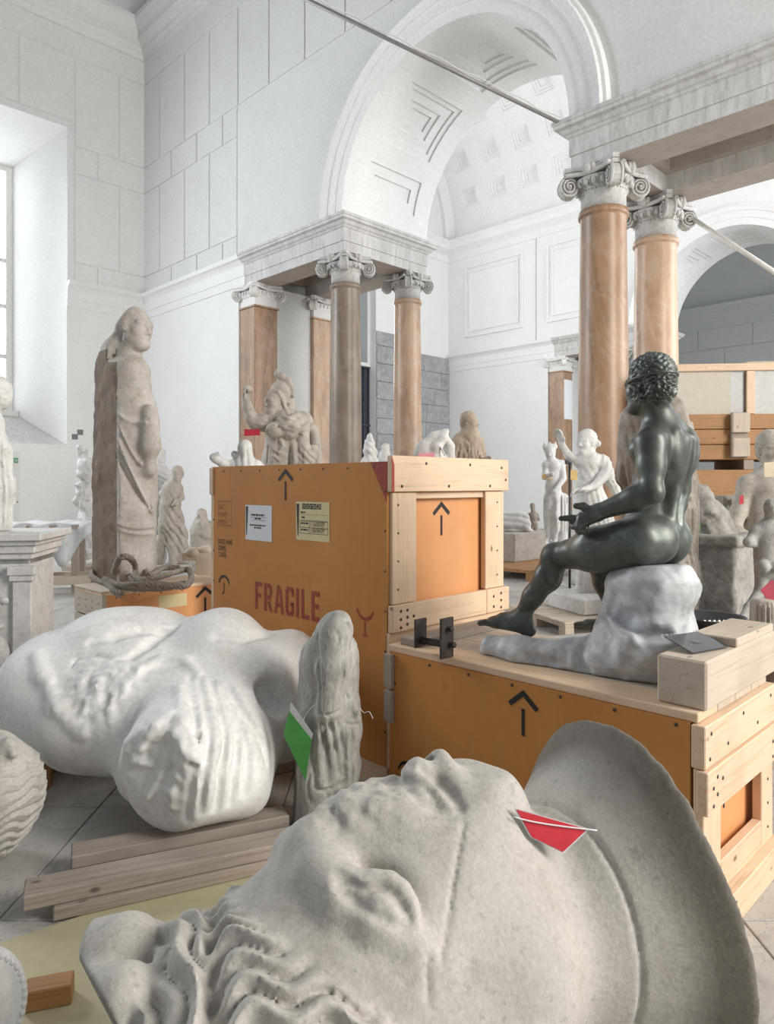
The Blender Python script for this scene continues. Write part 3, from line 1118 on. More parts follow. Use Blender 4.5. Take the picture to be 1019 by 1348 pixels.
    def mesh(s, name, pad=.04, base=(0, 0, 0), slack=1.0):
        h = s.h
        B = 8
        lo, hi = s.lo - pad, s.hi + pad
        nb = np.ceil((hi - lo) / (h * B)).astype(int)
        N = nb * B + 1
        G = np.full(N, 1.0, np.float32)
        bi = np.stack(np.meshgrid(*[np.arange(n) for n in nb], indexing='ij'), -1).reshape(-1, 3)
        ctr = lo + (bi + .5) * B * h
        rad = B * h * math.sqrt(3) / 2
        off = np.stack(np.meshgrid(*[np.arange(B + 1)] * 3, indexing='ij'), -1).reshape(-1, 3)
        # coarse pass in super-blocks of 4x4x4 blocks
        sb = bi // 3
        key = (sb[:, 0] * 1000 + sb[:, 1]) * 1000 + sb[:, 2]
        order = np.argsort(key, kind='stable')
        ks = key[order]
        cuts = np.flatnonzero(np.diff(ks)) + 1
        for grp in np.split(order, cuts):
            c = ctr[grp].mean(0)
            rc = np.linalg.norm(ctr[grp] - c, axis=1).max() + rad
            dc = s.ev(ctr[grp], c, rc, rad * 1.6 + pad)
            near = np.abs(dc) < rad * 1.25 * slack + .01 * slack
            far = ~near
            for b, dd in zip(bi[grp][far], dc[far]):
                i, j, k = b * B
                if dd < 0: G[i:i + B + 1, j:j + B + 1, k:k + B + 1] = -1
            act = grp[near]
            if len(act) == 0: continue
            ii = (bi[act][:, None, :] * B + off[None]).reshape(-1, 3)
            v = s.ev(lo + ii * h, c, rc, pad)
            G[ii[:, 0], ii[:, 1], ii[:, 2]] = v
        ins = G < 0
        # surface nets
        cs = np.zeros(N - 1, np.int8)
        for dx in (0, 1):
            for dy in (0, 1):
                for dz in (0, 1):
                    cs += ins[dx:N[0] - 1 + dx, dy:N[1] - 1 + dy, dz:N[2] - 1 + dz]
        ac = np.argwhere((cs > 0) & (cs < 8))
        vid = np.full(N - 1, -1, np.int32)
        vid[ac[:, 0], ac[:, 1], ac[:, 2]] = np.arange(len(ac))
        acc = np.zeros((len(ac), 3)); cntv = np.zeros(len(ac))
        co = [(x, y, z) for x in (0, 1) for y in (0, 1) for z in (0, 1)]
        val = {q: G[ac[:, 0] + q[0], ac[:, 1] + q[1], ac[:, 2] + q[2]] for q in co}
        for q in co:
            for ax in range(3):
                if q[ax]: continue
                q2 = list(q); q2[ax] = 1; q2 = tuple(q2)
                a, b = val[q], val[q2]
                mk = (a < 0) != (b < 0)
                t = np.where(mk, a / np.where(mk, a - b, 1), 0)
                pt = np.tile(np.array(q, float), (len(ac), 1)); pt[:, ax] = t
                acc[mk] += pt[mk]; cntv += mk
        verts = lo + (ac + acc / cntv[:, None]) * h - np.asarray(base, float)
        quads = []
        for ax in range(3):
            sl0 = [slice(0, None)] * 3; sl1 = [slice(0, None)] * 3
            sl0[ax] = slice(0, N[ax] - 1); sl1[ax] = slice(1, N[ax])
            A, Bq = ins[tuple(sl0)], ins[tuple(sl1)]
            e = np.argwhere(A != Bq)
            o1, o2 = (ax + 1) % 3, (ax + 2) % 3
            e = e[(e[:, o1] > 0) & (e[:, o2] > 0) & (e[:, o1] < N[o1] - 1) & (e[:, o2] < N[o2] - 1)]
            sgn = A[e[:, 0], e[:, 1], e[:, 2]]
            q = []
            for (d1, d2) in ((-1, -1), (0, -1), (0, 0), (-1, 0)):
                c = e.copy(); c[:, o1] += d1; c[:, o2] += d2
                q.append(vid[c[:, 0], c[:, 1], c[:, 2]])
            q = np.stack(q, 1)
            q[~sgn] = q[~sgn][:, ::-1]
            quads.append(q)
        quads = np.concatenate(quads)
        quads = quads[(quads >= 0).all(1)]
        me = bpy.data.meshes.new(name)
        me.vertices.add(len(verts)); me.vertices.foreach_set('co', verts.astype(np.float32).ravel())
        me.loops.add(quads.size); me.loops.foreach_set('vertex_index', quads.astype(np.int32).ravel())
        me.polygons.add(len(quads)); me.polygons.foreach_set('loop_start', np.arange(0, quads.size, 4, dtype=np.int32))
        me.polygons.foreach_set('use_smooth', np.ones(len(quads), bool))
        me.update(calc_edges=True)
        me.validate()
        return me

    def build(s, name, mat, parent=None, base=None, **kw):
        """base = world position of the object's origin"""
        if base is None:
            base = np.array([(s.lo[0] + s.hi[0]) / 2, (s.lo[1] + s.hi[1]) / 2, max(s.lo[2], 0.0)])
        me = s.mesh(name, base=base, **kw)
        o = link(name, me, M[mat], parent)
        o.location = (0, 0, 0) if parent is not None else tuple(base)
        return o


def frame_from(fwd, up):
    f = nrm(fwd); u = np.asarray(up, float); u = nrm(u - f * (u @ f)); r = np.cross(f, u)
    return np.stack([r, f, u], 1)           # columns: right, forward, up


def head(S, c, fwd, up, s=1.0, hair=None, beard=False, ears=True, det=True, slim=False):
    """life-size head (x s): c = centre; adds skull, face, nose, lips, eyes, ears, hair"""
    R = frame_from(fwd, up)
    det = det and S.h / s < .0095
    T = lambda x, y, z: np.asarray(c) + R @ (np.array([x, y, z]) * s)
    E = lambda p, r, k=.02, mode='u': S.ell(T(*p), np.array(r) * s, R, k * s, mode)
    Cp = lambda a, b, ra, rb=None, k=.012, mode='u': S.cap(T(*a), T(*b), ra * s, (ra if rb is None else rb) * s, k * s, mode)
    E((0, -.018, .03), (.074, .092, .086))
    E((0, .03, -.03), (.058, .06, .086), .03)
    if slim: Cp((-.008, .066, -.096), (.008, .066, -.096), .018, k=.03)
    else: Cp((-.018, .066, -.098), (.018, .066, -.098), .022, k=.03)
    for q in (-1, 1):
        if slim: Cp((q * .045, .0, -.045), (q * .012, .06, -.092), .014, .012, .03)
        else: Cp((q * .05, .0, -.055), (q * .022, .06, -.095), .018, .016, .03)
        E((q * .034, .055, -.028), (.024, .022, .024), .03)
        if det:
            E((q * .031, .096, .002), (.019, .017, .0125), .012, 's')
            E((q * .031, .073, .001), (.0145, .0145, .0125), .004)
            Cp((q * .014, .089, .008), (q * .034, .0875, .0125), .004, k=.004)
            Cp((q * .034, .0875, .0125), (q * .05, .073, .006), .004, .003, .004)
            Cp((q * .016, .085, -.008), (q * .046, .074, -.010), .003, k=.004)
        Cp((q * .012, .084, .020), (q * .052, .066, .020), .010, .008, .014)
        if ears:
            E((q * .075, -.004, -.008), (.010, .018, .031), .008)
            E((q * .083, .002, -.004), (.007, .010, .018), .005, 's')
    Cp((0, .083, .016), (0, .104, -.032), .008, .0125, .010)
    for q in (-1, 1): E((q * .011, .094, -.037), (.009, .011, .008), .006)
    if det:
        Cp((-.019, .082, -.062), (.0, .091, -.060), .0045, .006, .006)
        Cp((.019, .082, -.062), (.0, .091, -.060), .0045, .006, .006)
        Cp((-.014, .082, -.072), (.014, .082, -.072), .0065, k=.007)
        Cp((-.022, .088, -.0665), (.022, .088, -.0665), .0022, k=.003, mode='s')
    if beard:
        E((0, .055, -.095), (.05, .042, .052), .02)
    if hair:
        hs = hair
        E((0, -.028, .045), (.084 * hs, .098 * hs, .088 * hs), .012)
        E((0, -.06, -.01), (.075 * hs, .062 * hs, .085 * hs), .02)
    cc = np.asarray(c, float)
    Ri = R

    def curls(p, d):
        q = (p - cc) @ Ri / s
        w = np.clip((.2 * (q[:, 2] - .055) - (q[:, 1] - .045) + .02) / .03, 0, 1) * np.clip((q[:, 2] + .11) / .03, 0, 1)
        if beard:
            w = np.maximum(w, np.clip((-.055 - q[:, 2]) / .015, 0, 1) * np.clip((q[:, 2] + .16) / .02, 0, 1) * np.clip((q[:, 1] - .01) / .02, 0, 1))
        r2 = (q * q).sum(1)
        w = w * (r2 < .04)
        a = np.arctan2(q[:, 0], q[:, 1] + .01)
        ph = q[:, 2] * 260 + 5 * a + 2.2 * np.sin(a * 9) + 1.5 * np.sin(q[:, 2] * 70)
        return d - w * s * .0045 * (np.abs(np.sin(ph * .5)) * 2 - 1) * 1.0
    if hair: S.x(curls)
    return T


def hand(S, wr, d, pn, s=1.0, curl=.5, thumb=1, fr=.0085, spread=.02, point=False):
    """wr wrist, d direction of the palm, pn palm normal (fingers curl toward pn), thumb=+-1 side"""
    d = nrm(d); pn = nrm(np.asarray(pn, float) - d * (np.asarray(pn, float) @ d)); sd = np.cross(d, pn) * thumb
    wr = np.asarray(wr, float)
    pc = wr + d * .055 * s
    S.cap(wr + d * .01 * s, wr + d * .085 * s, .034 * s, .040 * s, .015 * s, n=pn, sq=.42)
    ln = [.074, .084, .078, .06]
    for i in range(4):
        b = wr + d * (.092 - .004 * abs(i - 1.2)) * s + sd * (.030 - .020 * i) * s
        cu = curl * (0.12 if (point and i == 0) else 1)
        a1 = cu * 1.1
        a2 = a1 + cu * 1.5
        a3 = a2 + cu * 1.0
        l = ln[i] * s
        dd = nrm(d + sd * spread * (1.5 - i) * 3)
        D1 = dd * math.cos(a1) + pn * math.sin(a1)
        D2 = dd * math.cos(a2) + pn * math.sin(a2)
        D3 = dd * math.cos(a3) + pn * math.sin(a3)
        p1 = b + D1 * l * .45; p2 = p1 + D2 * l * .33; p3 = p2 + D3 * l * .22
        S.chain([b, p1, p2, p3], [fr * 1.1 * s, fr * s, fr * .92 * s, fr * .8 * s], .004 * s)
    t0 = wr + d * .03 * s + sd * .03 * s
    t1 = t0 + (sd * .55 + d * .7 + pn * .4) * .042 * s
    t2 = t1 + (sd * .1 + d * .85 + pn * .45) * .034 * s
    S.chain([t0, t1, t2], [.014 * s, .0105 * s, .0085 * s], .008 * s)


def foot(S, an, d, s=1.0, up=(0, 0, 1)):
    """an = ankle joint (about .075 s above the sole), d = toe direction"""
    d = nrm(d); up = nrm(np.asarray(up, float) - d * (np.asarray(up, float) @ d)); sd = np.cross(d, up)
    an = np.asarray(an, float)
    z0 = an - up * .075 * s
    S.cap(an, z0 - d * .03 * s + up * .028 * s, .034 * s, .030 * s, .02 * s)
    S.cap(an + d * .01 * s - up * .01 * s, z0 + d * .12 * s + up * .022 * s, .036 * s, .026 * s, .03 * s, n=up, sq=.85)
    S.cap(z0 - d * .03 * s + up * .025 * s, z0 + d * .12 * s + up * .02 * s, .028 * s, .034 * s, .02 * s, n=up, sq=.6)
    for i in range(5):
        o = (i - 2) * .0165
        l = .175 - .010 * abs(i - 1) * (1.5 if i > 1 else .6)
        r = .0125 if i == 0 else .0095
        S.chain([z0 + d * .115 * s + sd * o * s + up * .02 * s, z0 + d * (l - .02) * s + sd * o * 1.25 * s + up * .02 * s, z0 + d * l * s + sd * o * 1.3 * s + up * .012 * s],
                [r * 1.1 * s, r * s, r * s], .006 * s)


def limb_arm(S, sh, el, wr, s=1.0, k=.025):
    sh, el, wr = map(lambda q: np.asarray(q, float), (sh, el, wr))
    S.cap(sh, sh + (el - sh) * .35, .058 * s, .052 * s, .04 * s)
    S.cap(sh, el, .052 * s, .040 * s, k * s)
    S.cap(sh + (el - sh) * .45, sh + (el - sh) * .75, .047 * s, .043 * s, k * s)
    m = el + (wr - el) * .3
    S.chain([el, m, wr], [.040 * s, .043 * s, .027 * s], k * s)


def limb_leg(S, hp, kn, an, s=1.0, back=None, k=.03):
    hp, kn, an = map(lambda q: np.asarray(q, float), (hp, kn, an))
    m = hp + (kn - hp) * .45
    S.chain([hp, m, kn], [.088 * s, .080 * s, .054 * s], k * s)
    S.ell(kn, np.array([.056, .056, .06]) * s, None, .02 * s)
    c = kn + (an - kn) * .32
    b = np.zeros(3) if back is None else nrm(back) * .022 * s
    S.chain([kn, c + b * .6, kn + (an - kn) * .65, an], [.050 * s, .057 * s, .043 * s, .034 * s], k * s)


def drape(S, ctr, n, amp, z0, z1, fade=.05, seed=1, sharp=1.0, lean=0.0, axis=None, soft=.3):
    """vertical folds around a vertical axis through ctr between heights z0..z1"""
    ctr = np.asarray(ctr, float)

    def fn(p, d):
        q = p - ctr
        a = np.arctan2(q[:, 1], q[:, 0])
        w = np.clip((p[:, 2] - z0) / fade, 0, 1) * np.clip((z1 - p[:, 2]) / fade, 0, 1)
        ph = a * n + lean * (p[:, 2]) * n + 1.2 * wob(p, 6, seed)
        f = np.abs(np.sin(ph * .5)) ** sharp + soft * np.sin(ph * 1.37 + 1)
        return d + w * amp * (.6 - f)
    S.x(fn)


def folds(S, dirv, wl, amp, ctr, rad, seed=1, bend=.5):
    """parallel cloth folds: ridges along the plane perpendicular to dirv, inside a soft ball"""
    dirv = nrm(dirv); ctr = np.asarray(ctr, float)

    def fn(p, d):
        q = p - ctr
        w = np.clip(1.6 - np.sqrt((q * q).sum(1)) / rad * 1.2, 0, 1)
        w = np.minimum(w, 1)
        ph = (q @ dirv) / wl * 2 * math.pi + bend * 3 * wob(p, 2.2 / rad, seed)
        return d + w * amp * (.55 - np.abs(np.sin(ph * .5)))
    S.x(fn, ctr, rad * 1.34)


def rough_x(S, amp, f, seed=0, ctr=None, rad=None):
    def fn(p, d):
        w = 1.0
        if ctr is not None:
            q = p - np.asarray(ctr)
            w = np.clip(1.5 - np.sqrt((q * q).sum(1)) / rad * 1.0, 0, 1)
        return d + w * amp * (wob(p, f, seed) + .5 * wob(p, f * 2.3, seed + 1))
    S.x(fn, ctr, 1e6 if ctr is None else rad * 1.51)


# statue stones
stone('colossal_marble', (.44, .415, .375), (.56, .53, .485), (.38, .35, .31), sc=3.5, fine=110, bump=.35, bd=.004, rough=.8, spots=(.32, .30, .265), spot_sc=42, spot_t=.60)
stone('collar_stone', (.34, .325, .305), (.46, .44, .415), (.28, .27, .255), sc=5, fine=90, bump=.4, bd=.005, rough=.85, spots=(.24, .23, .215), spot_sc=60)
stone('torso_plaster', (.73, .725, .71), (.87, .865, .85), (.60, .575, .54), sc=2.5, fine=60, bump=.15, bd=.003, rough=.62, spots=(.45, .42, .38), spot_sc=14, spot_t=.68)
stone('grey_marble', (.33, .325, .31), (.52, .51, .49), (.20, .195, .185), sc=7, fine=80, bump=.3, rough=.75, stretch=(1.5, 1.5, .6))
stone('statuette_stone', (.30, .285, .26), (.50, .485, .45), (.17, .16, .145), sc=9, fine=90, bump=.35, rough=.78, stretch=(1.6, 1.6, .5))
stone('toga_brown', (.16, .11, .075), (.25, .185, .135), (.12, .08, .055), sc=2.2, fine=40, bump=.4, bd=.012, rough=.85)
stone('toga_grey', (.42, .38, .34), (.56, .52, .48), (.40, .31, .24), sc=3, fine=40, bump=.35, bd=.01, rough=.8)
# darker toward the bust rim, dirt on the sawn knot, masked by an attribute
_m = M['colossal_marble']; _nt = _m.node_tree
_at = _nt.nodes.new('ShaderNodeAttribute'); _at.attribute_name = 'dark_zone'
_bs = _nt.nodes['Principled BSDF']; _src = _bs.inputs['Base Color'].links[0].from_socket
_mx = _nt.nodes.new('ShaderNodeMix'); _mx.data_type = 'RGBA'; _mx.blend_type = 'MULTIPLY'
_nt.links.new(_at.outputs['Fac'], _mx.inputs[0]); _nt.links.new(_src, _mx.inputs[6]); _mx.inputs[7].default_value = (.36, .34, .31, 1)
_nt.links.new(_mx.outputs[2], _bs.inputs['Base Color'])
stone('white_marble', (.60, .59, .57), (.74, .73, .71), (.46, .44, .41), sc=5, fine=50, bump=.12, rough=.6)
stone('warm_marble', (.38, .34, .285), (.52, .475, .415), (.27, .235, .19), sc=6, fine=60, bump=.2, rough=.65)
stone('tan_marble', (.38, .30, .22), (.50, .405, .315), (.28, .215, .155), sc=6, fine=60, bump=.2, rough=.65)
stone('dark_drapery', (.20, .165, .13), (.32, .27, .22), (.14, .11, .09), sc=6, fine=50, bump=.2, rough=.5)
stone('rough_stone', (.25, .235, .215), (.40, .38, .35), (.16, .15, .14), sc=6, fine=40, bump=.6, bd=.01, rough=.9)

t = NT('bronze')
v = t.co()
n1 = t.noise(v, 5, 6, .65, .6)
c = t.ramp(n1, [(.3, (.055, .053, .048)), (.5, (.105, .115, .104)), (.7, (.18, .215, .195))])
c = t.mix(t.ramp(t.noise(v, 60, 3, .6), [(.66, (0, 0, 0)), (.74, (.8, .8, .8))]), c, (.16, .24, .20))
c = t.mix(t.ramp(t.noise(v, 11, 4, .6), [(.55, (0, 0, 0)), (.8, (.5, .5, .5))]), c, (.06, .042, .03))
t.l(c, t.b.inputs['Base Color'])
t.b.inputs['Metallic'].default_value = .55
t.l(t.ramp(t.noise(v, 14, 4, .6), [(.3, (.36, .36, .36)), (.7, (.52, .52, .52))]), t.b.inputs['Roughness'])
t.bump(t.noise(v, 140, 3), .12, .001)

t = NT('blue_marble')
v = t.co((1, 1, 1.4))
n1 = t.noise(v, 4.5, 7, .66, 1.4)
c = t.ramp(n1, [(.28, (.20, .20, .205)), (.42, (.42, .435, .45)), (.58, (.60, .615, .63)), (.8, (.74, .75, .76))])
c = t.mix(t.ramp(t.noise(v, 3, 4, .6), [(.6, (0, 0, 0)), (.75, (.7, .7, .7))]), c, (.24, .205, .175))
t.l(c, t.b.inputs['Base Color'])
t.b.inputs['Roughness'].default_value = .5
t.bump(t.noise(v, 30, 5), .15, .004)
# ------------------------------------------------------------------ crates and timber
PINE = ((.60, .41, .26), (.78, .58, .40))
for i_, ax_ in enumerate('xyz'):
    wood('pine_' + ax_, PINE[0], PINE[1], i_)
    wood('old_wood_' + ax_, (.26, .21, .17), (.40, .335, .28), i_, (.12, .09, .07), 45, .85)
    wood('beam_wood_' + ax_, (.46, .38, .29), (.60, .51, .41), i_, (.25, .18, .12), 40, .8)
    wood('orange_wood_' + ax_, (.30, .145, .055), (.42, .22, .09), i_, (.16, .07, .03), 45, .6)
t = NT('ply_ochre')
v = t.co((1, 1, 1), 5)
c = t.ramp(t.noise(v, 2.2, 5, .6, .4), [(.3, (.52, .225, .060)), (.7, (.62, .28, .085))])
c = t.mix(t.ramp(t.noise(v, 16, 5, .7), [(.62, (0, 0, 0)), (.8, (.45, .45, .45))]), c, (.28, .125, .04))
c = t.mix(t.ramp(t.noise(t.co((40, 40, 2.5), 2), 1, 3), [(.45, (0, 0, 0)), (.85, (.22, .22, .22))]), c, (.58, .33, .14))
t.l(c, t.b.inputs['Base Color']); t.b.inputs['Roughness'].default_value = .6; t.b.inputs['Specular IOR Level'].default_value = .2
t = NT('ply_orange')
v = t.co((1, 1, 1), 5)
c = t.ramp(t.noise(v, 3, 5, .6), [(.3, (.68, .31, .12)), (.7, (.76, .37, .155))])
t.l(c, t.b.inputs['Base Color']); t.b.inputs['Roughness'].default_value = .55
flat('black_paint', (.012, .012, .012), .6)
flat('red_paint', (.36, .045, .03), .6)
flat('stencil_orange', (.40, .12, .05), .7)
flat('screw_steel', (.10, .09, .08), .4, .8)
flat('paper_white', (.78, .80, .83), .8, var=.03)
flat('paper_yellow', (.72, .62, .36), .8, var=.04)
flat('ink', (.03, .03, .035), .7)
flat('iron_rust', (.085, .07, .062), .6, .5, 30, .4, .2)


def board(name, parent, a, b, fam='pine', bev=.003):
    """plank with its grain along the longest side, its own origin at its centre"""
    a, b = np.array(a, float), np.array(b, float)
    c = (a + b) / 2
    ax_ = 'xyz'[int(np.argmax(np.abs(b - a)))]
    o = MB().bbox(np.minimum(a, b) - c, np.maximum(a, b) - c, bev).build(name, M[fam + '_' + ax_], parent, tuple(c))
    return o


def on_face(mb, parent, name, mat, o, xd, zd):
    """flat drawing (x right, y up) laid on a face: origin o, axes xd, zd"""
    o, xd, zd = map(lambda q: np.array(q, float), (o, xd, zd))
    mb.xform(lambda p: o + xd * p[0] + zd * p[1] + np.cross(xd, zd) * p[2])
    return mb.build(name, M[mat], parent)


def stroke(mb, pts, w, th=.0012):
    """flat polyline of width w"""
    pts = [np.array(p, float) for p in pts]
    n = len(pts)
    L, Rr = [], []
    for i in range(n):
        d = pts[min(i + 1, n - 1)] - pts[max(i - 1, 0)]
        d /= np.linalg.norm(d)
        nn = np.array([-d[1], d[0]])
        k = 1.0
        if 0 < i < n - 1:
            d1 = (pts[i] - pts[i - 1]) / np.linalg.norm(pts[i] - pts[i - 1])
            k = 1 / max(.35, abs(d @ d1))
        ww = w[i] if hasattr(w, '__len__') else w
        L.append(pts[i] + nn * ww / 2 * k); Rr.append(pts[i] - nn * ww / 2 * k)
    b = len(mb.v)
    mb.add([(p[0], p[1], th) for p in L] + [(p[0], p[1], th) for p in Rr], [(n + i, n + i + 1, i + 1, i) for i in range(n - 1)])
    return mb


def arrow_mark(mb, cx, cz, s):
    stroke(mb, [(cx - .09 * s, cz + .06 * s), (cx, cz + .135 * s), (cx + .09 * s, cz + .06 * s)], .028 * s)
    stroke(mb, [(cx, cz + .05 * s), (cx, cz - .10 * s)], .020 * s)
    return mb


def umbrella_mark(mb, cx, cz, s, flip=False):
    f = -1 if flip else 1
    stroke(mb, [(cx + .085 * s * math.cos(a), cz + f * .085 * s * math.sin(a)) for a in np.linspace(.25, math.pi - .25, 14)], [.006 * s + .016 * s * math.sin(a) for a in np.linspace(.25, math.pi - .25, 14)])
    if flip:
        stroke(mb, [(cx, cz - .10 * s), (cx, cz - .20 * s)], .010 * s)
        stroke(mb, [(cx - .025 * s, cz - .20 * s), (cx + .025 * s, cz - .20 * s)], .008 * s)
    else:
        stroke(mb, [(cx, cz + .03 * s), (cx, cz - .05 * s), (cx - .012 * s, cz - .07 * s), (cx - .03 * s, cz - .065 * s)], .010 * s)
    return mb


def text_mb(body, size, shear=0):
    cu = bpy.data.curves.new('t', 'FONT')
    cu.body = body; cu.size = size; cu.shear = shear
    cu.resolution_u = 2
    ob = bpy.data.objects.new('t', cu)
    COL.objects.link(ob)
    bpy.context.view_layer.update()
    me = bpy.data.meshes.new_from_object(ob.evaluated_get(bpy.context.evaluated_depsgraph_get()))
    mb = MB()
    mb.add([(v.co.x, v.co.y, .0012) for v in me.vertices], [tuple(p.vertices) for p in me.polygons])
    bpy.data.objects.remove(ob); bpy.data.meshes.remove(me); bpy.data.curves.remove(cu)
    return mb


def joinm(dst, src, dx, dy, sx=1.0, sy=1.0):
    dst.add([(p[0] * sx + dx, p[1] * sy + dy, p[2]) for p in src.v], src.f)
    return dst


# stencil letters, unit height 1, stroke .16, with the bridges of a cut stencil
def stencil(ch):
    w = .17
    R_ = []
    if ch == 'F': R_ = [(0, 0, w, 1), (w + .05, .84, .52, 1), (w + .05, .44, .44, .60)]
    if ch == 'R': R_ = [(0, 0, w, 1), (w + .05, .84, .46, 1), (.40, .56, .56, .92), (w + .05, .42, .46, .58), 'r']
    if ch == 'A': R_ = ['a']
    if ch == 'G': R_ = [(0, .12, w, .88), (.06, .84, .25, 1), (.31, .84, .52, 1), (.40, .68, .56, .90), (.06, 0, .25, .16), (.31, 0, .52, .16), (.40, .10, .56, .48), (.30, .36, .56, .48)]
    if ch == 'I': R_ = [(0, 0, w, 1)]
    if ch == 'L': R_ = [(0, 0, w, 1), (w + .05, 0, .50, .16)]
    if ch == 'E': R_ = [(0, 0, w, 1), (w + .05, .84, .50, 1), (w + .05, .42, .46, .58), (w + .05, 0, .50, .16)]
    mb = MB()
    for r in R_:
        if r == 'r': mb.add([(.24, .36, .0012), (.42, .36, .0012), (.60, 0, .0012), (.42, 0, .0012)], [(0, 3, 2, 1)])
        elif r == 'a':
            mb.add([(0, 0, .0012), (.16, 0, .0012), (.36, 1, .0012), (.24, 1, .0012)], [(0, 1, 2, 3)])
            mb.add([(.50, 0, .0012), (.66, 0, .0012), (.45, .96, .0012), (.38, .80, .0012)], [(0, 1, 2, 3)])
            mb.add([(.24, .24, .0012), (.44, .24, .0012), (.42, .38, .0012), (.27, .38, .0012)], [(0, 1, 2, 3)])
        else: mb.add([(r[0], r[1], .0012), (r[2], r[1], .0012), (r[2], r[3], .0012), (r[0], r[3], .0012)], [(0, 1, 2, 3)])
    return mb


def screws(parent, pts, nrm_axis, r=.006):
    for (x, y, z) in pts:
        mb = MB().lathe([(0.001, .0), (r, 0), (r, .0015), (r * .5, .0025)], 8, cap=True)
        if nrm_axis == 'x': mb.xform(lambda p: (-p[2], p[0], p[1]))
        elif nrm_axis == 'y': mb.xform(lambda p: (p[0], -p[2], p[1]))
        mb.build('screw', M['screw_steel'], parent, (x, y, z))


# ---- the tall crate: local x = v, y = u, origin at its near bottom corner
c1 = tag(empty('wooden_crate', W(2.115, 2.115, 0), R45), 'tall ochre plywood crate stencilled FRAGILE with pine ends', 'crate', 'shipping crates')
LX, LY, LZ = .815, 1.39, 1.395
face = MB().box((0, .0, .10), (.012, LY, 1.395)).build('side_panel', M['ply_ochre'], c1)
MB().box((LX - .012, 0, .10), (LX, LY, 1.36)).build('side_panel', M['ply_ochre'], c1)
MB().box((.02, LY - .03, .10), (LX - .02, LY - .018, 1.36)).build('end_panel', M['ply_orange'], c1)
MB().box((.02, .022, .10), (LX - .02, .034, 1.36)).build('end_panel', M['ply_orange'], c1)
MB().box((.012, .0, 1.36), (LX, LY, 1.385)).build('lid', M['pine_y'], c1)
# pine battens of the near end
board('batten', c1, (.0, -.03, 1.266), (LX + .02, .0, 1.420), 'pine')
board('batten', c1, (.014, -.018, .788), (.165, .012, 1.264), 'pine')
board('batten', c1, (LX - .155, -.018, .788), (LX - .005, .012, 1.264), 'pine')
board('batten', c1, (.167, -.006, 1.234), (LX - .157, .014, 1.264), 'pine')
board('batten', c1, (.0, -.034, .672), (LX - .165, -.004, .786), 'pine')
board('batten', c1, (LX - .162, -.034, .672), (LX + .02, -.004, .786), 'pine')
board('batten', c1, (.0, -.02, .10), (LX, .01, .383), 'pine')
board('batten', c1, (.0, -.018, .385), (LX, .01, .670), 'pine')
board('runner', c1, (0, 0, 0), (.10, LY, .10), 'pine')
board('runner', c1, (LX - .10, 0, 0), (LX, LY, .10), 'pine')
# far end battens
board('batten', c1, (-.006, LY - .02, 1.24), (LX, LY + .02, 1.39), 'pine')
board('batten', c1, (.0, LY - .02, .1), (.12, LY + .01, 1.24), 'pine')
board('batten', c1, (LX - .12, LY - .02, .1), (LX, LY + .01, 1.24), 'pine')
screws(c1, [(.06 + .155 * i, -.03, 1.29 + .1 * (i % 2)) for i in range(5)] + [(LX - .005, -.03, 1.32), (LX - .04, -.03, 1.38)], 'y', .007)
screws(c1, [(.05, -.034, .69 + .035 * i) for i in range(3)] + [(.09, -.034, .70 + .03 * i) for i in range(3)] + [(.13, -.034, .73)] + [(LX - .05, -.034, .69 + .035 * i) for i in range(3)] + [(LX - .11, -.034, .70 + .05 * i) for i in range(2)], 'y', .007)
screws(c1, [(.05 + .0 * i, -.018, .85 + .12 * i) for i in range(4)] + [(LX - .06, -.018, .85 + .12 * i) for i in range(4)], 'y', .005)
screws(c1, [(0, .08 + .17 * i, 1.37) for i in range(8)] + [(0, .012, .25 + .17 * i) for i in range(7)] + [(0, LY - .02, .25 + .17 * i) for i in range(6)], 'x', .005)
# red painted corner
MB().add([(-.0012, .0, 1.394), (-.0012, .10, 1.394), (-.0012, .0, 1.22)], [(0, 1, 2)]).build('red_corner_paint', M['red_paint'], c1)
MB().add([(-.0015, -.0305, 1.267), (.014, -.0305, 1.267), (.014, -.0305, 1.38), (-.0015, -.0305, 1.42)], [(0, 1, 2, 3)]).build('red_corner_paint', M['red_paint'], c1)
# markings; the left face: x of the drawing runs toward the near edge
def on_left(mb, name, mat): return on_face(mb, c1, name, mat, (-.0005, LY, 0), (0, -1, 0), (0, 0, 1))


def lf(px, py):
    """pixel -> drawing coordinates on the left face"""
    t_ = (px - CX) / F
    vv = 2.115
    D = vv * math.sqrt(2) / (1 + t_)
    u_ = vv * (1 - t_) / (1 + t_)
    return LY - (u_ - 2.115), H + (HY - py) / F * D


def rf(px, py, uu=2.115):
    t_ = (px - CX) / F
    D = uu * math.sqrt(2) / (1 - t_)
    return uu * (1 + t_) / (1 - t_) - 2.115, H + (HY - py) / F * D


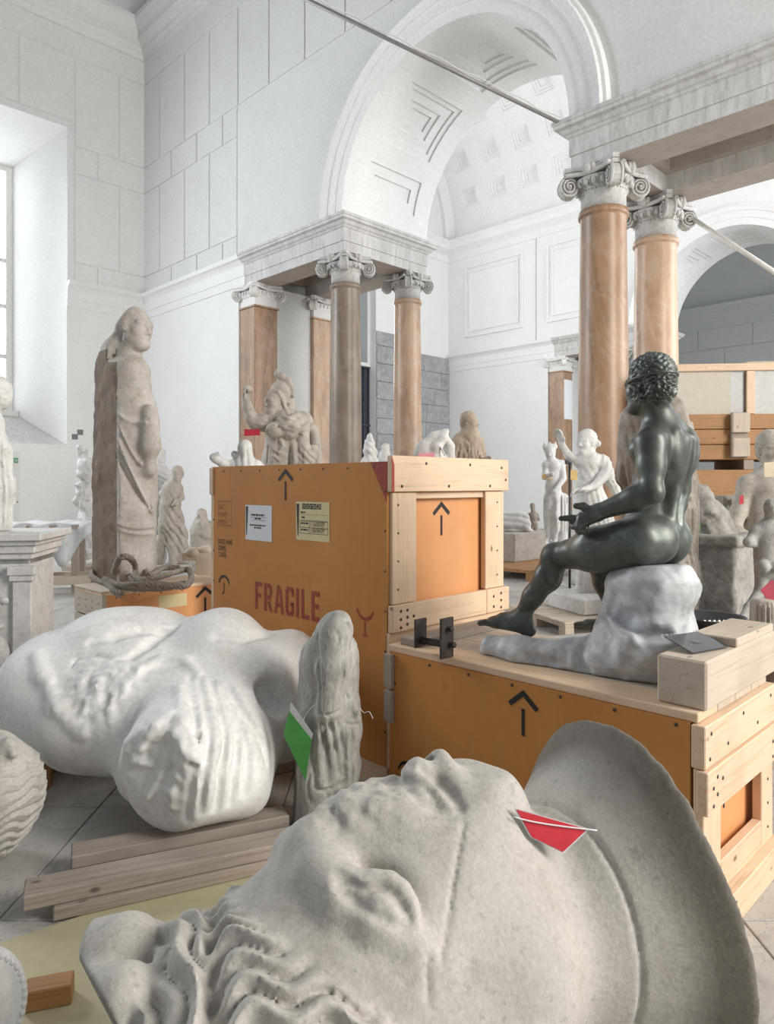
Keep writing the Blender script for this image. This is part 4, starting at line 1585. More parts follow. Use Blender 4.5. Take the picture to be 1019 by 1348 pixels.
x0, z0 = lf(336, 801); x1, z1 = lf(336, 765); xe, ze = lf(421, 805)
hh = (z1 - z0)
mb = MB()
wd = {'F': .54, 'R': .60, 'A': .66, 'G': .58, 'I': .2, 'L': .52, 'E': .52}
tot = sum(wd[c] + .14 for c in 'FRAGILE') - .14
kx = (xe - x0) / tot
xx = x0
for ch in 'FRAGILE':
    joinm(mb, stencil(ch), xx, z0, kx, hh)
    xx += (wd[ch] + .14) * kx
on_left(mb, 'fragile_stencil', 'red_paint')
xa, za = lf(376, 642)
on_left(arrow_mark(MB(), xa, za, .62), 'arrow_mark', 'black_paint')
xa, za = lf(295, 771)
on_left(umbrella_mark(MB(), xa, za, .62), 'umbrella_mark', 'black_paint')
xa, za = lf(480.5, 799)
on_left(umbrella_mark(MB(), xa, za, .62, True), 'glass_mark', 'red_paint')
for s_, (px, py) in (('50X21X45', (287, 715.5)), ('DIMS:', (287.6, 724)), ('CASE:', (287.8, 732.5))):
    a_, b_ = lf(px, py)
    tmb = text_mb(s_, .042)
    on_left(joinm(MB(), tmb, a_, b_, .80, .95), 'stencil_text', 'black_paint')
x0, z0 = lf(286, 691); x1, z1 = lf(305, 660)
mb = MB()
for zz in (z0, z1): stroke(mb, [(x0, zz), (x1, zz)], .004)
stroke(mb, [(x1, z0), (x1, z1)], .002)
for i_, s_ in enumerate(('RAC', 'FUND', 'UPS01')):
    joinm(mb, text_mb(s_, .044), x0 + .008, z1 - .045 - .042 * i_, .78, .95)
on_left(mb, 'stamp', 'stencil_orange')


def label(px0, py0, px1, py1, mat, name):
    a_, b_ = lf(px0, py0); c_, d_ = lf(px1, py1)
    m_ = MB().add([(a_, d_, .0006), (c_, d_, .0006), (c_, b_, .0006), (a_, b_, .0006)], [(0, 1, 2, 3)])
    o = on_left(m_, name, mat)
    return o, a_, d_, c_, b_


def row(mb, x, z, w, h, seed):
    """a line of print too small to read: word-long dashes"""
    r = random.Random(seed)
    e = x + w
    while x < e - .004:
        l = min(r.uniform(.008, .026), e - x)
        mb.add([(x, z, .001), (x + l, z, .001), (x + l, z + h, .001), (x, z + h, .001)], [(0, 1, 2, 3)])
        x += l + .005
    return mb


def print_on(parent, mb, name, mat='ink'):
    on_face(mb, parent, name, mat, (-.0012, LY, 0), (0, -1, 0), (0, 0, 1))


lb1, a_, z0, b_, z1 = label(323.5, 664.5, 358, 713.5, 'paper_white', 'paper_label')
w_, h_ = b_ - a_, z1 - z0
mb = MB()
mb.add([(a_ + w_ * .03, z0 + h_ * .15, .001), (a_ + w_ * .055, z0 + h_ * .15, .001), (a_ + w_ * .10, z0 + h_ * .96, .001), (a_ + w_ * .02, z0 + h_ * .96, .001)], [(0, 1, 2, 3)])
row(mb, a_ + w_ * .22, z0 + h_ * .70, w_ * .5, .009, 1)
row(mb, a_ + w_ * .36, z0 + h_ * .60, w_ * .25, .008, 2)
row(mb, a_ + w_ * .18, z0 + h_ * .41, w_ * .6, .008, 3)
row(mb, a_ + w_ * .34, z0 + h_ * .34, w_ * .28, .008, 4)
for zz in (.66, .57): stroke(mb, [(a_ + w_ * .2, z0 + h_ * zz), (a_ + w_ * .8, z0 + h_ * zz)], .0012)
print_on(lb1, mb, 'label_print')
lb2, a_, z0, b_, z1 = label(390, 660, 434, 714, 'paper_yellow', 'paper_label')
w_, h_ = b_ - a_, z1 - z0
mb = MB()
mb.add([(a_ + w_ * .05, z0 + h_ * .1, .001), (a_ + w_ * .07, z0 + h_ * .1, .001), (a_ + w_ * .10, z0 + h_ * .94, .001), (a_ + w_ * .02, z0 + h_ * .94, .001)], [(0, 1, 2, 3)])
for i_ in range(3): row(mb, a_ + w_ * .2, z0 + h_ * (.91 - .05 * i_), w_ * .56, .007, 20 + i_)
row(mb, a_ + w_ * .15, z0 + h_ * .70, w_ * .13, .008, 5); row(mb, a_ + w_ * .18, z0 + h_ * .57, w_ * .09, .008, 6)
for zz in (.67, .52): stroke(mb, [(a_ + w_ * .15, z0 + h_ * zz), (a_ + w_ * .95, z0 + h_ * zz)], .0008)
for zz in (.50, .335, .18): stroke(mb, [(a_ + w_ * .13, z0 + h_ * zz), (a_ + w_ * .95, z0 + h_ * zz)], .002)
for xx in (.13, .42, .95): stroke(mb, [(a_ + w_ * xx, z0 + h_ * .18), (a_ + w_ * xx, z0 + h_ * .50)], .002)
row(mb, a_ + w_ * .16, z0 + h_ * .42, w_ * .22, .008, 7); row(mb, a_ + w_ * .16, z0 + h_ * .25, w_ * .22, .008, 8)
joinm(mb, text_mb('/ 16/05/09', .034, .3), a_ + w_ * .44, z0 + h_ * .37, .72); joinm(mb, text_mb('/ 06/06/09', .034, .3), a_ + w_ * .44, z0 + h_ * .215, .72)
print_on(lb2, mb, 'label_print')
# arrow on the near end panel
xa, za = rf(581, 687, 2.137)
on_face(arrow_mark(MB(), xa, za, .62), c1, 'arrow_mark', 'black_paint', (0, .0215, 0), (1, 0, 0), (0, 0, 1))

# ---- the crate under the bronze
c2 = tag(empty('wooden_crate', W(.795, 2.035, 0), R45), 'low ochre crate carrying the bronze, pine boards on its end', 'crate', 'shipping crates')
LX2, LY2, T2 = .60, 1.225, .65
MB().box((0, .02, .09), (.012, LY2, T2 - .03)).build('side_panel', M['ply_ochre'], c2)
MB().box((LX2 - .012, .02, .09), (LX2, LY2, T2 - .03)).build('side_panel', M['ply_ochre'], c2)
MB().box((.012, LY2 - .015, .09), (LX2 - .012, LY2, T2 - .03)).build('end_panel', M['ply_ochre'], c2)
MB().box((.02, .03, .09), (LX2 - .02, .042, T2 - .08)).build('end_panel', M['ply_orange'], c2)
for i_ in range(4):
    xa = .005 + (LX2 - .01) * i_ / 4
    board('lid_board', c2, (xa + .001, .0, T2 - .03), (xa + (LX2 - .01) / 4 - .001, LY2 + .012, T2 - .002), 'beam_wood' if i_ else 'pine')
board('lid_batten', c2, (.04, LY2 - .13, T2 - .002), (LX2 - .02, LY2 - .02, T2 + .028), 'old_wood')
board('batten', c2, (-.004, -.024, T2 - .155), (LX2 + .02, .016, T2 - .032), 'pine')
board('batten', c2, (-.012, -.034, T2 - .28), (LX2 + .016, -.002, T2 - .157), 'pine')
board('batten', c2, (.0, -.018, .10), (.13, .012, T2 - .157), 'pine')
board('batten', c2, (LX2 - .11, -.018, .10), (LX2 - .0, .012, T2 - .157), 'pine')
board('batten', c2, (.13, -.018, .10), (LX2 - .11, .012, .19), 'pine')
board('foot_block', c2, (.0, -.05, .0), (LX2 + .02, .06, .10), 'pine')
board('foot_block', c2, (.0, LY2 - .12, .0), (LX2, LY2, .09), 'pine')
board('corner_strip', c2, (-.022, LY2 - .03, T2 - .17), (.0, LY2 + .014, T2 - .035), 'old_wood')
board('corner_strip', c2, (-.022, LY2 - .03, T2 - .31), (.0, LY2 + .014, T2 - .18), 'old_wood')
screws(c2, [(0, .06 + .19 * i, T2 - .045) for i in range(7)] + [(0, .05, .2), (0, LY2 - .03, .5)], 'x', .006)
screws(c2, [(.04 + .13 * i, -.024, T2 - .06 - .06 * (i % 2)) for i in range(5)] + [(.03, -.024, T2 - .13)], 'y', .006)
screws(c2, [(.03 + .03 * (i % 2), -.034, T2 - .26 + .025 * i) for i in range(4)] + [(LX2 - .05 + .025 * (i % 2), -.034, T2 - .26 + .025 * i) for i in range(4)] + [(.1, -.034, T2 - .2)], 'y', .006)
screws(c2, [(LX2 - .05, -.018, .15 + .08 * i) for i in range(4)], 'y', .005)
screws(c2, [(.08, -.05, .05), (.16, -.05, .07), (LX2 - .08, -.05, .05)], 'y', .006)


def lf2(px, py):
    t_ = (px - CX) / F
    vv = 2.035
    D = vv * math.sqrt(2) / (1 + t_)
    return (2.02) - vv * (1 - t_) / (1 + t_), H + (HY - py) / F * D


def on_left2(mb, name, mat): return on_face(mb, c2, name, mat, (-.0005, 2.02 - .795, 0), (0, -1, 0), (0, 0, 1))


xa, za = lf2(689, 945)
on_left2(arrow_mark(MB(), xa, za, .62), 'arrow_mark', 'black_paint')
xa, za = lf2(537, 1022)
on_left2(umbrella_mark(MB(), xa, za, .62), 'umbrella_mark', 'black_paint')
on_face(arrow_mark(MB(), .285, .335, .52), c2, 'arrow_mark', 'black_paint', (0, .0295, 0), (1, 0, 0), (0, 0, 1))

# iron bracket on the crate
def bx_px(px, py, z): 
    D = (H - z) * F / (py - HY)
    return P(px, py, D)
b0 = bx_px(588, 866, T2)
ib = tag(empty('iron_bracket', b0, R45), 'rusty iron bracket of two upright plates on the front crate corner', 'bracket')
MB().bbox((-.035, -.006, 0), (.035, .006, .15), .002).build('plate', M['iron_rust'], ib)
MB().bbox((-.035, .125, .02), (.03, .135, .13), .002).build('plate', M['iron_rust'], ib)
MB().tube([(0, .0, .05), (0, .13, .045)], .014, 8).build('cross_bar', M['iron_rust'], ib)
MB().tube([(.0, -.02, .11), (.0, .01, .11)], .007, 6).ball((0, -.022, .11), .012, 6, 4).build('bolt', M['iron_rust'], ib)
MB().tube([(.012, -.02, .05), (.012, .01, .05)], .008, 6).ball((.012, -.022, .05), .013, 6, 4).build('bolt', M['iron_rust'], ib)

# squared timber lying on the crate end
bm = tag(empty('timber_beam', W(.857, 2.035 + .04, T2 - .002), R45), 'thick sawn timber beam lying across the end of the bronze crate', 'beam')
bb = MB().bbox((.0, -.073, 0), (.62, .073, .142), .006)
bb.build('beam', M['beam_wood_x'], bm)
bb2 = MB().bbox((.25, -.071, .1422), (.60, .071, .170), .004).build('beam_top_board', M['beam_wood_x'], bm)
flat('dark_glass', (.05, .052, .055), .12)
pl = MB().add([(.06, -.01, .003), (.23, -.055, .003), (.25, .05, .03), (.08, .085, .035), (.06, -.01, .006), (.23, -.055, .006), (.25, .05, .033), (.08, .085, .038)],
              [(3, 2, 1, 0), (4, 5, 6, 7), (0, 1, 5, 4), (1, 2, 6, 5), (2, 3, 7, 6), (3, 0, 4, 7)])
sp_ = pl.build('glass_shard', M['dark_glass'], None, tuple(W(.857, 2.035 + .04, T2 + .141)), R45)
tag(sp_, 'dark translucent sheet fragment lying on the timber beam', 'sheet')

# ---- low crate with the rope
zc3 = .50
D3 = (H - zc3) * F / (781 - HY)
pc = P(135, 781, D3)
u3, v3 = (pc[1] - pc[0]) * K, (pc[0] + pc[1]) * K
c3 = tag(empty('wooden_crate', W(u3, v3, 0), R45), 'low crate under the coiled rope beside the tall cloaked statue', 'crate', 'shipping crates')
LX3, LY3 = 1.25, .50
MB().box((0.03, .0, .08), (LX3, .012, zc3 - .025)).build('side_panel', M['ply_orange'], c3)
MB().box((0.03, LY3 - .012, .08), (LX3, LY3, zc3 - .025)).build('side_panel', M['ply_orange'], c3)
for i_, (z0, z1) in enumerate(((.31, .475), (.14, .30), (.0, .13))):
    board('end_board', c3, (-.004, -.01, z0), (.03, LY3 + .01, z1), 'beam_wood')
board('end_board', c3, (LX3 - .03, 0, .0), (LX3, LY3, .475), 'beam_wood')
for i_ in range(3):
    ya = LY3 * i_ / 3
    board('lid_board', c3, (-.006, ya - .008 if i_ == 0 else ya + .001, zc3 - .025), (LX3 + .01, ya + LY3 / 3 - .001, zc3), 'pine')
board('lid_batten', c3, (-.012, -.012, zc3), (.16, LY3 + .01, zc3 + .012), 'beam_wood')
screws(c3, [(-.004, .06 + .12 * i, z_) for i in range(4) for z_ in (.37, .42, .2)], 'x', .006)
screws(c3, [(.1 + .18 * i, 0, .455) for i in range(7)], 'y', .006)
on_face(arrow_mark(MB(), .845, .33, .9), c3, 'arrow_mark', 'black_paint', (0, -.0005, 0), (1, 0, 0), (0, 0, 1))
MB().box((.44, -.0012, .33), (.68, 0, .43)).build('paper_label', M['paper_yellow'], c3)
# coiled rope
t = NT('rope_hemp')
v = t.co((1, 1, 1))
t.l(t.ramp(t.noise(v, 40, 4), [(.3, (.20, .17, .14)), (.7, (.38, .335, .285))]), t.b.inputs['Base Color'])
t.b.inputs['Roughness'].default_value = .95
t.bump(t.noise(v, 160, 3), .6, .004)


def rope_mesh(pts, r, tw=.10):
    """three twisted strands along a smooth path"""
    pts = [np.array(p, float) for p in pts]
    fine = []
    n = len(pts)
    for i in range(n - 1):
        p0, p1, p2, p3 = pts[max(i - 1, 0)], pts[i], pts[i + 1], pts[min(i + 2, n - 1)]
        for f in np.linspace(0, 1, 14, endpoint=False):
            fine.append(.5 * ((2 * p1) + (-p0 + p2) * f + (2 * p0 - 5 * p1 + 4 * p2 - p3) * f * f + (-p0 + 3 * p1 - 3 * p2 + p3) * f ** 3))
    fine.append(pts[-1])
    mb = MB()
    T_ = [fine[min(i + 1, len(fine) - 1)] - fine[max(i - 1, 0)] for i in range(len(fine))]
    acc = np.concatenate([[0], np.cumsum([np.linalg.norm(fine[i + 1] - fine[i]) for i in range(len(fine) - 1)])])
    for s_ in range(3):
        L = []
        up = np.array([0, 0, 1.])
        for i, p in enumerate(fine):
            t_ = nrm(T_[i]); u_ = up - t_ * (up @ t_)
            if np.linalg.norm(u_) < .1: u_ = np.array([1., 0, 0])
            u_ = nrm(u_); w_ = np.cross(t_, u_)
            a = acc[i] / tw * 2 * math.pi + s_ * 2.094
            L.append(p + (u_ * math.cos(a) + w_ * math.sin(a)) * r * .52)
        mb.tube(L, r * .58, 6)
    return mb


def rp(px, py, up=0.0):
    D = (H - zc3 - .03) * F / (py - HY)
    p = P(px, py, D); p[2] += up
    return p


rpts = [rp(236, 752, .03), rp(214, 756, .05), rp(196, 762, .03), rp(186, 752, .12), rp(176, 750, .10), rp(170, 760, .03), rp(184, 772, .0), rp(216, 774, .0), rp(244, 768), rp(225, 771), rp(200, 774), rp(170, 774), rp(140, 768), rp(122, 760), rp(124, 752, .01), rp(140, 748, .03), rp(152, 752, .05), rp(150, 770, .10), rp(158, 778, .24), rp(172, 775, .22), rp(178, 764, .10), rp(180, 768, .04), rp(195, 772, .05), rp(215, 768, .06), rp(235, 760, .05), rp(248, 758, .05), rp(252, 766, .03), rp(244, 773, .01), rp(222, 776, .03), rp(196, 780, .06), rp(172, 782, .06), rp(155, 779, .05), rp(138, 774, .06), rp(150, 781, .02), rp(160, 783, .0)]
base = np.array(rp(185, 770))
rm = rope_mesh([p - base for p in rpts], .024).build('rope', M['rope_hemp'], None, tuple(base))
tag(rm, 'thick grey hemp rope coiled on the low crate at left', 'rope')
# ------------------------------------------------------------------ colossal head lying in the foreground
HZ = nrm((-.89, -.43, -.13)); HYv = np.array([-.21, .14, .97]); HYv = nrm(HYv - HZ * (HYv @ HZ)); HX = np.cross(HYv, HZ)
HR = np.stack([HX, HYv, HZ], 1); HT = np.array([-.041, 1.319, .378]); HS = 3.2
EC, ER = np.array([0, -.004, -.012]), np.array([.082, .088, .122])


def on_head(px, py, grow=0.0):
    """point of the head's local egg under a pixel of the photograph (local units)"""
    o = HR.T @ (np.array([0, 0, H]) - HT) / HS
    d = HR.T @ nrm(P(px, py, 1.0) - np.array([0, 0, H]))
    r = ER + grow
    a = (d / r) @ (d / r); b = 2 * ((o - EC) / r) @ (d / r); c = ((o - EC) / r) @ ((o - EC) / r) - 1
    q = b * b - 4 * a * c
    t_ = (-b - math.sqrt(max(q, 0))) / (2 * a)
    return o + d * t_


def HL(p): return HT + HR @ (np.asarray(p, float) * HS)


S = Sc(.0062)
E_ = lambda p, r, k=.02, mode='u': S.ell(HL(p), np.array(r) * HS, HR, k * HS, mode)
C_ = lambda a, b, ra, rb=None, k=.012, mode='u', **kw: S.cap(HL(a), HL(b), ra * HS, (ra if rb is None else rb) * HS, k * HS, mode, **kw)
E_(EC, ER)
E_((0, .02, -.055), (.062, .066, .06), .02)
C_((-.014, .070, -.094), (.014, .070, -.094), .026, k=.03)                 # chin
C_((.0, .03, -.085), (.062, -.01, -.07), .03, .024, .03)                   # jaw
C_((.0, .03, -.085), (-.062, -.01, -.07), .03, .024, .03)
# socket and eye on the near side, and the same on the far side
ei, eo = on_head(466, 1163), on_head(540, 1212)
bi_, bo = on_head(417, 1122), on_head(560, 1250)
em = (ei + eo) / 2
for q in (1, -1):
    mx = np.array([q, 1, 1.])
    nn = nrm((em - EC) / ER ** 2)
    E_((em + nn * .005 + np.array([0, 0, .002])) * mx, (.029, .021, .0185), .012, 's')
    E_((ei * .75 + on_head(440, 1150) * .25 + nn * .004) * mx, (.010, .016, .012), .012, 's')
    E_((em - nn * .0095) * mx, (.0200, .0165, .0142), .002)
    # upper lid nearer the brow, lower lid nearer the cheek
    lid = [on_head(468, 1162), on_head(492, 1157), on_head(516, 1167), on_head(533, 1186), on_head(543, 1214)]
    S.chain([HL((p - nn * .0005) * mx) for p in lid], [.0038 * HS, .0050 * HS, .0056 * HS, .0054 * HS, .0036 * HS], .0015 * HS)
    lid2 = [on_head(466, 1166), on_head(484, 1186), on_head(510, 1205), on_head(538, 1216)]
    S.chain([HL((p - nn * .001) * mx) for p in lid2], [.0038 * HS, .0042 * HS, .0042 * HS, .0034 * HS], .0015 * HS)
    brow = [on_head(414, 1112), on_head(424, 1142), on_head(452, 1178), on_head(495, 1207), on_head(545, 1238)]
    S.chain([HL((p - nn * .004) * mx) for p in brow], [.011 * HS, .011 * HS, .0105 * HS, .009 * HS, .006 * HS], .012 * HS)
# nose, broken off flat: a rough low stump from the brow to the lip
C_((0, .080, .016), (0, .093, -.035), .012, .020, .016)
C_((0, .084, -.02), (.012, .082, -.040), .016, .016, .014)
C_((0, .084, -.02), (-.012, .082, -.040), .016, .016, .014)
nose_k = len(S.ops)
S.plane(HL((0, .1005, -.03)), HR @ np.array([.10, 1, -.12]), .01)
# mouth
ml = on_head(603, 1066)
for q in (1, -1):
    C_((0, .097, -.0600), (ml * .92 + np.array([.0, .004, .002])) * np.array([q, 1, 1]), .0105, .0055, .005)
for q in (1, -1):
    C_((0, .095, -.0785), (q * .021, .086, -.0745), .0125, .0075, .006)
mq = ml * .93 + np.array([0, .004, 0])
for q in (1, -1):
    C_((0, .1065, -.0692), (mq + np.array([0, .004, 0])) * np.array([q, 1, 1]), .0032, .0028, .003, 's')
C_((-.014, .104, -.0905), (.014, .104, -.0905), .007, k=.008, mode='s')
# rough fracture on the nose
def frac(p, d):
    q = (p - HT) @ HR / HS
    w = np.clip((q[:, 1] - .080) / .008, 0, 1) * np.clip(1.3 - np.abs(q[:, 0]) / .026, 0, 1) * np.clip((q[:, 2] + .060) / .006, 0, 1) * np.clip((.018 - q[:, 2]) / .01, 0, 1)
    return d + w * HS * (.0022 * wob(q, 190, 3) + .0016 * wob(q, 420, 5) + .001)
S.x(frac, HL((0, .09, -.02)), .2)
# neck and the flaring bust end, cut off square with a ragged rim
AX = np.array([0, -.018, 0])


def neck_fn(p):
    q = (p - HT) @ HR / HS - AX
    rho = np.sqrt(q[:, 0] ** 2 + q[:, 1] ** 2)
    th = np.arctan2(q[:, 0], q[:, 1])
    z = -q[:, 2]
    f = np.clip((z - .105) / .085, 0, 1.4)
    rr = .061 + .046 * f ** 1.7 * (1 + .10 * np.sin(2 * th + .9) + .07 * np.sin(3 * th + .3))
    d = (rho - rr) * .72
    return np.maximum(d, (.03 - z) * .9) * HS


S._push(neck_fn, HL((0, -.018, -.12)), .62, .018 * HS, 'u')
cutz = -.196


def rim(p, d):
    q = (p - HT) @ HR / HS
    cz_ = cutz - .0022 * wob(q, 34, 8) - .0006 * wob(q, 150, 9) + .10 * (q[:, 1] + .02) * .0
    e = (cz_ - q[:, 2]) * HS
    k = .022
    hh = np.maximum(k - np.abs(d - e), 0)
    return np.maximum(d, e) + hh * hh / (4 * k)


S.x(rim, full=True)
# old joint around the neck and cracks across the cheek: fine grooves
def groove(pts, r, grow=0.0):
    L = [on_head(*q, grow) for q in pts]
    S.chain([HL(p) for p in L], [r * HS] * len(L), .0, mode='s')
th_ = np.linspace(-.5, 2.2, 30)
jt = []
for a in th_:
    zz = -.142 - .004 * math.sin(a * 2)
    f = max((-zz - .105) / .085, 0)
    rr = .061 + .046 * f ** 1.7 * (1 + .10 * math.sin(2 * a + .9) + .07 * math.sin(3 * a + .3))
    jt.append(HL(np.array([rr * math.sin(a), rr * math.cos(a), zz]) + AX))
S.chain(jt, [.0020 * HS] * len(jt), .0, mode='s')
# hair: a cap of wavy locks, combed back from a parting above the temple
CC, CR = np.array([0, -.024, .050]), np.array([.094, .090, .108])
CR2 = np.array([.090, .060, .10])
E_(CC, CR, .004)
E_((0, -.035, -.02), (.090, .066, .085), .01)


def locks(p, d):
    q = (p - HT) @ HR / HS
    g = lambda c_, r_: (lambda k0, k1: k0 * (k0 - 1) / k1)(np.sqrt((((q - c_) / r_) ** 2).sum(1)) + 1e-9, np.sqrt((((q - c_) / (r_ * r_)) ** 2).sum(1)) + 1e-9)
    ed = g(EC, ER)
    hd = np.minimum(g(CC, CR), g(np.array([0, -.035, -.02]), np.array([.090, .066, .085])))
    w = np.clip((ed - hd) / .004, 0, 1)
    w = w * np.clip((q[:, 2] + .085) / .02, 0, 1)
    phi = np.arctan2(q[:, 0], q[:, 1] + .03)
    z = q[:, 2]
    wz = 2.3 * np.sin(z * 2 * math.pi / .036 + 1.2 * np.sin(phi * 3)) + 1.3 * np.sin(z * 2 * math.pi / .061 + phi * 2)
    ps1 = phi * 44 + wz + z * 170
    wp = 1.9 * np.sin(phi * 11 + 25 * z) + .8 * np.sin(phi * 6.3)
    ps2 = z * 2 * math.pi / .0130 + wp
    m_ = np.clip((z - .096 - .10 * (phi - .9) * .2) / .008, 0, 1)
    rid = lambda ps: np.abs(np.sin(ps * .5)) ** .75 * .0092 * (1 + .35 * np.sin(ps * .31)) + .0008 * np.sin(ps * 2.0 + .7)
    f = rid(ps1) * (1 - m_) + rid(ps2) * m_ - .009 * np.exp(-((z - .096 - .02 * (phi - .9)) / .006) ** 2)
    return d + w * HS * (.0035 - f) * .9


S.x(locks, HL((0, -.02, .02)), .5)
# tied knot at the back of the crown, sawn off flat
kn = P(150, 1300, 1.13)
S.cap(P(165, 1312, 1.14), P(118, 1318, 1.16), .050, .052, .02)
S.cap(P(165, 1258, 1.27), P(118, 1262, 1.28), .070, .062, .025)
S.cap(P(150, 1300, 1.24), P(112, 1380, 1.2), .075, .07, .03)
CUT = P(128, 1306, 1.135); CN = nrm((-.72, -.58, -.38))
S.plane(CUT, CN, .004)
S.plane(P(96, 1300, 1.2), (-1, -.1, -.05), .008)
# eyelids, lips: lines laid over the finished face
S.carve([(444, 1148), (454, 1162), (470, 1182), (498, 1203), (530, 1217)], [.008, .016, .012, .009, .006], .012)
S.carve([(476, 1161), (495, 1157), (513, 1160), (529, 1172), (541, 1192), (547, 1211)], [.008, .012, .014, .014, .012, .008], .012, 'u', -.004)
S.carve([(466, 1166), (484, 1169), (502, 1168), (518, 1177), (530, 1194), (539, 1212)], [.009, .008, .008, .008, .008, .006], .004)
S.carve([(474, 1180), (496, 1196), (520, 1209), (536, 1215)], [.007, .008, .008, .006], .006, 'u', -.003)
S.carve([(538, 1019), (558, 1030), (580, 1046), (598, 1061)], [.014, .018, .016, .010], .012, 'u', -.006)
S.carve([(556, 1012), (576, 1026), (593, 1043), (606, 1064)], [.010, .012, .012, .010], .008)
S.carve([(611, 1085), (606, 1110), (601, 1140), (594, 1180), (590, 1215), (583, 1250), (580, 1268)], .0045, .001, 's', -.0015)
S.carve([(566, 1258), (563, 1285), (565, 1318)], .006, .002)
S.carve([(534, 1034), (552, 1048), (574, 1062)], [.008, .010, .008], .012)
S.plane((0, 0, .0), (0, 0, -1), .004)
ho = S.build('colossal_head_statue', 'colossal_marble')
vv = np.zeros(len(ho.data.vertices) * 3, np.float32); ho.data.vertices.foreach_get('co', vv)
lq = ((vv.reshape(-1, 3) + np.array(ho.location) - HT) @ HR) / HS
stn = np.clip((-.158 - lq[:, 2] + .004 * wob(lq, 60, 4)) / .022, 0, 1)  # darker toward the cut end of the bust
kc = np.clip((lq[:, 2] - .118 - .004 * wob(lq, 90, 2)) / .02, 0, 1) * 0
stn = np.maximum(stn, np.clip(((vv.reshape(-1, 3) + np.array(ho.location) - CUT) @ CN + .006) / .004, 0, 1) * .8)  # dirt on the sawn face of the knot
at_ = ho.data.attributes.new('dark_zone', 'FLOAT', 'POINT'); at_.data.foreach_set('value', stn.astype(np.float32))
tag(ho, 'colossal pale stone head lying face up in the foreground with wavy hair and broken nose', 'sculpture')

# ------------------------------------------------------------------ colossal torso on its back
S = Sc(.0092)
D0 = 2.95
q = lambda x, y, dd=0.0: P(x, y, D0 + dd)
r_ = lambda n: px2m(n, D0)
S.cap(q(80, 905, .10), q(160, 905, .12), r_(78), r_(92), .1)             # chest end
S.cap(q(160, 900, .12), q(345, 915, .10), r_(88), r_(78), .12)           # belly to hips
S.cap(q(60, 920, -.02), q(110, 950, -.12), r_(58), r_(62), .1)           # near shoulder side
S.cap(q(180, 940, -.10), q(300, 950, -.12), r_(75), r_(70), .1)
S.ell(q(150, 838, .16), (r_(50), .2, r_(34)), None, .1)                   # pectoral ridge
S.ell(q(205, 842, .2), (r_(50), .2, r_(38)), None, .08)
S.ell(q(292, 848, .12), (r_(56), .22, r_(48)), None, .08)                 # belly
S.ell(q(378, 862, .2), (r_(42), .2, r_(34)), None, .06)
S.cap(q(345, 900, .0), q(372, 960, -.05), r_(48), r_(40), .06)
S.cap(q(365, 930, .05), q(350, 1010, .10), r_(36), r_(24), .05)
# stump coming toward the camera, wrapped in cloth, broken off
D1 = 2.50
a = P(262, 960, 2.80); b = P(236, 1010, 2.48)
S.cap(a, b, .235, .205, .07)
S.cap(P(300, 960, 2.75), P(296, 1020, 2.55), .19, .155, .06)
S.cap(P(325, 985, 2.75), P(318, 1038, 2.62), .13, .11, .05)
S.cap(P(175, 960, 2.75), P(190, 1020, 2.62), .13, .10, .05)
S.ell(q(354, 918, -.17), (r_(22), .08, r_(22)), None, .045, 's')           # hollow
S.ell(q(128, 818, -.08), (r_(7), .05, r_(6)), None, .02, 's')
np_ = S.hits([(67, 899)])[0]
S.ell(np_, (.016, .016, .016), None, .012)                                # nipple
fz = nrm(np.array([-.34, -.86, -.12]))
S.plane(P(212, 990, 2.36), fz, .02)
S.ell(P(205, 1005, 2.35), (.085, .045, .11), None, .03, 's')              # hollow of the break
S.carve([(234, 824), (220, 832), (196, 848), (176, 862)], [.008, .014, .016, .012], .03)
S.carve([(120, 845), (150, 838), (185, 830), (215, 834)], .010, .03)
S.carve([(48, 862), (56, 890), (76, 930), (110, 965)], .014, .04, 'u', -.004)
S.carve([(285, 838), (318, 842), (350, 836)], .012, .03)
S.carve([(300, 905), (322, 940), (345, 975), (352, 1010)], [.01, .016, .016, .01], .02)
S.carve([(163, 905), (182, 884), (212, 870), (244, 872), (262, 888)], [.012, .02, .024, .024, .014], .014, 'u', -.006)
S.carve([(236, 905), (240, 950), (238, 1000), (228, 1060)], [.014, .02, .022, .016], .012, 'u', -.004)
for (x0, y0, x1, y1, x2, y2) in ((262, 895, 276, 960, 262, 1070), (278, 895, 296, 960, 284, 1066), (292, 905, 313, 970, 304, 1058), (304, 925, 327, 985, 322, 1046), (250, 892, 258, 960, 246, 1076)):
    S.carve([(x0, y0), ((x0 + x1) / 2 + 1, (y0 + y1) / 2), (x1, y1), ((x1 + x2) / 2 + 1, (y1 + y2) / 2), (x2, y2)], [.008, .013, .015, .014, .010], .02)
rough_x(S, .010, 30, 4, P(205, 1000, 2.38), .13)
rough_x(S, .007, 70, 6, P(205, 1000, 2.38), .13)
S.carve([(196, 1048), (212, 1020), (228, 985)], [.016, .013, .012], .008, 'u', .0)
S.carve([(185, 985), (205, 955), (225, 940)], [.012, .016, .016], .012, 'u', .0)
rough_x(S, .007, 40, 9, q(132, 905, -.28), .14)
rough_x(S, .006, 90, 10, q(132, 905, -.28), .14)
S.carve([(92, 880), (100, 868), (125, 862), (150, 868), (172, 866)], .008, .01)
rough_x(S, .010, 60, 11, q(350, 920, -.1), .06)
rough_x(S, .003, 7, 2)
S.plane(P(200, 1092, 2.5), (0, .12, -1), .02)
S.plane((0, 0, .075), (0, 0, -1), .01)
to = S.build('colossal_torso_statue', 'torso_plaster')
tag(to, 'huge white torso lying on its back with a broken cloth-wrapped arm stump', 'sculpture')

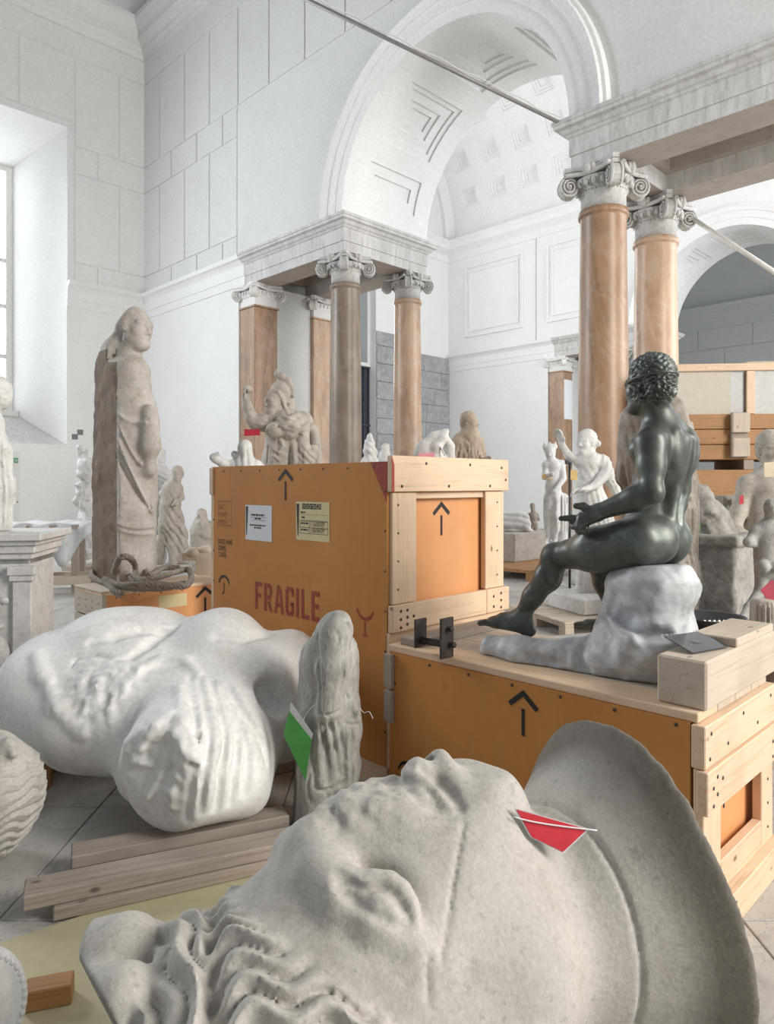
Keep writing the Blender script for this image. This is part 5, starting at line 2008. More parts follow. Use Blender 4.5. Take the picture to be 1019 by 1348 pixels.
# ------------------------------------------------------------------ headless draped statuette
S = Sc(.0058)
D0 = 2.64
q = lambda x, y, dd=0.0: P(x, y, D0 + dd)
r_ = lambda n: px2m(n, D0)
S.chain([q(436, 826, .03), q(434, 870, .04), q(432, 930, .04)], [r_(22), r_(32), r_(33)], .05)     # torso
S.cap(q(412, 860, .08), q(406, 930, .08), r_(13), r_(18), .05)
S.chain([q(443, 826, -.03), q(437, 880, -.07), q(432, 936, -.08)], [r_(22), r_(19), r_(14)], .02)   # arm
S.cap(q(458, 850, .04), q(458, 900, .05), r_(11), r_(13), .04)
S.chain([q(450, 930, .02), q(448, 960, .02), q(446, 1010, .02), q(444, 1096, .02)], [r_(24), r_(25), r_(25), r_(26)], .05)
S.chain([q(424, 945), q(422, 1020), q(418, 1096)], [r_(24), r_(27), r_(32)], .05)
S.chain([q(410, 950, .10), q(402, 1096, .10)], [r_(18), r_(19)], .05)
S.cap(q(437, 1096, .02), q(410, 1096, .04), r_(30), r_(30), .02)
S.plane(q(418, 822, 0), (-.72, -.05, .69), .02)
S.carve([(418, 838), (419, 870), (420, 905), (421, 935)], [.010, .012, .012, .010], .008)           # hollow before the arm
S.carve([(455, 842), (453, 875), (449, 912), (446, 930)], [.006, .009, .009, .007], .010)
S.carve([(421, 938), (434, 942), (447, 936)], .006, .006)                                             # wrist edge
S.carve([(455, 953), (464, 954), (473, 952)], .005, .004)
S.carve([(456, 912), (461, 930), (468, 948)], .004, .006)
S.carve([(460, 925), (468, 935), (472, 948)], .010, .012, 'u', -.004)
for L_ in ([(424, 948), (430, 985), (432, 1030)], [(434, 948), (441, 985), (447, 1022)], [(445, 955), (450, 1000), (456, 1030)], [(463, 960), (464, 1010), (462, 1075)], [(455, 1040), (452, 1060), (450, 1085)],
           [(412, 950), (411, 990), (414, 1030)], [(430, 1045), (430, 1070), (428, 1092)], [(441, 1045), (440, 1070), (438, 1090)], [(400, 1000), (396, 1040), (392, 1085)], [(407, 1020), (405, 1050), (402, 1088)]):
    S.carve(L_, [.005, .008, .006], .010)
S.carve([(414, 1036), (424, 1041), (436, 1038), (450, 1032), (456, 1024), (450, 1018)], .008, .006)
for L_ in ([(419, 945), (420, 985), (423, 1034)], [(429, 950), (436, 990), (440, 1034)], [(440, 950), (446, 985), (452, 1020)], [(457, 965), (458, 1010), (457, 1075)], [(402, 960), (403, 1000), (406, 1080)]):
    S.carve(L_, [.006, .009, .008], .010, 'u', -.003)
S.carve([(442, 832), (446, 837), (446, 844), (443, 848)], .005, .003)
rough_x(S, .0022, 45, 3)
S.plane((0, 0, .0), (0, 0, -1), .004)
st = S.build('draped_statuette', 'statuette_stone')
tag(st, 'headless grey draped statuette with a hanging arm standing before the FRAGILE crate', 'sculpture')
# ------------------------------------------------------------------ seated bronze youth on his rock
Dh = 2.42
BASE = np.array([*P(745, 875, 2.45)[:2], T2])
br = tag(empty('seated_bronze_statue', BASE), 'dark bronze statue of a seated nude youth on a grey-blue marble rock', 'sculpture')
s = .80
S = Sc(.0045)
S_arm = []
hipL, hipR = P(842, 713, 2.40), P(872, 716, 2.55)
pel = P(859, 706, 2.49)
wst = P(864, 656, 2.505)
chst = P(874, 604, 2.50)
nkb = P(868, 562, 2.50)
shL, shR = P(857, 584, 2.385), P(900, 584, 2.63)
fwd = nrm(np.array([-.72, .69, 0])); lft = np.array([-.69, -.72, 0.])
TF = frame_from(fwd, (0, 0, 1))
# pelvis, belly, ribcage
S.ell(pel + np.array([0, 0, .015]), np.array([.128, .098, .095]), TF, .06)
S.ell(wst + fwd * .01, np.array([.102, .078, .10]), TF, .06)
S.ell(chst - fwd * .004, np.array([.128, .092, .125]), TF, .06)
S.cap(chst + np.array([0, 0, .085]) - lft * -.05, chst + np.array([0, 0, .085]) - lft * .06, .052, .052, .05)
S.cap(shL + np.array([0, 0, .0]), nkb + lft * .02 - fwd * .02, .040, .036, .05)          # trapezius
S.cap(shR, nkb - lft * .02 - fwd * .02, .040, .036, .05)
S.ell(chst + fwd * .062 + lft * .055 + np.array([0, 0, .03]), np.array([.062, .035, .05]), TF, .03)
S.ell(chst + fwd * .062 - lft * .055 + np.array([0, 0, .03]), np.array([.062, .035, .05]), TF, .03)
# back: shoulder blades, muscles beside the spine, furrow
for q_ in (1, -1):
    S.ell(chst - fwd * .070 + lft * .062 * q_ + np.array([0, 0, .03]), np.array([.050, .026, .07]), TF, .03)
    S.chain([chst - fwd * .078 + lft * .026 * q_ + np.array([0, 0, .06]), wst - fwd * .066 + lft * .026 * q_ + np.array([0, 0, .02]), pel - fwd * .072 + lft * .03 * q_ + np.array([0, 0, .05])], [.026, .027, .022], .022)
    S.ell(pel - fwd * .046 + lft * .056 * q_ + np.array([0, 0, -.008]), np.array([.062, .066, .080]), TF, .016)
S.chain([chst - fwd * .108 + np.array([0, 0, .06]), wst - fwd * .098 + np.array([0, 0, .02]), pel - fwd * .10 + np.array([0, 0, .055])], [.012, .012, .009], .02, mode='s')
S.cap(pel - fwd * .125 + np.array([0, 0, .03]), pel - fwd * .12 + np.array([0, 0, -.09]), .006, .008, .012, 's')
# neck and head
hc = P(852, 507, 2.47)
hf = nrm(np.array([-.58, .81, -.08]))
S.cap(nkb - fwd * .01, hc + np.array([.006, -.0, -.055]) - hf * .015, .052, .050, .035)
head(S, hc + np.array([0, 0, .0]), hf, (0.03, 0, 1), .80, hair=1.04)
HFr = frame_from(hf, (0.03, 0, 1))


def bcurls(p, d):
    q = (p - hc) @ HFr / .80
    r2 = np.sqrt((q * q).sum(1))
    w = np.clip((.055 - q[:, 1] + .25 * np.maximum(q[:, 2] - .03, 0)) / .02, 0, 1) * np.clip((q[:, 2] + .085) / .02, 0, 1) * (r2 < .15)
    a = np.arctan2(q[:, 0], q[:, 1] + .02)
    up_ = np.clip((q[:, 2] - .005) / .012, 0, 1)
    rad = np.arctan2(np.sqrt(q[:, 0] ** 2 + (q[:, 1] + .02) ** 2), q[:, 2] - .02)
    comb = np.sin(a * 19 + 6 * np.sin(rad * 5) + 2 * np.sin(a * 3)) * .6 + .4 * np.sin(rad * 17 + a * 4)
    cur = np.sin(a * 15 + 2.5 * np.sin(q[:, 2] * 150)) * np.sin(q[:, 2] * 190 + 2 * np.sin(a * 8))
    return d - w * .80 * (.0042 * comb * up_ + .0075 * cur * (1 - up_))


S.x(bcurls)
# near (left) arm reaching forward with a pointing hand
elL = P(858, 648, 2.335); wrL = P(786, 675, 2.44)
S.cap(shL, shL + (elL - shL) * .35, .050, .046, .035)
S.chain([shL, shL + (elL - shL) * .5, elL], [.046, .043, .036], .02)
mfa = elL + (wrL - elL) * .28
S.chain([elL, mfa, wrL], [.040, .042, .0265], .018)
hd = nrm(P(755, 690, 2.475) - wrL)
S.cap(wrL, P(768, 684, 2.465), .028, .030, .02, n=(.7, -.7, 0), sq=.75)
hand(S, wrL, hd, (.3, .5, -.8), .86, 1.05, -1, .0125, .01, point=False)
S.chain([P(768, 684, 2.462), P(752, 682, 2.475), P(738.5, 682.5, 2.485)], [.0135, .012, .0095], .006)
S.chain([P(778, 674, 2.455), P(768, 666.5, 2.45), P(758, 666, 2.452)], [.016, .013, .0105], .008)
# far arm resting on the rock
elR = P(896, 642, 2.70); wrR = P(880, 712, 2.735)
S.cap(shR, shR + (elR - shR) * .35, .048, .045, .035)
S.chain([shR, elR], [.045, .035], .02)
S.chain([elR, elR + (wrR - elR) * .3, wrR], [.035, .036, .023], .018)
hand(S, wrR, (-.3, .3, -.9), (-.6, -.6, -.2), .78, .4, 1)
# near leg
knL = P(731, 733, 2.655); anL = P(687, 811, 2.745)
S.chain([hipL, hipL + (knL - hipL) * .5, knL], [.082, .072, .046], .035)
S.cap(hipL + (knL - hipL) * .15, hipL + (knL - hipL) * .55, .078, .066, .03)
S.ell(knL + np.array([-.005, 0, .004]), (.043, .043, .046), None, .02)
cal = knL + (anL - knL) * .33 + np.array([.012, -.008, 0])
S.chain([knL, cal, knL + (anL - knL) * .66, anL], [.043, .049, .037, .030], .025)
foot(S, anL + np.array([.004, 0, -.004]), nrm(P(638, 808, 2.83) - P(690, 822, 2.745)), .92)
S.cap(anL + np.array([-.008, .005, -.012]), P(662, 813, 2.79), .030, .020, .02)
S.cap(anL + np.array([.006, 0, -.03]), P(652, 818, 2.80), .024, .018, .015)
S.ell(anL + np.array([.01, -.022, .0]), (.011, .009, .011), None, .008)
# far leg tucked back
knR = P(789, 742, 2.85); anR = P(812, 816, 2.80)
S.chain([hipR, hipR + (knR - hipR) * .5, knR], [.080, .068, .045], .035)
S.chain([knR, knR + (anR - knR) * .33, anR], [.042, .044, .027], .025)
foot(S, anR + np.array([0, 0, -.004]), nrm(P(780, 826, 2.86) - P(812, 836, 2.80)), .86)
S.plane(P(868, 747, 2.40), (0.02, 0, -1), .004) if False else None
bz = S.build('bronze_figure', 'bronze', br, BASE)
# band in the hair
TB = frame_from(hf, nrm(np.array([.15, -.12, 1])))
pts = []
for i in range(48):
    a = 2 * math.pi * i / 48
    pts.append(hc + TB @ (np.array([.0895 * math.cos(a), -.026 + .1075 * math.sin(a), .020 - .010 * math.sin(a)]) * .80) - BASE)
MB().tube(pts, .0058, 8, closed=True).build('hair_band', M['bronze'], bz)
# the rock: a tall block behind, a long tongue under the foot
S = Sc(.007)
zt = lambda px, D: P(px, 0, D)
S.box(P(852, 800, 2.47), (.105, .10, .135), frame_from(fwd, (0, 0, 1)), .05, .08)
S.cap(P(866, 775, 2.42), P(862, 850, 2.40), .105, .12, .08)
S.ell(P(868, 775, 2.42), (.13, .11, .09), None, .07)
S.ell(P(890, 760, 2.48), (.06, .07, .05), None, .05)
S.ell(P(880, 835, 2.42), (.07, .07, .06), None, .05)
S.cap(P(828, 862, 2.43), P(868, 862, 2.38), .11, .105, .09)
S.cap(P(800, 872, 2.46), P(690, 864, 2.62), .080, .060, .06)
S.cap(P(690, 862, 2.64), P(648, 853, 2.72), .060, .048, .05)
S.cap(P(760, 864, 2.62), P(690, 856, 2.75), .060, .048, .05)
S.cap(P(818, 775, 2.50), P(818, 860, 2.48), .062, .075, .05)
S.ell(P(850, 778, 2.285), (.036, .03, .024), None, .03, 's')
S.ell(P(800, 832, 2.33), (.05, .04, .03), None, .05, 's')
S.cap(P(744, 850, 2.47), P(742, 880, 2.46), .010, .010, .014, 's')
S.carve([(800, 812), (815, 826), (835, 845), (850, 866)], [.012, .016, .016, .012], .03, 'u', -.006)
S.carve([(806, 790), (822, 812), (850, 832), (880, 838)], [.012, .02, .02, .014], .03)
S.carve([(690, 862), (715, 868), (738, 874)], .010, .02)
S.carve([(770, 850), (762, 868), (775, 884)], .012, .02)
rough_x(S, .007, 15, 21)
rough_x(S, .003, 45, 22)
S.plane(P(870, 743.5, 2.42), (-.03, .1, 1), .012)
S.plane((0, 0, T2), (0, 0, -1), .003)
hp_ = S.hits([(871, 843), (890, 841)])
rk = S.build('rock_base', 'blue_marble', br, BASE)
xd_ = nrm(hp_[1] - hp_[0]); fn_ = nrm(np.array([0, 0, H]) - hp_[0]); zd_ = nrm(np.cross(fn_, xd_))
nm_ = text_mb('5312', .026)
on_face(nm_, rk, 'inventory_number', 'paper_white', hp_[0] - BASE + fn_ * .004, xd_, zd_)
# ------------------------------------------------------------------ the other statues
def V_(D0):
    return (lambda x, y, dd=0.0: P(x, y, D0 + dd)), (lambda n: px2m(n, D0))


def floor_y(D): return HY + H * F / D


# ---- colossal togate figure with rough-hewn back, at left
D0 = 6.0
q, r = V_(D0)
S = Sc(.0135)
S.chain([q(170, 496, .0), q(165, 560), q(160, 650), q(156, 740), q(154, 846)], [r(28), r(38), r(40), r(42), r(40)], .15)
S.chain([q(146, 488, .1), q(140, 560, .12), q(138, 700, .12), q(136, 846, .12)], [r(26), r(28), r(28), r(28)], .1)
S.chain([q(176, 490, -.08), q(182, 540, -.10), q(180, 620, -.08), q(178, 700, -.05), q(172, 740, .0), q(170, 846, .0)], [r(17), r(19), r(21), r(21), r(16), r(18)], .08)
S.cap(q(150, 462, .06), q(166, 440, .06), r(19), r(15), .06)                 # cloth drawn up to the nape
S.cap(q(170, 466, .02), q(177, 450, .0), r(16), r(14), .05)                  # neck
T_ = head(S, q(177, 431, .0), (.93, -.36, -.06), (0.04, 0, 1), r(57) / .235, hair=None)
S.ell(q(170, 424, .02), (r(21), r(21), r(20)), None, .03)                    # close cap of hair
S.cap(q(196, 540, -.22), q(199, 585, -.2), r(8), r(12), .06)               # forearm and cloth at the front edge
S.cap(q(199, 560, -.22), q(197, 620, -.2), r(8), r(7), .06)
# hewn back: flat cut faces
S.plane(q(119, 600, .1), (-.985, -.12, .03), .02)
S.plane(q(151, 600, -.20), (-.74, -.67, .0), .008)
S.plane(q(131, 452, .0), (-.72, -.1, .69), .03)
# toga hem and long folds
def tg_(p, d):
    x = (p[:, 0] / p[:, 1] * F + CX); y = HY - (p[:, 2] - H) / p[:, 1] * F
    w = np.clip((x - 150) / 10, 0, 1)
    e = 0
    for (x0, y0, x1, y1, x2, y2, a_, wd) in ((150, 540, 165, 560, 190, 556, .02, 3), (152, 548, 165, 590, 183, 610, .025, 3), (153, 575, 165, 630, 198, 672, .035, 4), (153, 600, 170, 650, 196, 668, -.03, 5), (152, 688, 175, 699, 200, 693, .03, 3), (152, 695, 175, 706, 198, 702, .02, 2.5), (172, 725, 178, 745, 180, 780, -.03, 4)):
        t_ = np.clip((x - x0) / (x2 - x0), 0, 1)
        yl = (1 - t_) ** 2 * y0 + 2 * t_ * (1 - t_) * y1 + t_ ** 2 * y2
        e = e + a_ * np.exp(-((y - yl) / wd) ** 2) * (x > x0) * (x < x2 + 4)
    return d - w * e
# (folds are carved along real curves on the body, expressed from the modelling view)
S.x(tg_)
rough_x(S, .007, 7, 31)
rough_x(S, .004, 26, 33)
S.plane((0, 0, 0), (0, 0, -1), .01)
tgo = S.build('toga_statue', 'toga_grey')
tgo.data.materials.append(M['toga_brown'])
mi = np.zeros(len(tgo.data.polygons), np.int32)
nr = np.zeros(len(tgo.data.polygons) * 3, np.float32); tgo.data.polygons.foreach_get('normal', nr); nr = nr.reshape(-1, 3)
ce = np.zeros(len(tgo.data.polygons) * 3, np.float32); tgo.data.polygons.foreach_get('center', ce); ce = ce.reshape(-1, 3)
wc = ce + np.array(tgo.location)
xp = CX + F * wc[:, 0] / wc[:, 1]
mi[((nr @ np.array([-.74, -.67, 0])) > .80) & (xp < 154)] = 1
mi[nr[:, 0] < -.85] = 1
mi[(wc[:, 2] > H + (HY - 462) / F * 6.0)] = 0
tgo.data.polygons.foreach_set('material_index', mi)
tag(tgo, 'tall brownish stone statue of a cloaked man in profile, its back left rough-hewn', 'sculpture')


def plinth(parent, c, w, d, h, mat='white_marble', rz=R45, z0=0.0, base=None):
    return MB().bbox((-w / 2, -d / 2, 0), (w / 2, d / 2, h), .015).build('plinth', M[mat], parent, (c[0] - base[0], c[1] - base[1], z0 - base[2]), rz)


def statue(name, S, mat, label, base, group=None, plinths=()):
    """Empty at the base with the figure and its plinth as parts"""
    root = tag(empty(name, base), label, 'sculpture', group)
    o = S.build('figure', mat, root, np.asarray(base, float))
    for (c, w, d, h, m_, rz, z0) in plinths:
        plinth(root, c, w, d, h, m_, rz, z0, base)
    return root, o


# ---- warrior with crested helmet behind the tall crate
D0 = 6.8
q, r = V_(D0)
S = Sc(.0088)
S.cap(q(376, 562), q(370, 612), r(25), r(24), .04)                         # cuirass
S.cap(q(360, 556, -.04), q(398, 556, .08), r(13), r(15), .04)
S.ell(q(362, 566, -.20), (r(12), .07, r(11)), None, .03); S.ell(q(381, 568, -.17), (r(11), .07, r(11)), None, .03)
S.chain([q(370, 612), q(372, 680), q(372, 760)], [r(25), r(33), r(36)], .06)
S.cap(q(370, 548), q(366, 538), r(10), r(9), .03)
T_ = head(S, q(363, 528, -.03), (-.78, -.60, -.08), (-.03, 0, 1), r(37) / .235, hair=None, beard=True, ears=False)
S.ell(q(371, 516, .04), (r(15), r(16.5), r(16)), None, .006)               # helmet bowl
S.ell(q(381, 534, .06), (r(8.5), r(9), r(15)), None, .012)                 # neck guard and curls
S.carve([(352, 521), (358, 514), (366, 516), (372, 526), (376, 538), (380, 548)], [r(1.8), r(2.6), r(3), r(2.8), r(2.6), r(2)], .006, 'u')
S.chain([q(364, 493), q(371, 496), q(379, 502), q(384, 511), q(386, 522)], [r(3.4), r(5.4), r(5.6), r(4), r(2)], .012)
S.cap(q(365, 489), q(366, 494), r(3.2), r(3), .006)
# raised arm with fist, short sleeve
S.chain([q(357, 557, -.04), q(344, 556, -.07), q(336, 556, -.08)], [r(13), r(12), r(10)], .02)
S.chain([q(340, 555, -.07), q(331, 550, -.09), q(326, 534, -.1), q(323.5, 524, -.1)], [r(8), r(7.8), r(6.2), r(4.6)], .02)
hand(S, q(323.5, 526, -.1), (.05, 0, 1), (.9, -.35, 0), 1.10, 1.0, -1, .0135, .02)
# lowered arm with armlet, cloak knotted on the shoulder
S.chain([q(397, 560, .0), q(398, 580, -.10), q(403, 600, -.16)], [r(11.5), r(9), r(7.5)], .015)
S.chain([q(391, 568, -.12), q(398, 571, -.15), q(405, 568, -.08)], [r(2.4), r(2.6), r(2.4)], .006)
S.chain([q(368, 552, -.18), q(375, 561, -.22), q(386, 562, -.20), q(396, 553, -.10), q(405, 555, .05)], [r(5), r(6.5), r(7.5), r(8), r(7)], .012)
S.chain([q(371, 549, -.18), q(380, 553, -.22), q(391, 547, -.14)], [r(4), r(5), r(5)], .010)
S.cap(q(386, 584, -.14), q(390, 614, -.18), r(5), r(7), .012)
S.cap(q(394, 588, -.12), q(398, 614, -.16), r(4), r(6), .012)
S.chain([q(412, 592, -.06), q(407, 604, -.14), q(398, 618, -.18)], [r(7), r(9), r(10)], .012)
S.cap(q(413, 566, .14), q(418, 614, .14), r(7), r(8), .03)                  # shield rim behind
folds(S, (.35, 0, .94), .05, .013, q(384, 556, -.2), .10, 3, .25)
folds(S, (.25, 0, .95), .045, .013, q(344, 556, -.08), .085, 4, .2)
folds(S, (.70, 0, .70), .048, .018, q(405, 606, -.14), .13, 5, .2)
folds(S, (.95, 0, .1), .05, .014, q(392, 602, -.16), .10, 6, .3)
for L_ in ([(366, 560), (365, 582), (364, 606)], [(352, 566), (353, 588), (351, 610)], [(379, 576), (381, 594), (381, 612)]): S.carve(L_, r(1.5), .010)
S.carve([(356, 583), (361, 592), (368, 596), (373, 588), (370, 580)], r(2.4), .008, 'u', .0)
S.carve([(360, 600), (368, 606), (376, 602)], r(2), .008, 'u')
drape(S, q(372, 700), 22, .03, .3, 1.30, .12, 3)
bs = q(372, 0); bs[2] = 0
statue('warrior_statue', S, 'warm_marble', 'helmeted bearded warrior statue raising a fist behind the tall crate', bs, None,
       [((bs[0], bs[1]), .75, .75, .42, 'white_marble', R45, 0)])
flat('tag_red', (.50, .03, .05), .6)
flat('tag_pink', (.80, .32, .36), .6)
flat('tag_green', (.06, .30, .055), .45)
flat('tag_yellow', (.75, .52, .20), .6)
flat('tag_film', (.62, .62, .63), .2)


def card(px, D, quad, mat, label, name='tag_card', border=None):
    """stiff card hung on a statue: quad = pixel corners with depth offsets"""
    L = [P(x, y, D + dd) for (x, y, dd) in quad]
    n_ = nrm(np.cross(L[1] - L[0], L[2] - L[1]))
    c = sum(L) / 4
    L = [p - c for p in L]
    th = n_ * .0012
    mb = MB().add([p - th for p in L] + [p + th for p in L], [(3, 2, 1, 0), (4, 5, 6, 7), (0, 1, 5, 4), (1, 2, 6, 5), (2, 3, 7, 6), (3, 0, 4, 7)])
    o = mb.build(name, M[mat], None, tuple(c))
    tag(o, label, 'tag')
    return o, L, c


card(0, 6.6, [(321.5, 565, 0), (342, 565, .0), (342.5, 573, .0), (321.5, 574, 0)], 'tag_red', 'small dark red card hanging under the raised arm of the warrior')

# ---- small figure lying behind the crate's far corner, one arm out
D0 = 5.6
q, r = V_(D0)
S = Sc(.010)
T_ = head(S, q(323, 594), (.15, -.85, -.35), (-.1, 0, 1), r(24) / .225, hair=1.06)
S.cap(q(323, 606), q(326, 612, .02), r(7), r(8), .02)
S.cap(q(306, 616, .0), q(342, 618, .05), r(10), r(9), .05)
S.chain([q(325, 620), q(325, 720), q(325, 848)], [r(18), r(22), r(26)], .06)
S.chain([q(306, 614, -.0), q(292, 609, -.06), q(284, 604, -.08)], [r(6.5), r(5.5), r(4.2)], .02)
S.chain([q(284, 605, -.08), q(281, 602, -.08), q(288, 597, -.1)], [r(5), r(4.5), r(3)], .02)
S.cap(q(309, 598, .04), q(313, 602, .02), r(5), r(5), .02)
folds(S, (1, 0, .2), .05, .012, q(330, 614), .16, 2, .4)
drape(S, q(325, 700), 18, .025, .05, 1.2, .1, 6)
S.plane((0, 0, 0), (0, 0, -1), .004)
bs = q(325, 0); bs[2] = 0
statue('small_figure_statue', S, 'white_marble', 'small pale figure with bent arm peering over the far corner of the FRAGILE crate', bs)

# ---- wrapped white bust and neighbour between the columns
D0 = 7.6
q, r = V_(D0)
S = Sc(.012)
S.chain([q(487, 572), q(487, 583), q(487, 594), q(487, 604)], [r(2.5), r(6), r(8.5), r(5.5)], .03)
S.cap(q(480, 608), q(494, 608), r(5), r(5), .03)
S.chain([q(487, 612), q(487, 700), q(487, 796)], [r(10), r(12), r(14)], .05)
folds(S, (.8, 0, .6), .05, .012, q(487, 590), .14, 3, .6)
rough_x(S, .008, 25, 3)
S.plane((0, 0, 0), (0, 0, -1), .004)
bs = q(487, 0); bs[2] = 0
tag(S.build('wrapped_bust', 'white_marble', None, bs), 'narrow white pointed veiled bust beside the grey corner column', 'sculpture')
S = Sc(.014)
S.chain([q(507, 588, .6), q(507, 604, .6), q(507, 792, .6)], [r(6), r(8), r(11)], .05)
rough_x(S, .01, 20, 5)
S.plane((0, 0, 0), (0, 0, -1), .004)
bs = q(507, 0, .6); bs[2] = 0
tag(S.build('stone_fragment', 'white_marble', None, bs), 'small rounded white fragment left of the pale orange column', 'sculpture')

# ---- crouching nude seen over the crate, with pink card
D0 = 5.0
q, r = V_(D0)
S = Sc(.010)
S.chain([q(552, 598), q(560, 590), q(573, 577), q(583, 571)], [r(8), r(9.5), r(7.5), r(5)], .05)
S.chain([q(566, 600, -.02), q(575, 590, -.06), q(584, 577, -.04), q(589, 569, -.02)], [r(8), r(6), r(5), r(2)], .03)
S.chain([q(580, 572), q(586, 568), q(590, 566)], [r(4), r(3), r(1.6)], .02)
S.chain([q(587, 577, .02), q(592, 588, .05), q(594, 606, .05)], [r(5), r(6), r(6)], .03)
S.chain([q(560, 600), q(572, 606), q(574, 660)], [r(12), r(14), r(16)], .04)
S.chain([q(574, 650), q(574, 760), q(574, 876)], [r(20), r(26), r(30)], .05)
S.cap(q(580, 588, -.1), q(586, 600, -.1), r(1.4), r(1.4), .004)
drape(S, q(574, 750), 18, .03, .05, 1.05, .1, 6)
S.plane((0, 0, 0), (0, 0, -1), .004)
bs = q(574, 0); bs[2] = 0
tag(S.build('bent_figure_statue', 'white_marble', None, bs), 'white bent-over figure fragment behind the crate, left of the draped bust', 'sculpture')
card(0, 4.84, [(551, 597, 0), (572, 596, 0), (572, 604, 0), (551, 605, 0)], 'tag_pink', 'pink card on the bent-over figure above the tall crate')

# ---- draped man, tan marble, standing behind the crate
D0 = 5.4
q, r = V_(D0)
S = Sc(.011)
T_ = head(S, q(619, 556), (.86, -.5, -.05), (0, 0, 1), r(27) / .235, hair=.98)
S.cap(q(618, 566), q(617, 574), r(6.5), r(8), .03)
S.cap(q(604, 580), q(630, 582, .05), r(8.5), r(8), .04)
S.chain([q(617, 582), q(616, 610), q(616, 740), q(616, 856)], [r(15), r(19), r(22), r(22)], .06)
S.chain([q(603, 584, -.03), q(601, 612, -.05)], [r(8), r(9)], .03)
S.chain([q(631, 584), q(633, 612)], [r(7), r(7)], .03)
S.chain([q(636, 608, -.1), q(641, 606, -.2), q(645, 604, -.25)], [r(4), r(3), r(2.5)], .02)
drape(S, q(617, 700), 24, .020, .05, 1.62, .12, 9)
S.carve([(612, 576), (619, 584), (625, 576)], r(1.6), .008)
S.carve([(609, 577), (613, 592), (622, 606)], r(1.6), .01)
S.plane((0, 0, 0), (0, 0, -1), .004)
bs = q(616, 0); bs[2] = 0
tag(S.build('draped_man_statue', 'tan_marble', None, bs), 'tan marble statue of a short-haired man wrapped in a cloak behind the pine crate end', 'sculpture')

# ---- crowned nude (white) in the next room
D0 = 12.2
q, r = V_(D0)
S = Sc(.017)
T_ = head(S, q(724, 596), (-.35, -.9, -.15), (-.1, 0, 1), r(20) / .235, hair=1.05, slim=True)
S.cap(q(718, 589), q(730, 588), r(4), r(4), .02)
for dx in (-6, 0, 6): S.cap(q(724 + dx, 588), q(724 + dx * 1.25, 582), r(2.2), r(1.2), .02)
S.cap(q(726, 603), q(728, 608), r(5), r(5.5), .03)
shl, shr = q(719, 612), q(739, 611)
S.cap(shl, shr, r(6), r(6), .05)
S.chain([q(729, 615), q(728, 628), q(728, 640), q(729, 652)], [r(10), r(8.5), r(9.5), r(11.5)], .05)
S.chain([shl, q(717, 628, -.1), q(727, 624, -.3)], [r(4.5), r(3.8), r(3)], .02)
S.chain([shr, q(742, 630, -.1), q(730, 648, -.3)], [r(5), r(4), r(3)], .02)
S.chain([q(724, 655), q(722, 678), q(721, 708)], [r(8.5), r(6.5), r(4)], .03)
S.chain([q(733, 655), q(732, 678, -.1), q(730, 708, -.05)], [r(8.5), r(6.2), r(4)], .03)
foot(S, q(721, 709), (-.5, -.8, 0), r(22) / .235 * .9); foot(S, q(731, 709), (-.3, -.9, 0), r(22) / .235 * .9)
S.chain([q(742, 655), q(741, 680), q(741, 712)], [r(6), r(7), r(6)], .03)
drape(S, q(741, 680), 12, .03, .4, 1.15, .1, 3)
bs = q(728, 0); bs[2] = .14
statue('crowned_nude_statue', S, 'white_marble', 'white marble nude woman with a crown standing before the brown pilaster', bs, None,
       [((bs[0], bs[1]), .62, .5, H + (HY - 713) / F * D0 - .14, 'white_marble', .3, .14)])

# ---- huntress with raised arm
D0 = 6.7
q, r = V_(D0)
S = Sc(.0115)
T_ = head(S, q(771, 583), (-.72, -.68, .05), (.05, 0, 1), r(32) / .235, hair=1.06, slim=True)
S.ell(q(787, 584), (r(4.5), r(4.5), r(4.5)), None, .01)
S.cap(q(775, 597), q(777, 604), r(7.5), r(8), .03)
S.cap(q(764, 608), q(792, 609), r(8.5), r(9), .05)
S.chain([q(777, 612), q(775, 628), q(776, 644)], [r(15), r(13), r(14)], .06)
S.chain([q(776, 645), q(780, 668), q(782, 690), q(784, 705)], [r(16), r(20), r(24), r(26)], .06)
S.chain([q(763, 609), q(749, 600, .02), q(740, 585, .05)], [r(6.5), r(5.5), r(4)], .02)
hand(S, q(740, 586, .05), (-.25, 0, .96), (-.7, -.6, 0), 1.0, .25, 1, .012)
S.chain([q(792, 608), q(799, 622, -.1), q(783, 640, -.2), q(768, 645, -.28)], [r(10), r(8), r(5), r(4)], .025)
hand(S, q(770, 645, -.28), (-.95, -.2, -.1), (0, -.5, -.85), 1.0, .3, 1, .012)
S.chain([q(795, 612, .0), q(806, 636, .05), q(818, 660, .1)], [r(9), r(7), r(4)], .03)
S.chain([q(773, 700), q(768, 735), q(764, 775)], [r(10), r(8), r(6)], .03)
S.chain([q(792, 700), q(795, 735), q(794, 775)], [r(10), r(8), r(6)], .03)
foot(S, q(764, 774), (-.8, -.6, 0), 1.0); foot(S, q(794, 774), (-.5, -.8, 0), 1.0)
S.chain([q(778, 705, .1), q(778, 784, .1)], [r(14), r(15)], .05)
folds(S, (1, .2, .12), .05, .016, q(780, 680), .30, 5, .3)
folds(S, (.9, 0, -.4), .05, .014, q(798, 615), .16, 4, .3)
folds(S, (.8, .3, .5), .05, .010, q(774, 625), .14, 7, .4)
folds(S, (.8, 0, .5), .035, .012, q(808, 642, .05), .15, 6, .2)
bs = q(778, 0); bs[2] = .12
statue('huntress_statue', S, 'white_marble', 'white marble huntress with one arm raised and short tunic behind the bronze arm', bs, None,
       [((bs[0], bs[1]), .62, .62, H + (HY - 780) / F * D0 - .12, 'white_marble', .35, .12)])
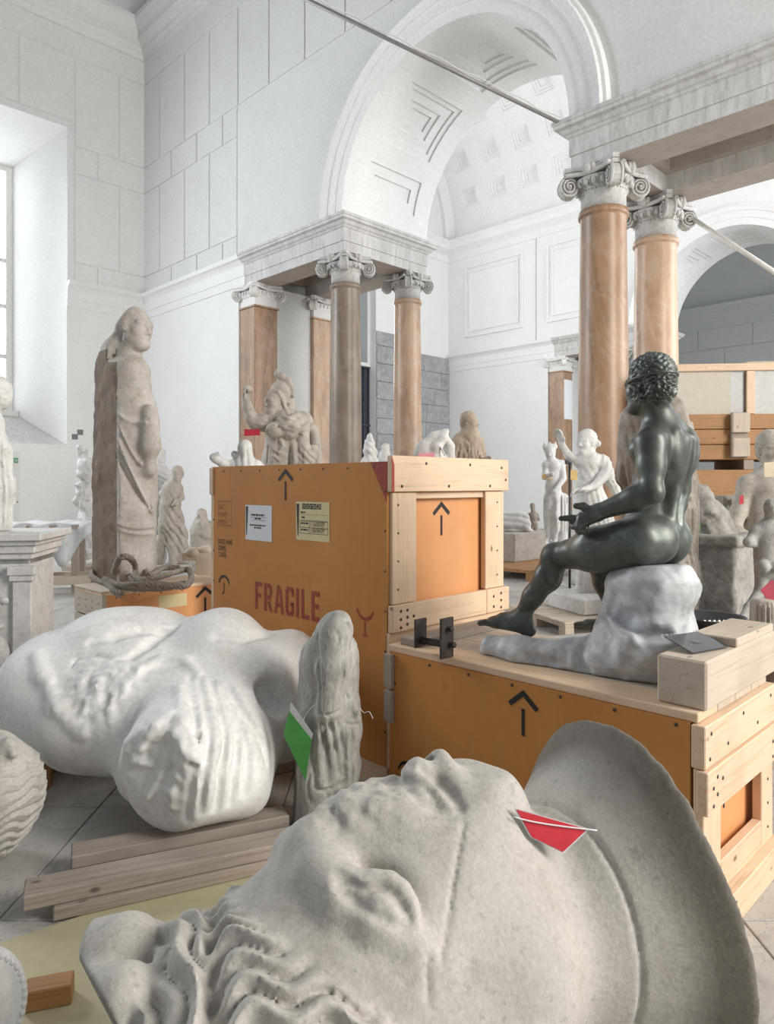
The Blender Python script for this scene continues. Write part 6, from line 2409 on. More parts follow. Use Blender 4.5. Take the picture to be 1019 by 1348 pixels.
card(0, 6.45, [(751.5, 618, 0), (760, 620, 0), (760, 633, 0), (751, 631, 0)], 'tag_yellow', 'yellow card hanging before the raised-arm huntress')
card(0, 12.0, [(714, 624, 0), (726, 624, 0), (727, 631, 0), (714, 630, 0)], 'tag_yellow', 'small yellow card hanging on the crowned nude')

# ---- dark draped woman behind the bronze
D0 = 4.3
q, r = V_(D0)
S = Sc(.012)
S.chain([q(848, 560), q(860, 610), q(868, 680), q(872, 760), q(874, 918)], [r(32), r(38), r(40), r(40), r(42)], .12)
S.chain([q(880, 545), q(896, 580), q(907, 640), q(906, 720)], [r(24), r(16), r(9), r(8)], .06)
S.chain([q(838, 550), q(830, 590), q(824, 620), q(818, 630)], [r(16), r(11), r(8), r(6)], .05)
S.cap(q(866, 540), q(868, 528), r(14), r(13), .05)
head(S, q(868, 512), (.5, .8, 0), (0, 0, 1), r(48) / .235, hair=1.05)
S.chain([q(906, 560, .05), q(908, 640, .05), q(902, 745, .05), q(900, 918, .05)], [r(7), r(8), r(8), r(8)], .04)
drape(S, q(868, 700), 26, .016, .05, 1.5, .2, 5)
folds(S, (.95, 0, .25), .06, .012, q(838, 585), .2, 3, .3)
S.plane((0, 0, 0), (0, 0, -1), .004)
bs = q(870, 0); bs[2] = 0
tag(S.build('dark_draped_statue', 'dark_drapery', None, bs), 'dark brown draped statue half hidden behind the bronze youth', 'sculpture')

# ---- tall nude youth at the right edge
D0 = 5.2
q, r = V_(D0)
S = Sc(.011)
T_ = head(S, q(1016, 592), (-.1, -.95, -.05), (0, 0, 1), r(46) / .235, hair=1.05)
S.cap(q(1016, 612), q(1014, 622), r(12), r(13), .03)
S.cap(q(985, 640), q(1045, 640), r(13), r(13), .06)
S.chain([q(1012, 645), q(1010, 670), q(1006, 695), q(1004, 715)], [r(30), r(26), r(24), r(27)], .06)
S.chain([q(983, 638), q(972, 675, -.02), q(968, 694, -.05)], [r(12), r(9.5), r(8)], .03)
S.chain([q(968, 694, -.05), q(975, 705, -.15), q(990, 708, -.2)], [r(8), r(8), r(6)], .03)
S.chain([q(1045, 640), q(1055, 690)], [r(12), r(9)], .03)
S.chain([q(990, 720), q(985, 780), q(980, 866)], [r(17), r(13), r(9)], .04)
S.chain([q(1020, 720), q(1022, 780), q(1020, 866)], [r(17), r(13), r(9)], .04)
S.chain([q(969, 695, .05), q(972, 720, .05), q(985, 750, .05), q(998, 790, .05), q(1000, 866, .05)], [r(10), r(11), r(9), r(10), r(14)], .03)
folds(S, (.7, 0, .7), .06, .014, q(978, 725), .2, 4, .4)
S.cap(q(968, 868), q(1030, 868), r(22), r(22), .04)
S.plane((0, 0, 0), (0, 0, -1), .004)
bs = q(1005, 0); bs[2] = 0
tag(S.build('nude_youth_statue', 'warm_marble', None, bs), 'tall warm marble nude youth at the right edge with a paper tag on his neck', 'sculpture')
flat('paper_tag', (.62, .52, .38), .8)
card(0, 4.9, [(1006, 609, 0), (1030, 607, 0), (1030, 627, 0), (1006, 628, 0)], 'paper_tag', 'buff paper tag hanging from the neck of the nude youth at right')
card(0, 5.0, [(974, 653, 0), (979, 651.5, 0), (979, 663, 0), (973, 664, 0)], 'tag_red', 'small red tag by the elbow of the nude youth at right')

# ---- smaller nude seen from the back at the right edge
D0 = 4.0
q, r = V_(D0)
S = Sc(.0085)
T_ = head(S, q(1017, 672), (.5, .85, 0), (0, 0, 1), r(28) / .235, hair=1.05)
S.cap(q(1015, 684), q(1013, 690), r(6.5), r(8), .02)
S.cap(q(996, 700), q(1030, 698), r(8), r(8), .04)
S.chain([q(1013, 702), q(1011, 720), q(1010, 735), q(1010, 748)], [r(17), r(14), r(13), r(15)], .05)
S.ell(q(1004, 746, -.05), (r(8), .05, r(9)), None, .01); S.ell(q(1018, 746, -.05), (r(8), .05, r(9)), None, .01)
S.chain([q(995, 699), q(985, 714, -.03), q(1000, 720, .02)], [r(6.5), r(5.5), r(4)], .02)
S.chain([q(1031, 699), q(1040, 720)], [r(6.5), r(5)], .02)
S.chain([q(1003, 755), q(1001, 778), q(986, 800, -.05), q(974, 818, -.1)], [r(9), r(7), r(6), r(4)], .02)
S.chain([q(1019, 755), q(1022, 780), q(1022, 812)], [r(9), r(7), r(5)], .02)
foot(S, q(972, 820, -.1), (-.8, -.55, -.1), .72); foot(S, q(1022, 818), (-.3, .9, 0), .72)
bs = q(1012, 0); bs[2] = H + (HY - 830) / F * D0
statue('small_nude_statue', S, 'grey_marble', 'small grey nude statue seen from behind, striding, with a crimson card', bs, None,
       [((bs[0], bs[1] + .05), .36, .36, bs[2], 'rough_stone', R45, 0)])
flat('tag_crimson', (.42, .05, .085), .55)
card(0, 3.55, [(1001, 777, 0), (1016, 763, 0), (1030, 780, 0), (1014, 795, 0)], 'tag_crimson', 'crimson diamond card hanging before the striding nude at the right edge')

# ---- ribbed drapery stump below it
D0 = 3.5
q, r = V_(D0)
S = Sc(.009)
S.chain([q(1008, 800), q(1008, 850), q(1008, 975)], [r(18), r(19), r(20)], .04)
drape(S, q(1008, 850), 22, .014, 0, .78, .06, 4)
S.plane(q(1008, 789), (0.1, 0, 1), .01); S.plane((0, 0, 0), (0, 0, -1), .004)
bs = q(1008, 0); bs[2] = 0
tag(S.build('drapery_fragment', 'warm_marble', None, bs), 'ribbed drapery stump behind the timber beam at the right edge', 'sculpture')

# ---- rough seated figure on a stone block behind the bronze's back
D0 = 4.6
q, r = V_(D0)
bs = q(945, 0); bs[2] = 0
S = Sc(.012)
S.chain([q(922, 650), q(930, 680), q(940, 700)], [r(14), r(20), r(22)], .06)
S.chain([q(930, 655), q(950, 680), q(968, 708)], [r(8), r(6), r(5)], .04)
S.cap(q(925, 700), q(955, 706), r(14), r(10), .05)
rough_x(S, .012, 18, 3)
rough_x(S, .006, 45, 4)
S.plane(q(940, 706), (0, 0, -1), .01)
root, o = statue('seated_fragment_statue', S, 'rough_stone', 'rough grey seated figure fragment on a worn stone block behind the bronze back', bs)
S = Sc(.014)
ztop = H + (HY - 703) / F * D0
S.box((bs[0], bs[1] + .05, (.10 + ztop) / 2), (.20, .20, (ztop - .10) / 2), frame_from((K, K, 0), (0, 0, 1)), .02, .02)
S.box((bs[0], bs[1] + .05, ztop - .03), (.225, .225, .035), frame_from((K, K, 0), (0, 0, 1)), .01, .01)
rough_x(S, .006, 25, 5)
S.build('stone_block', 'rough_stone', root, bs)
card(0, 4.3, [(915, 690, 0), (923, 690, 0), (922, 700, 0), (915, 703, 0)], 'tag_green', 'bright green tag on the rough seated fragment')
# relief panel behind it
D0 = 5.6
q, r = V_(D0)
bs = q(965, 0); bs[2] = 0
root = tag(empty('relief_slab', bs, R45), 'pale carved relief slab leaning between the stone block and the nude youth', 'relief')
zt_ = H + (HY - 652) / F * D0
MB().bbox((-.32, -.06, 0), (.32, .06, zt_), .02).build('slab', M['warm_marble'], root)
mb = MB()
for (x0, z0, x1, z1) in ((-.28, zt_ - .06, .28, zt_ - .03),): mb.box((x0, -.085, z0), (x1, -.06, z1))
mb.tube([(-.2 + .12 * math.cos(a), -.065, zt_ - .25 + .12 * math.sin(a)) for a in np.linspace(0, 5.5, 20)], .022, 6)
mb.ball((-.2, -.06, zt_ - .25), (.06, .04, .06)); mb.ball((.1, -.06, zt_ - .3), (.09, .04, .12)); mb.ball((.14, -.06, zt_ - .6), (.08, .05, .2)); mb.ball((-.05, -.06, zt_ - .65), (.07, .045, .22))
mb.build('relief', M['warm_marble'], root)

# ---- statues behind the toga figure
D0 = 10.9
q, r = V_(D0)
S = Sc(.017)
T_ = head(S, q(233, 624), (-.3, -.9, -.3), (-.15, 0, 1), r(19) / .235, hair=1.05)
S.chain([q(232, 634), q(226, 645), q(224, 665), q(222, 690)], [r(6), r(12), r(12), r(13)], .06)
S.chain([q(236, 642), q(239, 654), q(230, 664, -.2)], [r(5), r(4), r(3.5)], .03)
S.chain([q(218, 690), q(212, 715), q(210, 742)], [r(8), r(6), r(5)], .04)
S.chain([q(226, 690), q(226, 715), q(228, 742)], [r(8), r(6), r(5)], .04)
S.chain([q(233, 665, .1), q(238, 700, .1), q(240, 735, .1)], [r(4), r(8), r(10)], .05)
folds(S, (.8, 0, .4), .08, .03, q(224, 690), .5, 4, .5)
bs = q(224, 0); bs[2] = 0
statue('leaning_satyr_statue', S, 'warm_marble', 'beige nude figure leaning on a trunk right of the tall cloaked statue', bs, None, [((bs[0], bs[1]), .6, .5, max(.02, H + (HY - 743) / F * D0), 'warm_marble', .3, 0)])
D0 = 11.6
q, r = V_(D0)
S = Sc(.018)
T_ = head(S, q(211, 600), (.2, -.9, -.1), (0, 0, 1), r(19) / .235, hair=1.05)
S.chain([q(211, 610), q(209, 624), q(208, 650), q(207, 690), q(206, 732)], [r(6), r(12), r(12), r(13), r(13)], .06)
S.chain([q(218, 622), q(222, 640, -.1), q(212, 650, -.25)], [r(6), r(4.5), r(3.5)], .03)
folds(S, (.4, 0, .9), .07, .03, q(212, 628), .3, 4, .5); drape(S, q(207, 690), 16, .04, .0, 1.2, .1, 3)
S.plane((0, 0, 0), (0, 0, -1), .004)
bs = q(208, 0); bs[2] = 0
tag(S.build('draped_woman_statue', 'white_marble', None, bs), 'pale draped statue mostly hidden by the front edge of the cloaked statue', 'sculpture')
D0 = 10.2
q, r = V_(D0)
S = Sc(.017)
S.chain([q(112, 600), q(112, 610), q(113, 625), q(113, 650), q(113, 690), q(113, 726)], [r(7), r(9), r(9), r(5.5), r(11), r(11)], .05)
S.cap(q(105, 592), q(106, 606), r(3), r(4), .03)
S.chain([q(106, 640), q(104, 660)], [r(7), r(5)], .04)
rough_x(S, .03, 12, 3); rough_x(S, .015, 30, 5)
S.plane((0, 0, .14), (0, 0, -1), .01)
bs = q(113, 0); bs[2] = .0
statue('term_statue', S, 'white_marble', 'white weathered pillar-like statue peeking out left of the tall cloaked figure', bs, None, [((bs[0], bs[1]), .5, .5, .14, 'old_wood_x', R45, 0)])

# ---- white statue cut by the left edge, on its altar-like block
D0 = 3.75
q, r = V_(D0)
S = Sc(.010)
S.chain([q(-8, 560), q(-6, 590), q(-4, 640), q(-6, 690)], [r(12), r(14), r(17), r(18)], .05)
S.cap(q(-8, 556), q(-8, 540), r(10), r(8), .04)
head(S, q(-9, 520), (-.4, -.9, 0), (0, 0, 1), r(45) / .235, hair=1.05)
S.chain([q(0, 600), q(4, 650), q(0, 690)], [r(9), r(10), r(10)], .04)
drape(S, q(-6, 640), 18, .016, .9, 1.6, .1, 4)
zal = H + (HY - 699) / F * D0
S.plane((0, 0, zal), (0, 0, -1), .004)
bs = q(-6, 0); bs[2] = zal
tag(S.build('draped_white_statue', 'white_marble', None, bs), 'white draped statue cut off by the left edge of the picture', 'sculpture')
# altar with cornice, corner pilaster and relief
ca = P(51, 700, 3.55)
al = tag(empty('marble_altar', (ca[0], ca[1], 0), math.radians(8)), 'white marble altar with moulded cornice and carved side at the left edge', 'altar')
Wd, Dp, Ht = .62, .42, zal
MB().box((-Wd, .05, .0), (-.06, Dp, Ht - .13)).build('body', M['white_marble'], al)
mb = MB()
for (o_, z0, z1) in ((.02, Ht - .13, Ht - .10), (.0, Ht - .16, Ht - .13), (.035, Ht - .10, Ht - .06), (.05, Ht - .06, Ht - .035), (.075, Ht - .035, Ht)):
    mb.bbox((-Wd - o_, .05 - o_, z0), (-.06 + o_, Dp + o_, z1), .004)
mb.build('cornice', M['white_marble'], al)
for x0 in (-.135, -Wd):
    mb = MB()
    mb.bbox((x0, .025, .08), (x0 + .09, .06, Ht - .24), .004)
    mb.bbox((x0 - .012, .015, Ht - .24), (x0 + .102, .06, Ht - .21), .003).bbox((x0 - .02, .008, Ht - .21), (x0 + .11, .06, Ht - .165), .003)
    mb.build('corner_pilaster', M['white_marble'], al)
mb = MB().ball((-.22, .05, Ht - .62), (.075, .045, .105), 14, 10)
mb.ball((-.24, .05, Ht - .36), (.05, .025, .03)).ball((-.18, .05, Ht - .34), (.03, .02, .02)).ball((-.28, .05, Ht - .40), (.03, .02, .03))
mb.tube([(-.30, .045, Ht - .47), (-.24, .035, Ht - .49), (-.18, .035, Ht - .46)], .012, 6).tube([(-.22, .04, Ht - .5), (-.22, .04, Ht - .54)], .008, 6)
mb.build('relief', M['white_marble'], al)
MB().bbox((-Wd - .05, -.0, 0), (-.02, Dp + .04, .08), .006).build('base_moulding', M['white_marble'], al)
# ------------------------------------------------------------------ timber, pallets, small things
def on_floor(px, py, z=0.0):
    return P(px, py, (H - z) * F / (py - HY))


def loose_board(name, pa, pb, w, t_, z0, fam, label, cat='plank', group=None):
    """plank lying between two points (its centre line), top face up"""
    pa, pb = np.asarray(pa, float), np.asarray(pb, float)
    d = pb - pa; L = np.linalg.norm(d[:2]); ang = math.atan2(d[1], d[0])
    o = MB().bbox((0, -w / 2, 0), (L, w / 2, t_), .004).build(name, M[fam + '_x'], None, (pa[0], pa[1], z0), ang)
    return tag(o, label, cat, group)


# planks between torso and head: two pairs, the upper of each overhanging
z1_ = .0
pk = 'planks on the floor under the torso'
a_, b_ = on_floor(150, 1152, 0), on_floor(420, 1095, 0)
dirp = nrm(np.array([b_[0] - a_[0], b_[1] - a_[1], 0])); nrp = np.array([-dirp[1], dirp[0], 0])
loose_board('plank', a_ + nrp * .05, a_ + dirp * .60 + nrp * .05, .11, .045, 0, 'old_wood', 'lower plank of the far pair lying under the torso stump', group=pk)
loose_board('plank', a_ + nrp * .05 - dirp * .13 + np.array([0, 0, 0]), a_ + dirp * .60 + nrp * .04, .10, .042, .0455, 'old_wood', 'upper plank of the far pair, its end overhanging near the torso stump', group=pk)
a_ = on_floor(70, 1205, 0)
loose_board('plank', a_ + dirp * .0 + nrp * .0, a_ + dirp * .84, .10, .04, .0065, 'old_wood', 'lower plank of the near pair beside the yellow sheet', group=pk)
loose_board('plank', a_ + dirp * -.08 + nrp * .02, a_ + dirp * .82 + nrp * .01, .11, .045, .047, 'old_wood', 'upper plank of the near pair with splintered end and nail hole', group=pk)
# bearers under the torso
loose_board('bearer', on_floor(70, 1010, 0), on_floor(300, 985, 0), .10, .10, 0, 'old_wood', 'dark squared bearer under the left part of the torso', 'beam', 'torso bearers')
loose_board('bearer', on_floor(330, 1020, 0), on_floor(415, 1004, 0), .10, .09, 0, 'old_wood', 'dark squared bearer under the right end of the torso', 'beam', 'torso bearers')


def pallet(loc, rz, lx, ly, label, fam='pine', h=.14, nb=5, name='pallet'):
    root = tag(empty(name, loc, rz), label, 'pallet', 'wooden pallets')
    for i in range(nb):
        y0 = -ly / 2 + ly * i / nb
        board('deck_board', root, (-lx / 2, y0 + .008, h - .022), (lx / 2, y0 + ly / nb - .008, h), fam)
    for x0 in (-lx / 2, -.045, lx / 2 - .09):
        board('bearer', root, (x0, -ly / 2, h - .045), (x0 + .09, ly / 2, h - .0225), fam)
        for y0 in (-ly / 2, -.05, ly / 2 - .1):
            board('block', root, (x0, y0, 0), (x0 + .09, y0 + .1, h - .0455), fam)
    return root


pallet((-1.80, 3.12, 0), .35, .62, .42, 'old pallet at the left edge behind the curly head fragment', 'orange_wood')
p = on_floor(700, 745, .13)
pallet((p[0] - .08, p[1] + .25, 0), R45 + .05, 1.5, 1.2, 'pine pallet under the white sacks right of the tall crate', 'orange_wood', .15)
p = on_floor(727, 716, .14)
pallet((P(728, 0, 12.2)[0], 12.2, 0), .3, .95, .8, 'pallet under the crowned nude statue', 'orange_wood')
pallet((P(778, 0, 6.7)[0], 6.7, 0), .35, 1.25, 1.0, 'pallet under the huntress statue', 'beam_wood', .12)
# white sheets of board and pallets on the floor behind the bronze leg
flat('white_board', (.74, .73, .70), .7, var=.06)
p = on_floor(725, 835, .12)
pallet((P(735, 0, 5.0)[0], 5.0, 0), .30, 1.15, .95, 'pale pallet on the floor seen under the bronze knee', 'beam_wood', .12)
o = MB().bbox((-.5, -.32, 0), (.5, .32, .05), .004).build('white_slab', M['white_board'], None, (P(738, 0, 4.9)[0], 4.9, .12), .34)
tag(o, 'flat white slab lying on the pallet under the bronze knee', 'slab')
pallet((P(945, 0, 4.6)[0], 4.65, 0), .78, .62, .60, 'weathered pallet under the worn stone block', 'old_wood', .10)

# stone block with sacks
p = W(*(lambda q_: ((q_[1] - q_[0]) * K, (q_[0] + q_[1]) * K))(on_floor(685, 738, .15)), 0)
bk = np.array([p[0] - .05, p[1] + .25, .15])
blk = MB().bbox((-.42, -.30, 0), (.42, .30, .42), .01).build('stone_block', M['warm_marble'], None, tuple(bk), R45)
tag(blk, 'pale cream stone block on the pine pallet under the sacks', 'block')
D0 = bk[1]
q, r = V_(D0)
S = Sc(.014)
S.cap(q(654, 700), q(697, 701), r(7), r(6), .04)
S.cap(q(650, 689), q(690, 690), r(10), r(9), .05)
S.cap(q(664, 681), q(688, 681), r(8), r(8), .05)
folds(S, (.3, 0, .95), .09, .014, q(675, 690), .5, 3, 1.6)
rough_x(S, .012, 14, 3)
S.plane((0, 0, .57), (0, 0, -1), .01)
bs = np.array([bk[0], bk[1], .57])
tag(S.build('sack_pile', 'white_marble', None, bs), 'lumpy white wrapped bundle lying on the cream stone block', 'bundle')
# small bronze statuette by the pilaster
D0 = 13.3
q, r = V_(D0)
S = Sc(.012)
head(S, q(701, 667), (-.2, -.95, 0), (0, 0, 1), r(9) / .235, hair=1.05, det=False)
S.chain([q(702, 672), q(702, 680), q(702, 688)], [r(3), r(5), r(5)], .03)
S.chain([q(697, 677), q(696, 684), q(700, 688)], [r(2.2), r(2), r(1.8)], .02)
S.chain([q(707, 677), q(709, 684)], [r(2.2), r(2)], .02)
S.chain([q(700, 690), q(699, 698), q(699, 707)], [r(3.4), r(2.6), r(2)], .02)
S.chain([q(705, 690), q(705, 698), q(706, 707)], [r(3.4), r(2.6), r(2)], .02)
bs = q(702, 708); zz_ = bs[2]
sb = np.array([bs[0], bs[1], 0])
statue('small_dark_statue', S, 'dark_drapery', 'tiny dark statuette of a boy beside the crowned nude', sb, None, [((sb[0], sb[1]), .30, .30, zz_, 'rough_stone', R45, 0)])

# left background: trestle with plastic sheet, boulder, wall cabinet
t = NT('plastic_sheet')
v = t.co()
t.l(t.ramp(t.noise(v, 5, 4), [(.3, (.55, .56, .57)), (.7, (.74, .75, .76))]), t.b.inputs['Base Color'])
t.set(Roughness=.5, Transmission__Weight=.12)
D0 = 8.6
q, r = V_(D0)
tb = q(52, 0); tb[2] = 0
tr = tag(empty('trestle_table', tb, .25), 'low timber trestle with planks under the plastic sheet by the left wall', 'table')
zt_ = H + (HY - 690) / F * D0
board('top_plank', tr, (-.42, -.30, zt_ - .05), (.55, -.02, zt_), 'old_wood'); board('top_plank', tr, (-.42, .0, zt_ - .05), (.55, .28, zt_), 'old_wood')
for x0 in (-.38, .40):
    for y0 in (-.26, .2): board('leg', tr, (x0, y0, 0), (x0 + .08, y0 + .08, zt_ - .05), 'old_wood')
board('low_rail', tr, (-.4, -.3, .10), (1.1, -.2, .20), 'beam_wood'); board('low_rail', tr, (-.4, .18, .10), (1.1, .28, .20), 'beam_wood')
mb = MB()
nx, ny = 22, 16
zs0 = zt_ + .02
vs = []
for j in range(ny):
    for i in range(nx):
        x = -.35 + 1.0 * i / (nx - 1); y = -.55 + .95 * j / (ny - 1)
        z = zs0 + .012 * math.sin(x * 17 + y * 9)
        if y < -.31:
            z = zs0 - ((-.31 - y) / .24) * (.14 + .38 * math.exp(-((x - .32) / .16) ** 2)); y2 = -.33 - .04 * math.sin(x * 25)
        else: y2 = y
        vs.append((x, y2, z))
mb.add(vs, [(j * nx + i, j * nx + i + 1, (j + 1) * nx + i + 1, (j + 1) * nx + i) for j in range(ny - 1) for i in range(nx - 1)], True)
sh = mb.build('plastic_sheet', M['plastic_sheet'], None, tuple(tb), .25)
md = sh.modifiers.new('thickness', 'SOLIDIFY'); md.thickness = .004
tag(sh, 'crumpled translucent plastic sheet draped over the trestle by the left wall', 'sheet')
D0 = 9.6
q, r = V_(D0)
S = Sc(.02)
S.chain([q(267, 678), q(268, 700), q(266, 742)], [r(9), r(13), r(16)], .1)
rough_x(S, .03, 9, 3); rough_x(S, .012, 25, 4)
S.plane((0, 0, 0), (0, 0, -1), .01)
bs = q(267, 0); bs[2] = 0
tag(S.build('boulder', 'warm_marble', None, bs), 'upright rough pale stone against the wall left of the tall crate', 'stone')
D0 = 9.2
q, r = V_(D0)
S = Sc(.02)
S.cap(q(95, 708), q(98, 722), r(10), r(12), .1); S.cap(q(90, 720), q(102, 726), r(9), r(9), .06)
rough_x(S, .03, 11, 8)
S.plane((0, 0, .20), (0, 0, -1), .01)
bs = q(96, 0); bs[2] = .20
tag(S.build('marble_lump', 'warm_marble', None, bs), 'small pale marble lump beside the trestle, left of the tall cloaked statue', 'stone')
# carved timber and blue box near the low crate
D0 = 6.3
q, r = V_(D0)
bs = q(262, 0); bs[2] = 0
ct = tag(empty('carved_timber', bs, .1), 'rough carved timber brackets standing behind the rope crate', 'timber')
zt_ = H + (HY - 724) / F * D0
board('post', ct, (-.02, -.06, 0), (.12, .06, zt_ - .06), 'beam_wood')
board('rail', ct, (-.14, -.05, zt_ - .09), (.14, .05, zt_ - .02), 'beam_wood')
MB().ball((-.05, -.02, zt_ - .02), (.07, .06, .05)).ball((.06, 0, zt_ - .0), (.08, .06, .04)).build('carving', M['beam_wood_x'], ct)
flat('blue_plastic', (.035, .08, .19), .5)
bs = q(276, 0, .05); bs[2] = 0
bx_ = tag(empty('blue_box', bs, .1), 'blue box edge between the carved timber and the tall crate', 'box')
MB().bbox((-.02, -.1, 0), (.16, .1, H + (HY - 752) / F * D0), .006).build('pallet_base', M['orange_wood_x'], bx_)
MB().bbox((-.02, -.1, H + (HY - 751) / F * D0), (.16, .1, H + (HY - 737) / F * D0), .006).build('box_body', M['blue_plastic'], bx_)
# flush cabinet with a green sign on the window wall
flat('cabinet_white', (.74, .74, .72), .5, var=.04)
flat('dark_slot', (.16, .165, .16), .4)
flat('sign_green', (.03, .28, .08), .5)
cv, cz0 = wallpt(14, 692); _, cz1 = wallpt(14, 594)
cb_ = tag(empty('wall_cabinet', W(UB, cv, 0), R45), 'white metal wall cabinet with a dark window and green sign at far left', 'cabinet')
MB().bbox((-.32, -.10, .35), (.13, .0, cz1), .01).build('body', M['cabinet_white'], cb_)
MB().box((-.30, -.108, 1.0), (-.02, -.10, cz1 - .08)).build('dark_window', M['dark_slot'], cb_)
MB().box((.03, -.106, cz1 - .23), (.10, -.10, cz1 - .13)).build('green_sign', M['sign_green'], cb_)
mb = MB(); stroke(mb, [(.045, -.02), (.065, .02), (.085, -.015)], .012); stroke(mb, [(.05, -.03), (.085, -.03)], .008)
on_face(mb, cb_, 'sign_figure', 'paper_white', (0, -.107, cz1 - .175), (1, 0, 0), (0, 0, 1))
MB().ball((.09, -.11, .95), .014).build('knob', M['dark_slot'], cb_)

# yellow foam sheet in the lower left
flat('foam_yellow', (.55, .50, .32), .85, var=.08)
L = [on_floor(-12, 1248), on_floor(190, 1180), on_floor(345, 1130), on_floor(330, 1500), on_floor(-40, 1500)]
c_ = sum(L) / len(L); c_[2] = 0
L2 = [(p[0] - c_[0], p[1] - c_[1], .006) for p in L]
n_ = len(L2)
mb = MB().add([(x, y, 0.0005) for (x, y, z) in L2] + L2, [tuple(range(n_)), tuple(range(n_, 2 * n_))[::-1]] + [((i + 1) % n_, i, n_ + i, n_ + (i + 1) % n_) for i in range(n_)])
tag(mb.build('foam_sheet', M['foam_yellow'], None, tuple(c_)), 'thin yellowish packing sheet on the floor under the colossal head', 'sheet')
p = on_floor(62, 1322)
ob = MB().bbox((-.05, -.03, 0), (.06, .03, .05), .003).build('wood_block', M['orange_wood_x'], None, (p[0], p[1], .0062), .3)
tag(ob, 'small brown wood block on the packing sheet at lower left', 'block')
# curly head fragment at the left edge
D0 = 2.45
q, r = V_(D0)
S = Sc(.0065)
fc = q(-14, 1040)
S.ell(fc, (r(66), r(62), r(70)), None, .05)
S.ell(fc + np.array([-.02, 0, -.05]), (r(58), r(58), r(72)), None, .05)
S.cap(q(-5, 985), q(8, 990, -.05), r(22), r(14), .04)
S.cap(q(10, 975, -.05), q(18, 992, -.08), r(6), r(6), .02)
def fcurl(p, d):
    qq = (p - fc)
    a = np.arctan2(qq[:, 1], qq[:, 0] + .02)
    z = qq[:, 2]
    w = np.clip((qq[:, 0] - .02 - .1 * z) / .02, 0, 1) * np.clip((.125 - z) / .03, 0, 1)
    ps = z * 2 * math.pi / .036 + 2.6 * wob(qq, 26, 3) + 1.0 * np.sin(a * 12 + 9 * z)
    return d + w * (.006 - .015 * np.abs(np.sin(ps * .5)) ** .8 - .003 * np.sin(ps * 2))
S.x(fcurl)
S.plane((0, 0, 0.0), (0, 0, -1), .01)
bs = fc.copy(); bs[2] = 0
tag(S.build('curly_head_statue', 'colossal_marble', None, bs), 'part of a second marble head with curly beard at the left edge', 'sculpture')
# ribbed plaster drum in the lower left corner
D0 = 1.55
p = P(-55, 1335, D0)
mb = MB()
prof = [(.0, .060), (.085, .055), (.100, .050), (.108, .056), (.126, .052), (.133, .035), (.126, -.05), (.0, -.06)]
mb.lathe(prof, 64, cap=False)
for i in range(44):
    a = 2 * math.pi * i / 44
    mb.ball((.117 * math.cos(a), .117 * math.sin(a), .055), (.008, .008, .006), 6, 4)
ax_ = nrm(np.array([.80, -.55, .22])); sx_ = nrm(np.cross((0, 0, 1.), ax_)); sz_ = np.cross(ax_, sx_)
mb.xform(lambda q_: sx_ * q_[0] + sz_ * q_[1] + ax_ * q_[2])
dr = mb.build('plaster_disc', M['torso_plaster'], None, tuple(p))
tag(dr, 'edge of a cream plaster disc with beaded rim in the lower left corner', 'sculpture')

# basin behind the bronze
p = P(935, 822, 3.3)
bz_ = tag(empty('plastic_basin', (p[0], p[1], .62)), 'shallow black plastic basin behind the marble rock', 'basin')
flat('black_plastic', (.035, .036, .038), .45)
prof = [(.0, .0), (.10, .0), (.145, .055), (.155, .06), (.155, .066), (.14, .062), (.098, .010), (0, .010)]
MB().lathe(prof, 40, cap=False).build('bowl', M['black_plastic'], bz_)
mb = MB()
for i in range(6): mb.tube([(-.06 + .022 * i, -.03, .03), (-.055 + .022 * i, -.07, .055)], .006, 5)
mb.build('comb_grip', M['cabinet_white'], bz_)
ps = tag(empty('timber_stack', (p[0], p[1], 0), .35), 'stacked grey timbers carrying the black basin', 'timber')
for k_ in range(5):
    if k_ % 2 == 0:
        board('timber', ps, (-.38, -.16, .124 * k_), (.38, -.03, .124 * (k_ + 1)), 'old_wood'); board('timber', ps, (-.38, .03, .124 * k_), (.38, .16, .124 * (k_ + 1)), 'old_wood')
    else:
        board('timber', ps, (-.36, -.18, .124 * k_), (-.22, .18, .124 * (k_ + 1)), 'old_wood'); board('timber', ps, (.2, -.18, .124 * k_), (.34, .18, .124 * (k_ + 1)), 'old_wood')

# ---- stacked crates at the back right
D0 = 7.4
def lev(y, D): return H + (HY - y) / F * D
bp = P(955, 0, D0)
flat('panel_cream', (.60, .55, .47), .8, var=.08)
flat('panel_grey', (.60, .60, .59), .8, var=.08)
yl = [(lev(652, D0), lev(618, D0)), (lev(616, D0), lev(545, D0)), (lev(543, D0), lev(478, D0))]
RZ = -.10
def bcrate(z0, z1, label):
    return tag(empty('storage_crate', (bp[0], bp[1], z0), RZ), label, 'crate', 'stacked storage crates')
cr = bcrate(0, yl[0][1], 'lowest orange plank crate of the stack behind the nude youth')
hz = yl[0][1]
for k_ in range(4): board('side_board', cr, (-.62, -.02, hz * k_ / 4 + .004), (1.0, .02, hz * (k_ + 1) / 4 - .004), 'orange_wood')
MB().box((-.60, .02, .01), (.98, .9, hz - .02)).build('body', M['orange_wood_x'], cr)
z0 = yl[0][1] + .1
for k_, x0 in enumerate((-.5, .2, .8)):
    pass
cr = bcrate(yl[0][1], 0, 'middle orange plank crate with upright cleat behind the nude youth')
h1 = yl[1][1] - yl[0][1]
for x0 in (-.5, .18, .85): board('skid', cr, (x0, -.01, 0), (x0 + .1, .85, .10), 'old_wood')
for k_ in range(3): board('side_board', cr, (-.62, -.02, .10 + (h1 - .10) * k_ / 3 + .004), (1.0, .02, .10 + (h1 - .10) * (k_ + 1) / 3 - .004), 'orange_wood')
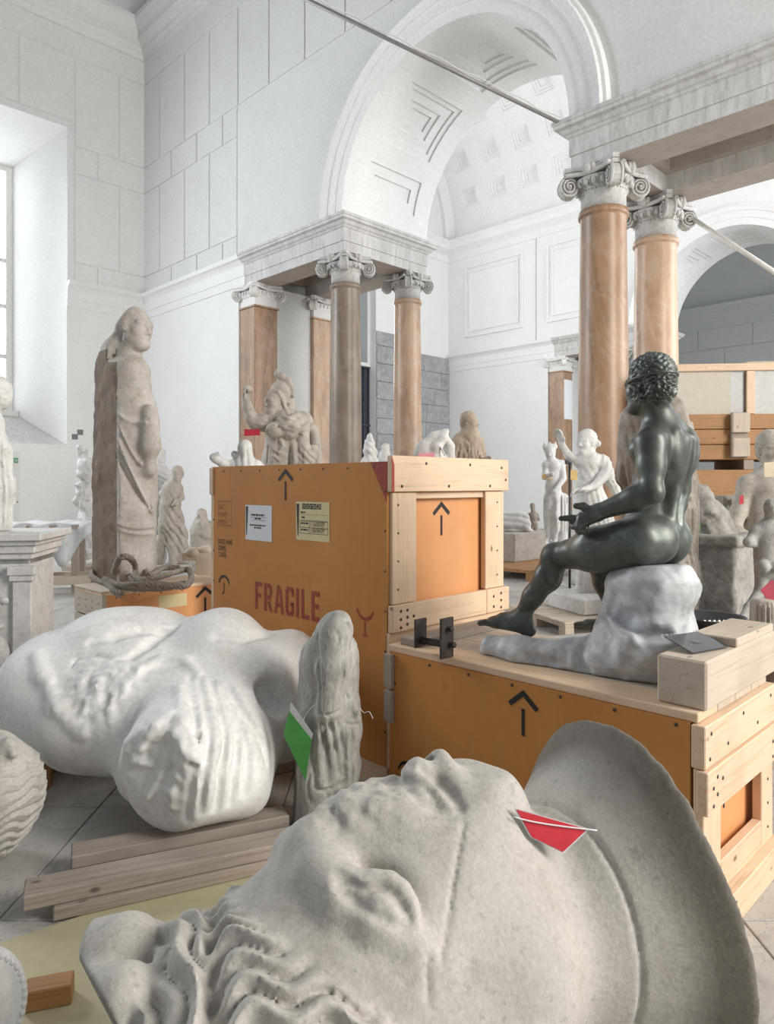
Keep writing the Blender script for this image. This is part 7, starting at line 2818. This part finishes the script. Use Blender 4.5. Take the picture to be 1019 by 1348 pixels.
MB().box((-.60, .02, .102), (.98, .9, h1 - .01)).build('body', M['orange_wood_x'], cr)
board('cleat', cr, (.04, -.075, .12), (.20, -.021, h1 + .01), 'old_wood')
board('cleat_block', cr, (.035, -.12, .13), (.20, -.076, .32), 'beam_wood'); board('cleat_block', cr, (.035, -.12, h1 - .2), (.20, -.076, h1), 'beam_wood')
cr = bcrate(yl[1][1], 0, 'topmost panelled crate with cream sides and pine frame behind the nude youth')
h2_ = yl[2][1] - yl[1][1]
MB().box((-.62, .02, .0), (.06, .05, h2_ - .03)).build('side_panel', M['panel_cream'], cr)
MB().box((.06, .03, .0), (.20, .05, h2_ - .03)).build('side_panel', M['panel_grey'], cr)
MB().box((.30, .02, .0), (1.0, .05, h2_ - .03)).build('side_panel', M['panel_grey'], cr)
MB().box((-.62, .06, .0), (1.0, .85, h2_ - .04)).build('body', M['panel_cream'], cr)
board('top_rail', cr, (-.62, -.01, h2_ - .08), (1.0, .02, h2_ - .005), 'pine'); board('stile', cr, (.21, -.012, 0), (.29, .02, h2_ - .085), 'pine')
board('loose_board', cr, (.25, .1, h2_ - .03), (.95, .3, h2_ + .03), 'beam_wood')

# ---- tags on the big pieces
flat('tag_vivid_red', (.62, .035, .05), .35)
qd = [(672, 1064, .0), (775, 1090, -.06), (741, 1123, -.10), (700, 1104, -.06)]
Lw = []
def head_surf(px, py):
    """march along the view ray to the neck surface"""
    o = np.array([0, 0, H]); d = nrm(P(px, py, 1.) - o)
    t_ = 1.0
    for i in range(400):
        e = neck_fn((o + d * t_)[None])[0]
        if e < .004: break
        t_ += max(.002, e * .5)
    return o + d * t_
ha, hb, hc_ = head_surf(700, 1100), head_surf(776, 1091), head_surf(742, 1123)
# the card bridges the hollow of the neck: a flat plane through three resting points, lifted clear
ha = P(686, 1088, np.linalg.norm(hb - np.array([0, 0, H])) * .0 + hb[1] - .10)
ha = (lambda p_: p_)(P(688, 1085, hb[1] - .02))
npl = nrm(np.cross(hb - ha, hc_ - ha))
def on_pl(px, py):
    o = np.array([0, 0, H]); d = nrm(P(px, py, 1.) - o)
    return o + d * (((hb - o) @ npl) / (d @ npl))
quad = [on_pl(676, 1063), on_pl(776, 1091), on_pl(742, 1123), on_pl(698, 1102)]
quad = [p_ + nrm(np.array([0, 0, H]) - p_) * .05 for p_ in quad]
c_ = sum(quad) / 4
nq = nrm(np.cross(quad[1] - quad[0], quad[3] - quad[0]))
if nq[2] < 0: nq = -nq
root = tag(empty('red_tag', c_), 'bright red card in a clear sleeve lying on the neck of the colossal head', 'tag')
def slab_(L, off, th, name, mat):
    a = [p_ - c_ + nq * off for p_ in L]; b = [p_ - c_ + nq * (off + th) for p_ in L]
    return MB().add(a + b, [(0, 1, 2, 3), (7, 6, 5, 4)] + [((i + 1) % 4, i, 4 + i, 4 + (i + 1) % 4) for i in range(4)]).build(name, M[mat], root)
mid = lambda L, s_: [sum(L) / 4 + (p_ - sum(L) / 4) * s_ for p_ in L]
slab_(quad, 0, .0012, 'clear_sleeve', 'tag_film')
slab_(mid(quad, .93), .0013, .001, 'red_card', 'tag_vivid_red')
s_pts = [quad[1] - c_ + nq * .004, (quad[1] + quad[0]) / 2 - c_ + nq * .012, head_surf(690, 1095) - c_ + nq * .02]
MB().tube([quad[1] - c_ + nq * .006 + (quad[0] - quad[1]) * f + (quad[3] - quad[1]) * .35 * math.sin(f * 2.4) for f in np.linspace(-.05, .75, 14)], .0014, 5).build('string', M['paper_white'], root)
# green tag hanging on the statuette
D0 = 2.55
gq = [P(381, 936, D0 + .03), P(410, 973, D0 - .02), P(402.5, 1028, D0 - .04), P(373, 967, D0 + .02)]
c_ = sum(gq) / 4
root = tag(empty('green_tag', c_), 'green card in a clear sleeve hanging from the headless draped statuette', 'tag')
nq = nrm(np.cross(gq[1] - gq[0], gq[3] - gq[0]))
if nq[1] > 0: nq = -nq
slab_(gq, 0, .001, 'green_card', 'tag_green')
tq_ = [P(383, 924, D0 + .03), P(412, 966, D0 - .02), P(410, 974, D0 - .02), P(381, 937, D0 + .03)]
slab_(tq_, -.0005, .001, 'clear_sleeve', 'tag_film')
def smooth_path(pts, m=8):
    pts = [np.asarray(p_, float) for p_ in pts]; n_ = len(pts); out = []
    for i in range(n_ - 1):
        p0, p1, p2, p3 = pts[max(i - 1, 0)], pts[i], pts[i + 1], pts[min(i + 2, n_ - 1)]
        for f in np.linspace(0, 1, m, endpoint=False):
            out.append(.5 * ((2 * p1) + (-p0 + p2) * f + (2 * p0 - 5 * p1 + 4 * p2 - p3) * f * f + (-p0 + 3 * p1 - 3 * p2 + p3) * f ** 3))
    return out + [pts[-1]]
MB().tube([p_ - c_ for p_ in smooth_path([P(398, 952, D0), P(403, 940, 2.57), P(412, 930, 2.56), P(420, 926, 2.55)])], .0013, 5).build('string', M['paper_white'], root)
MB().tube([p_ - c_ for p_ in smooth_path([P(474, 932, 2.60), P(479, 938, 2.59), P(486, 937, 2.58), P(491, 946, 2.57)])], .0013, 5).build('string', M['paper_white'], root)

# thin black post between the statues, sheet pasted on the far pilaster
pp = P(750, 0, 7.5)
bp_ = tag(empty('metal_post', (pp[0], pp[1], 0)), 'thin black metal post standing between the crowned nude and the huntress', 'post')
MB().tube([(0, 0, .02), (0, 0, H + (HY - 607) / F * 7.5)], .014, 8).build('post', M['black_plastic'], bp_)
MB().lathe([(.0, 0), (.13, 0), (.13, .02), (.03, .03), (.0, .03)], 20, cap=False).build('foot_plate', M['black_plastic'], bp_)
MB().bbox((-.05, -.012, H + (HY - 611) / F * 7.5), (.02, .012, H + (HY - 605) / F * 7.5), .003).build('bracket', M['black_plastic'], bp_)
sh_ = MB().box((VF + .06, 1.463 * VA - .006, 3.15), (VF + .50, 1.463 * VA - .001, 4.28)).build('paper_sheet', M['paper_white'], None, (0, 0, 0), R45)
tag(sh_, 'tall white sheet pasted on the side of the brown pilaster behind the crowned nude', 'sheet')
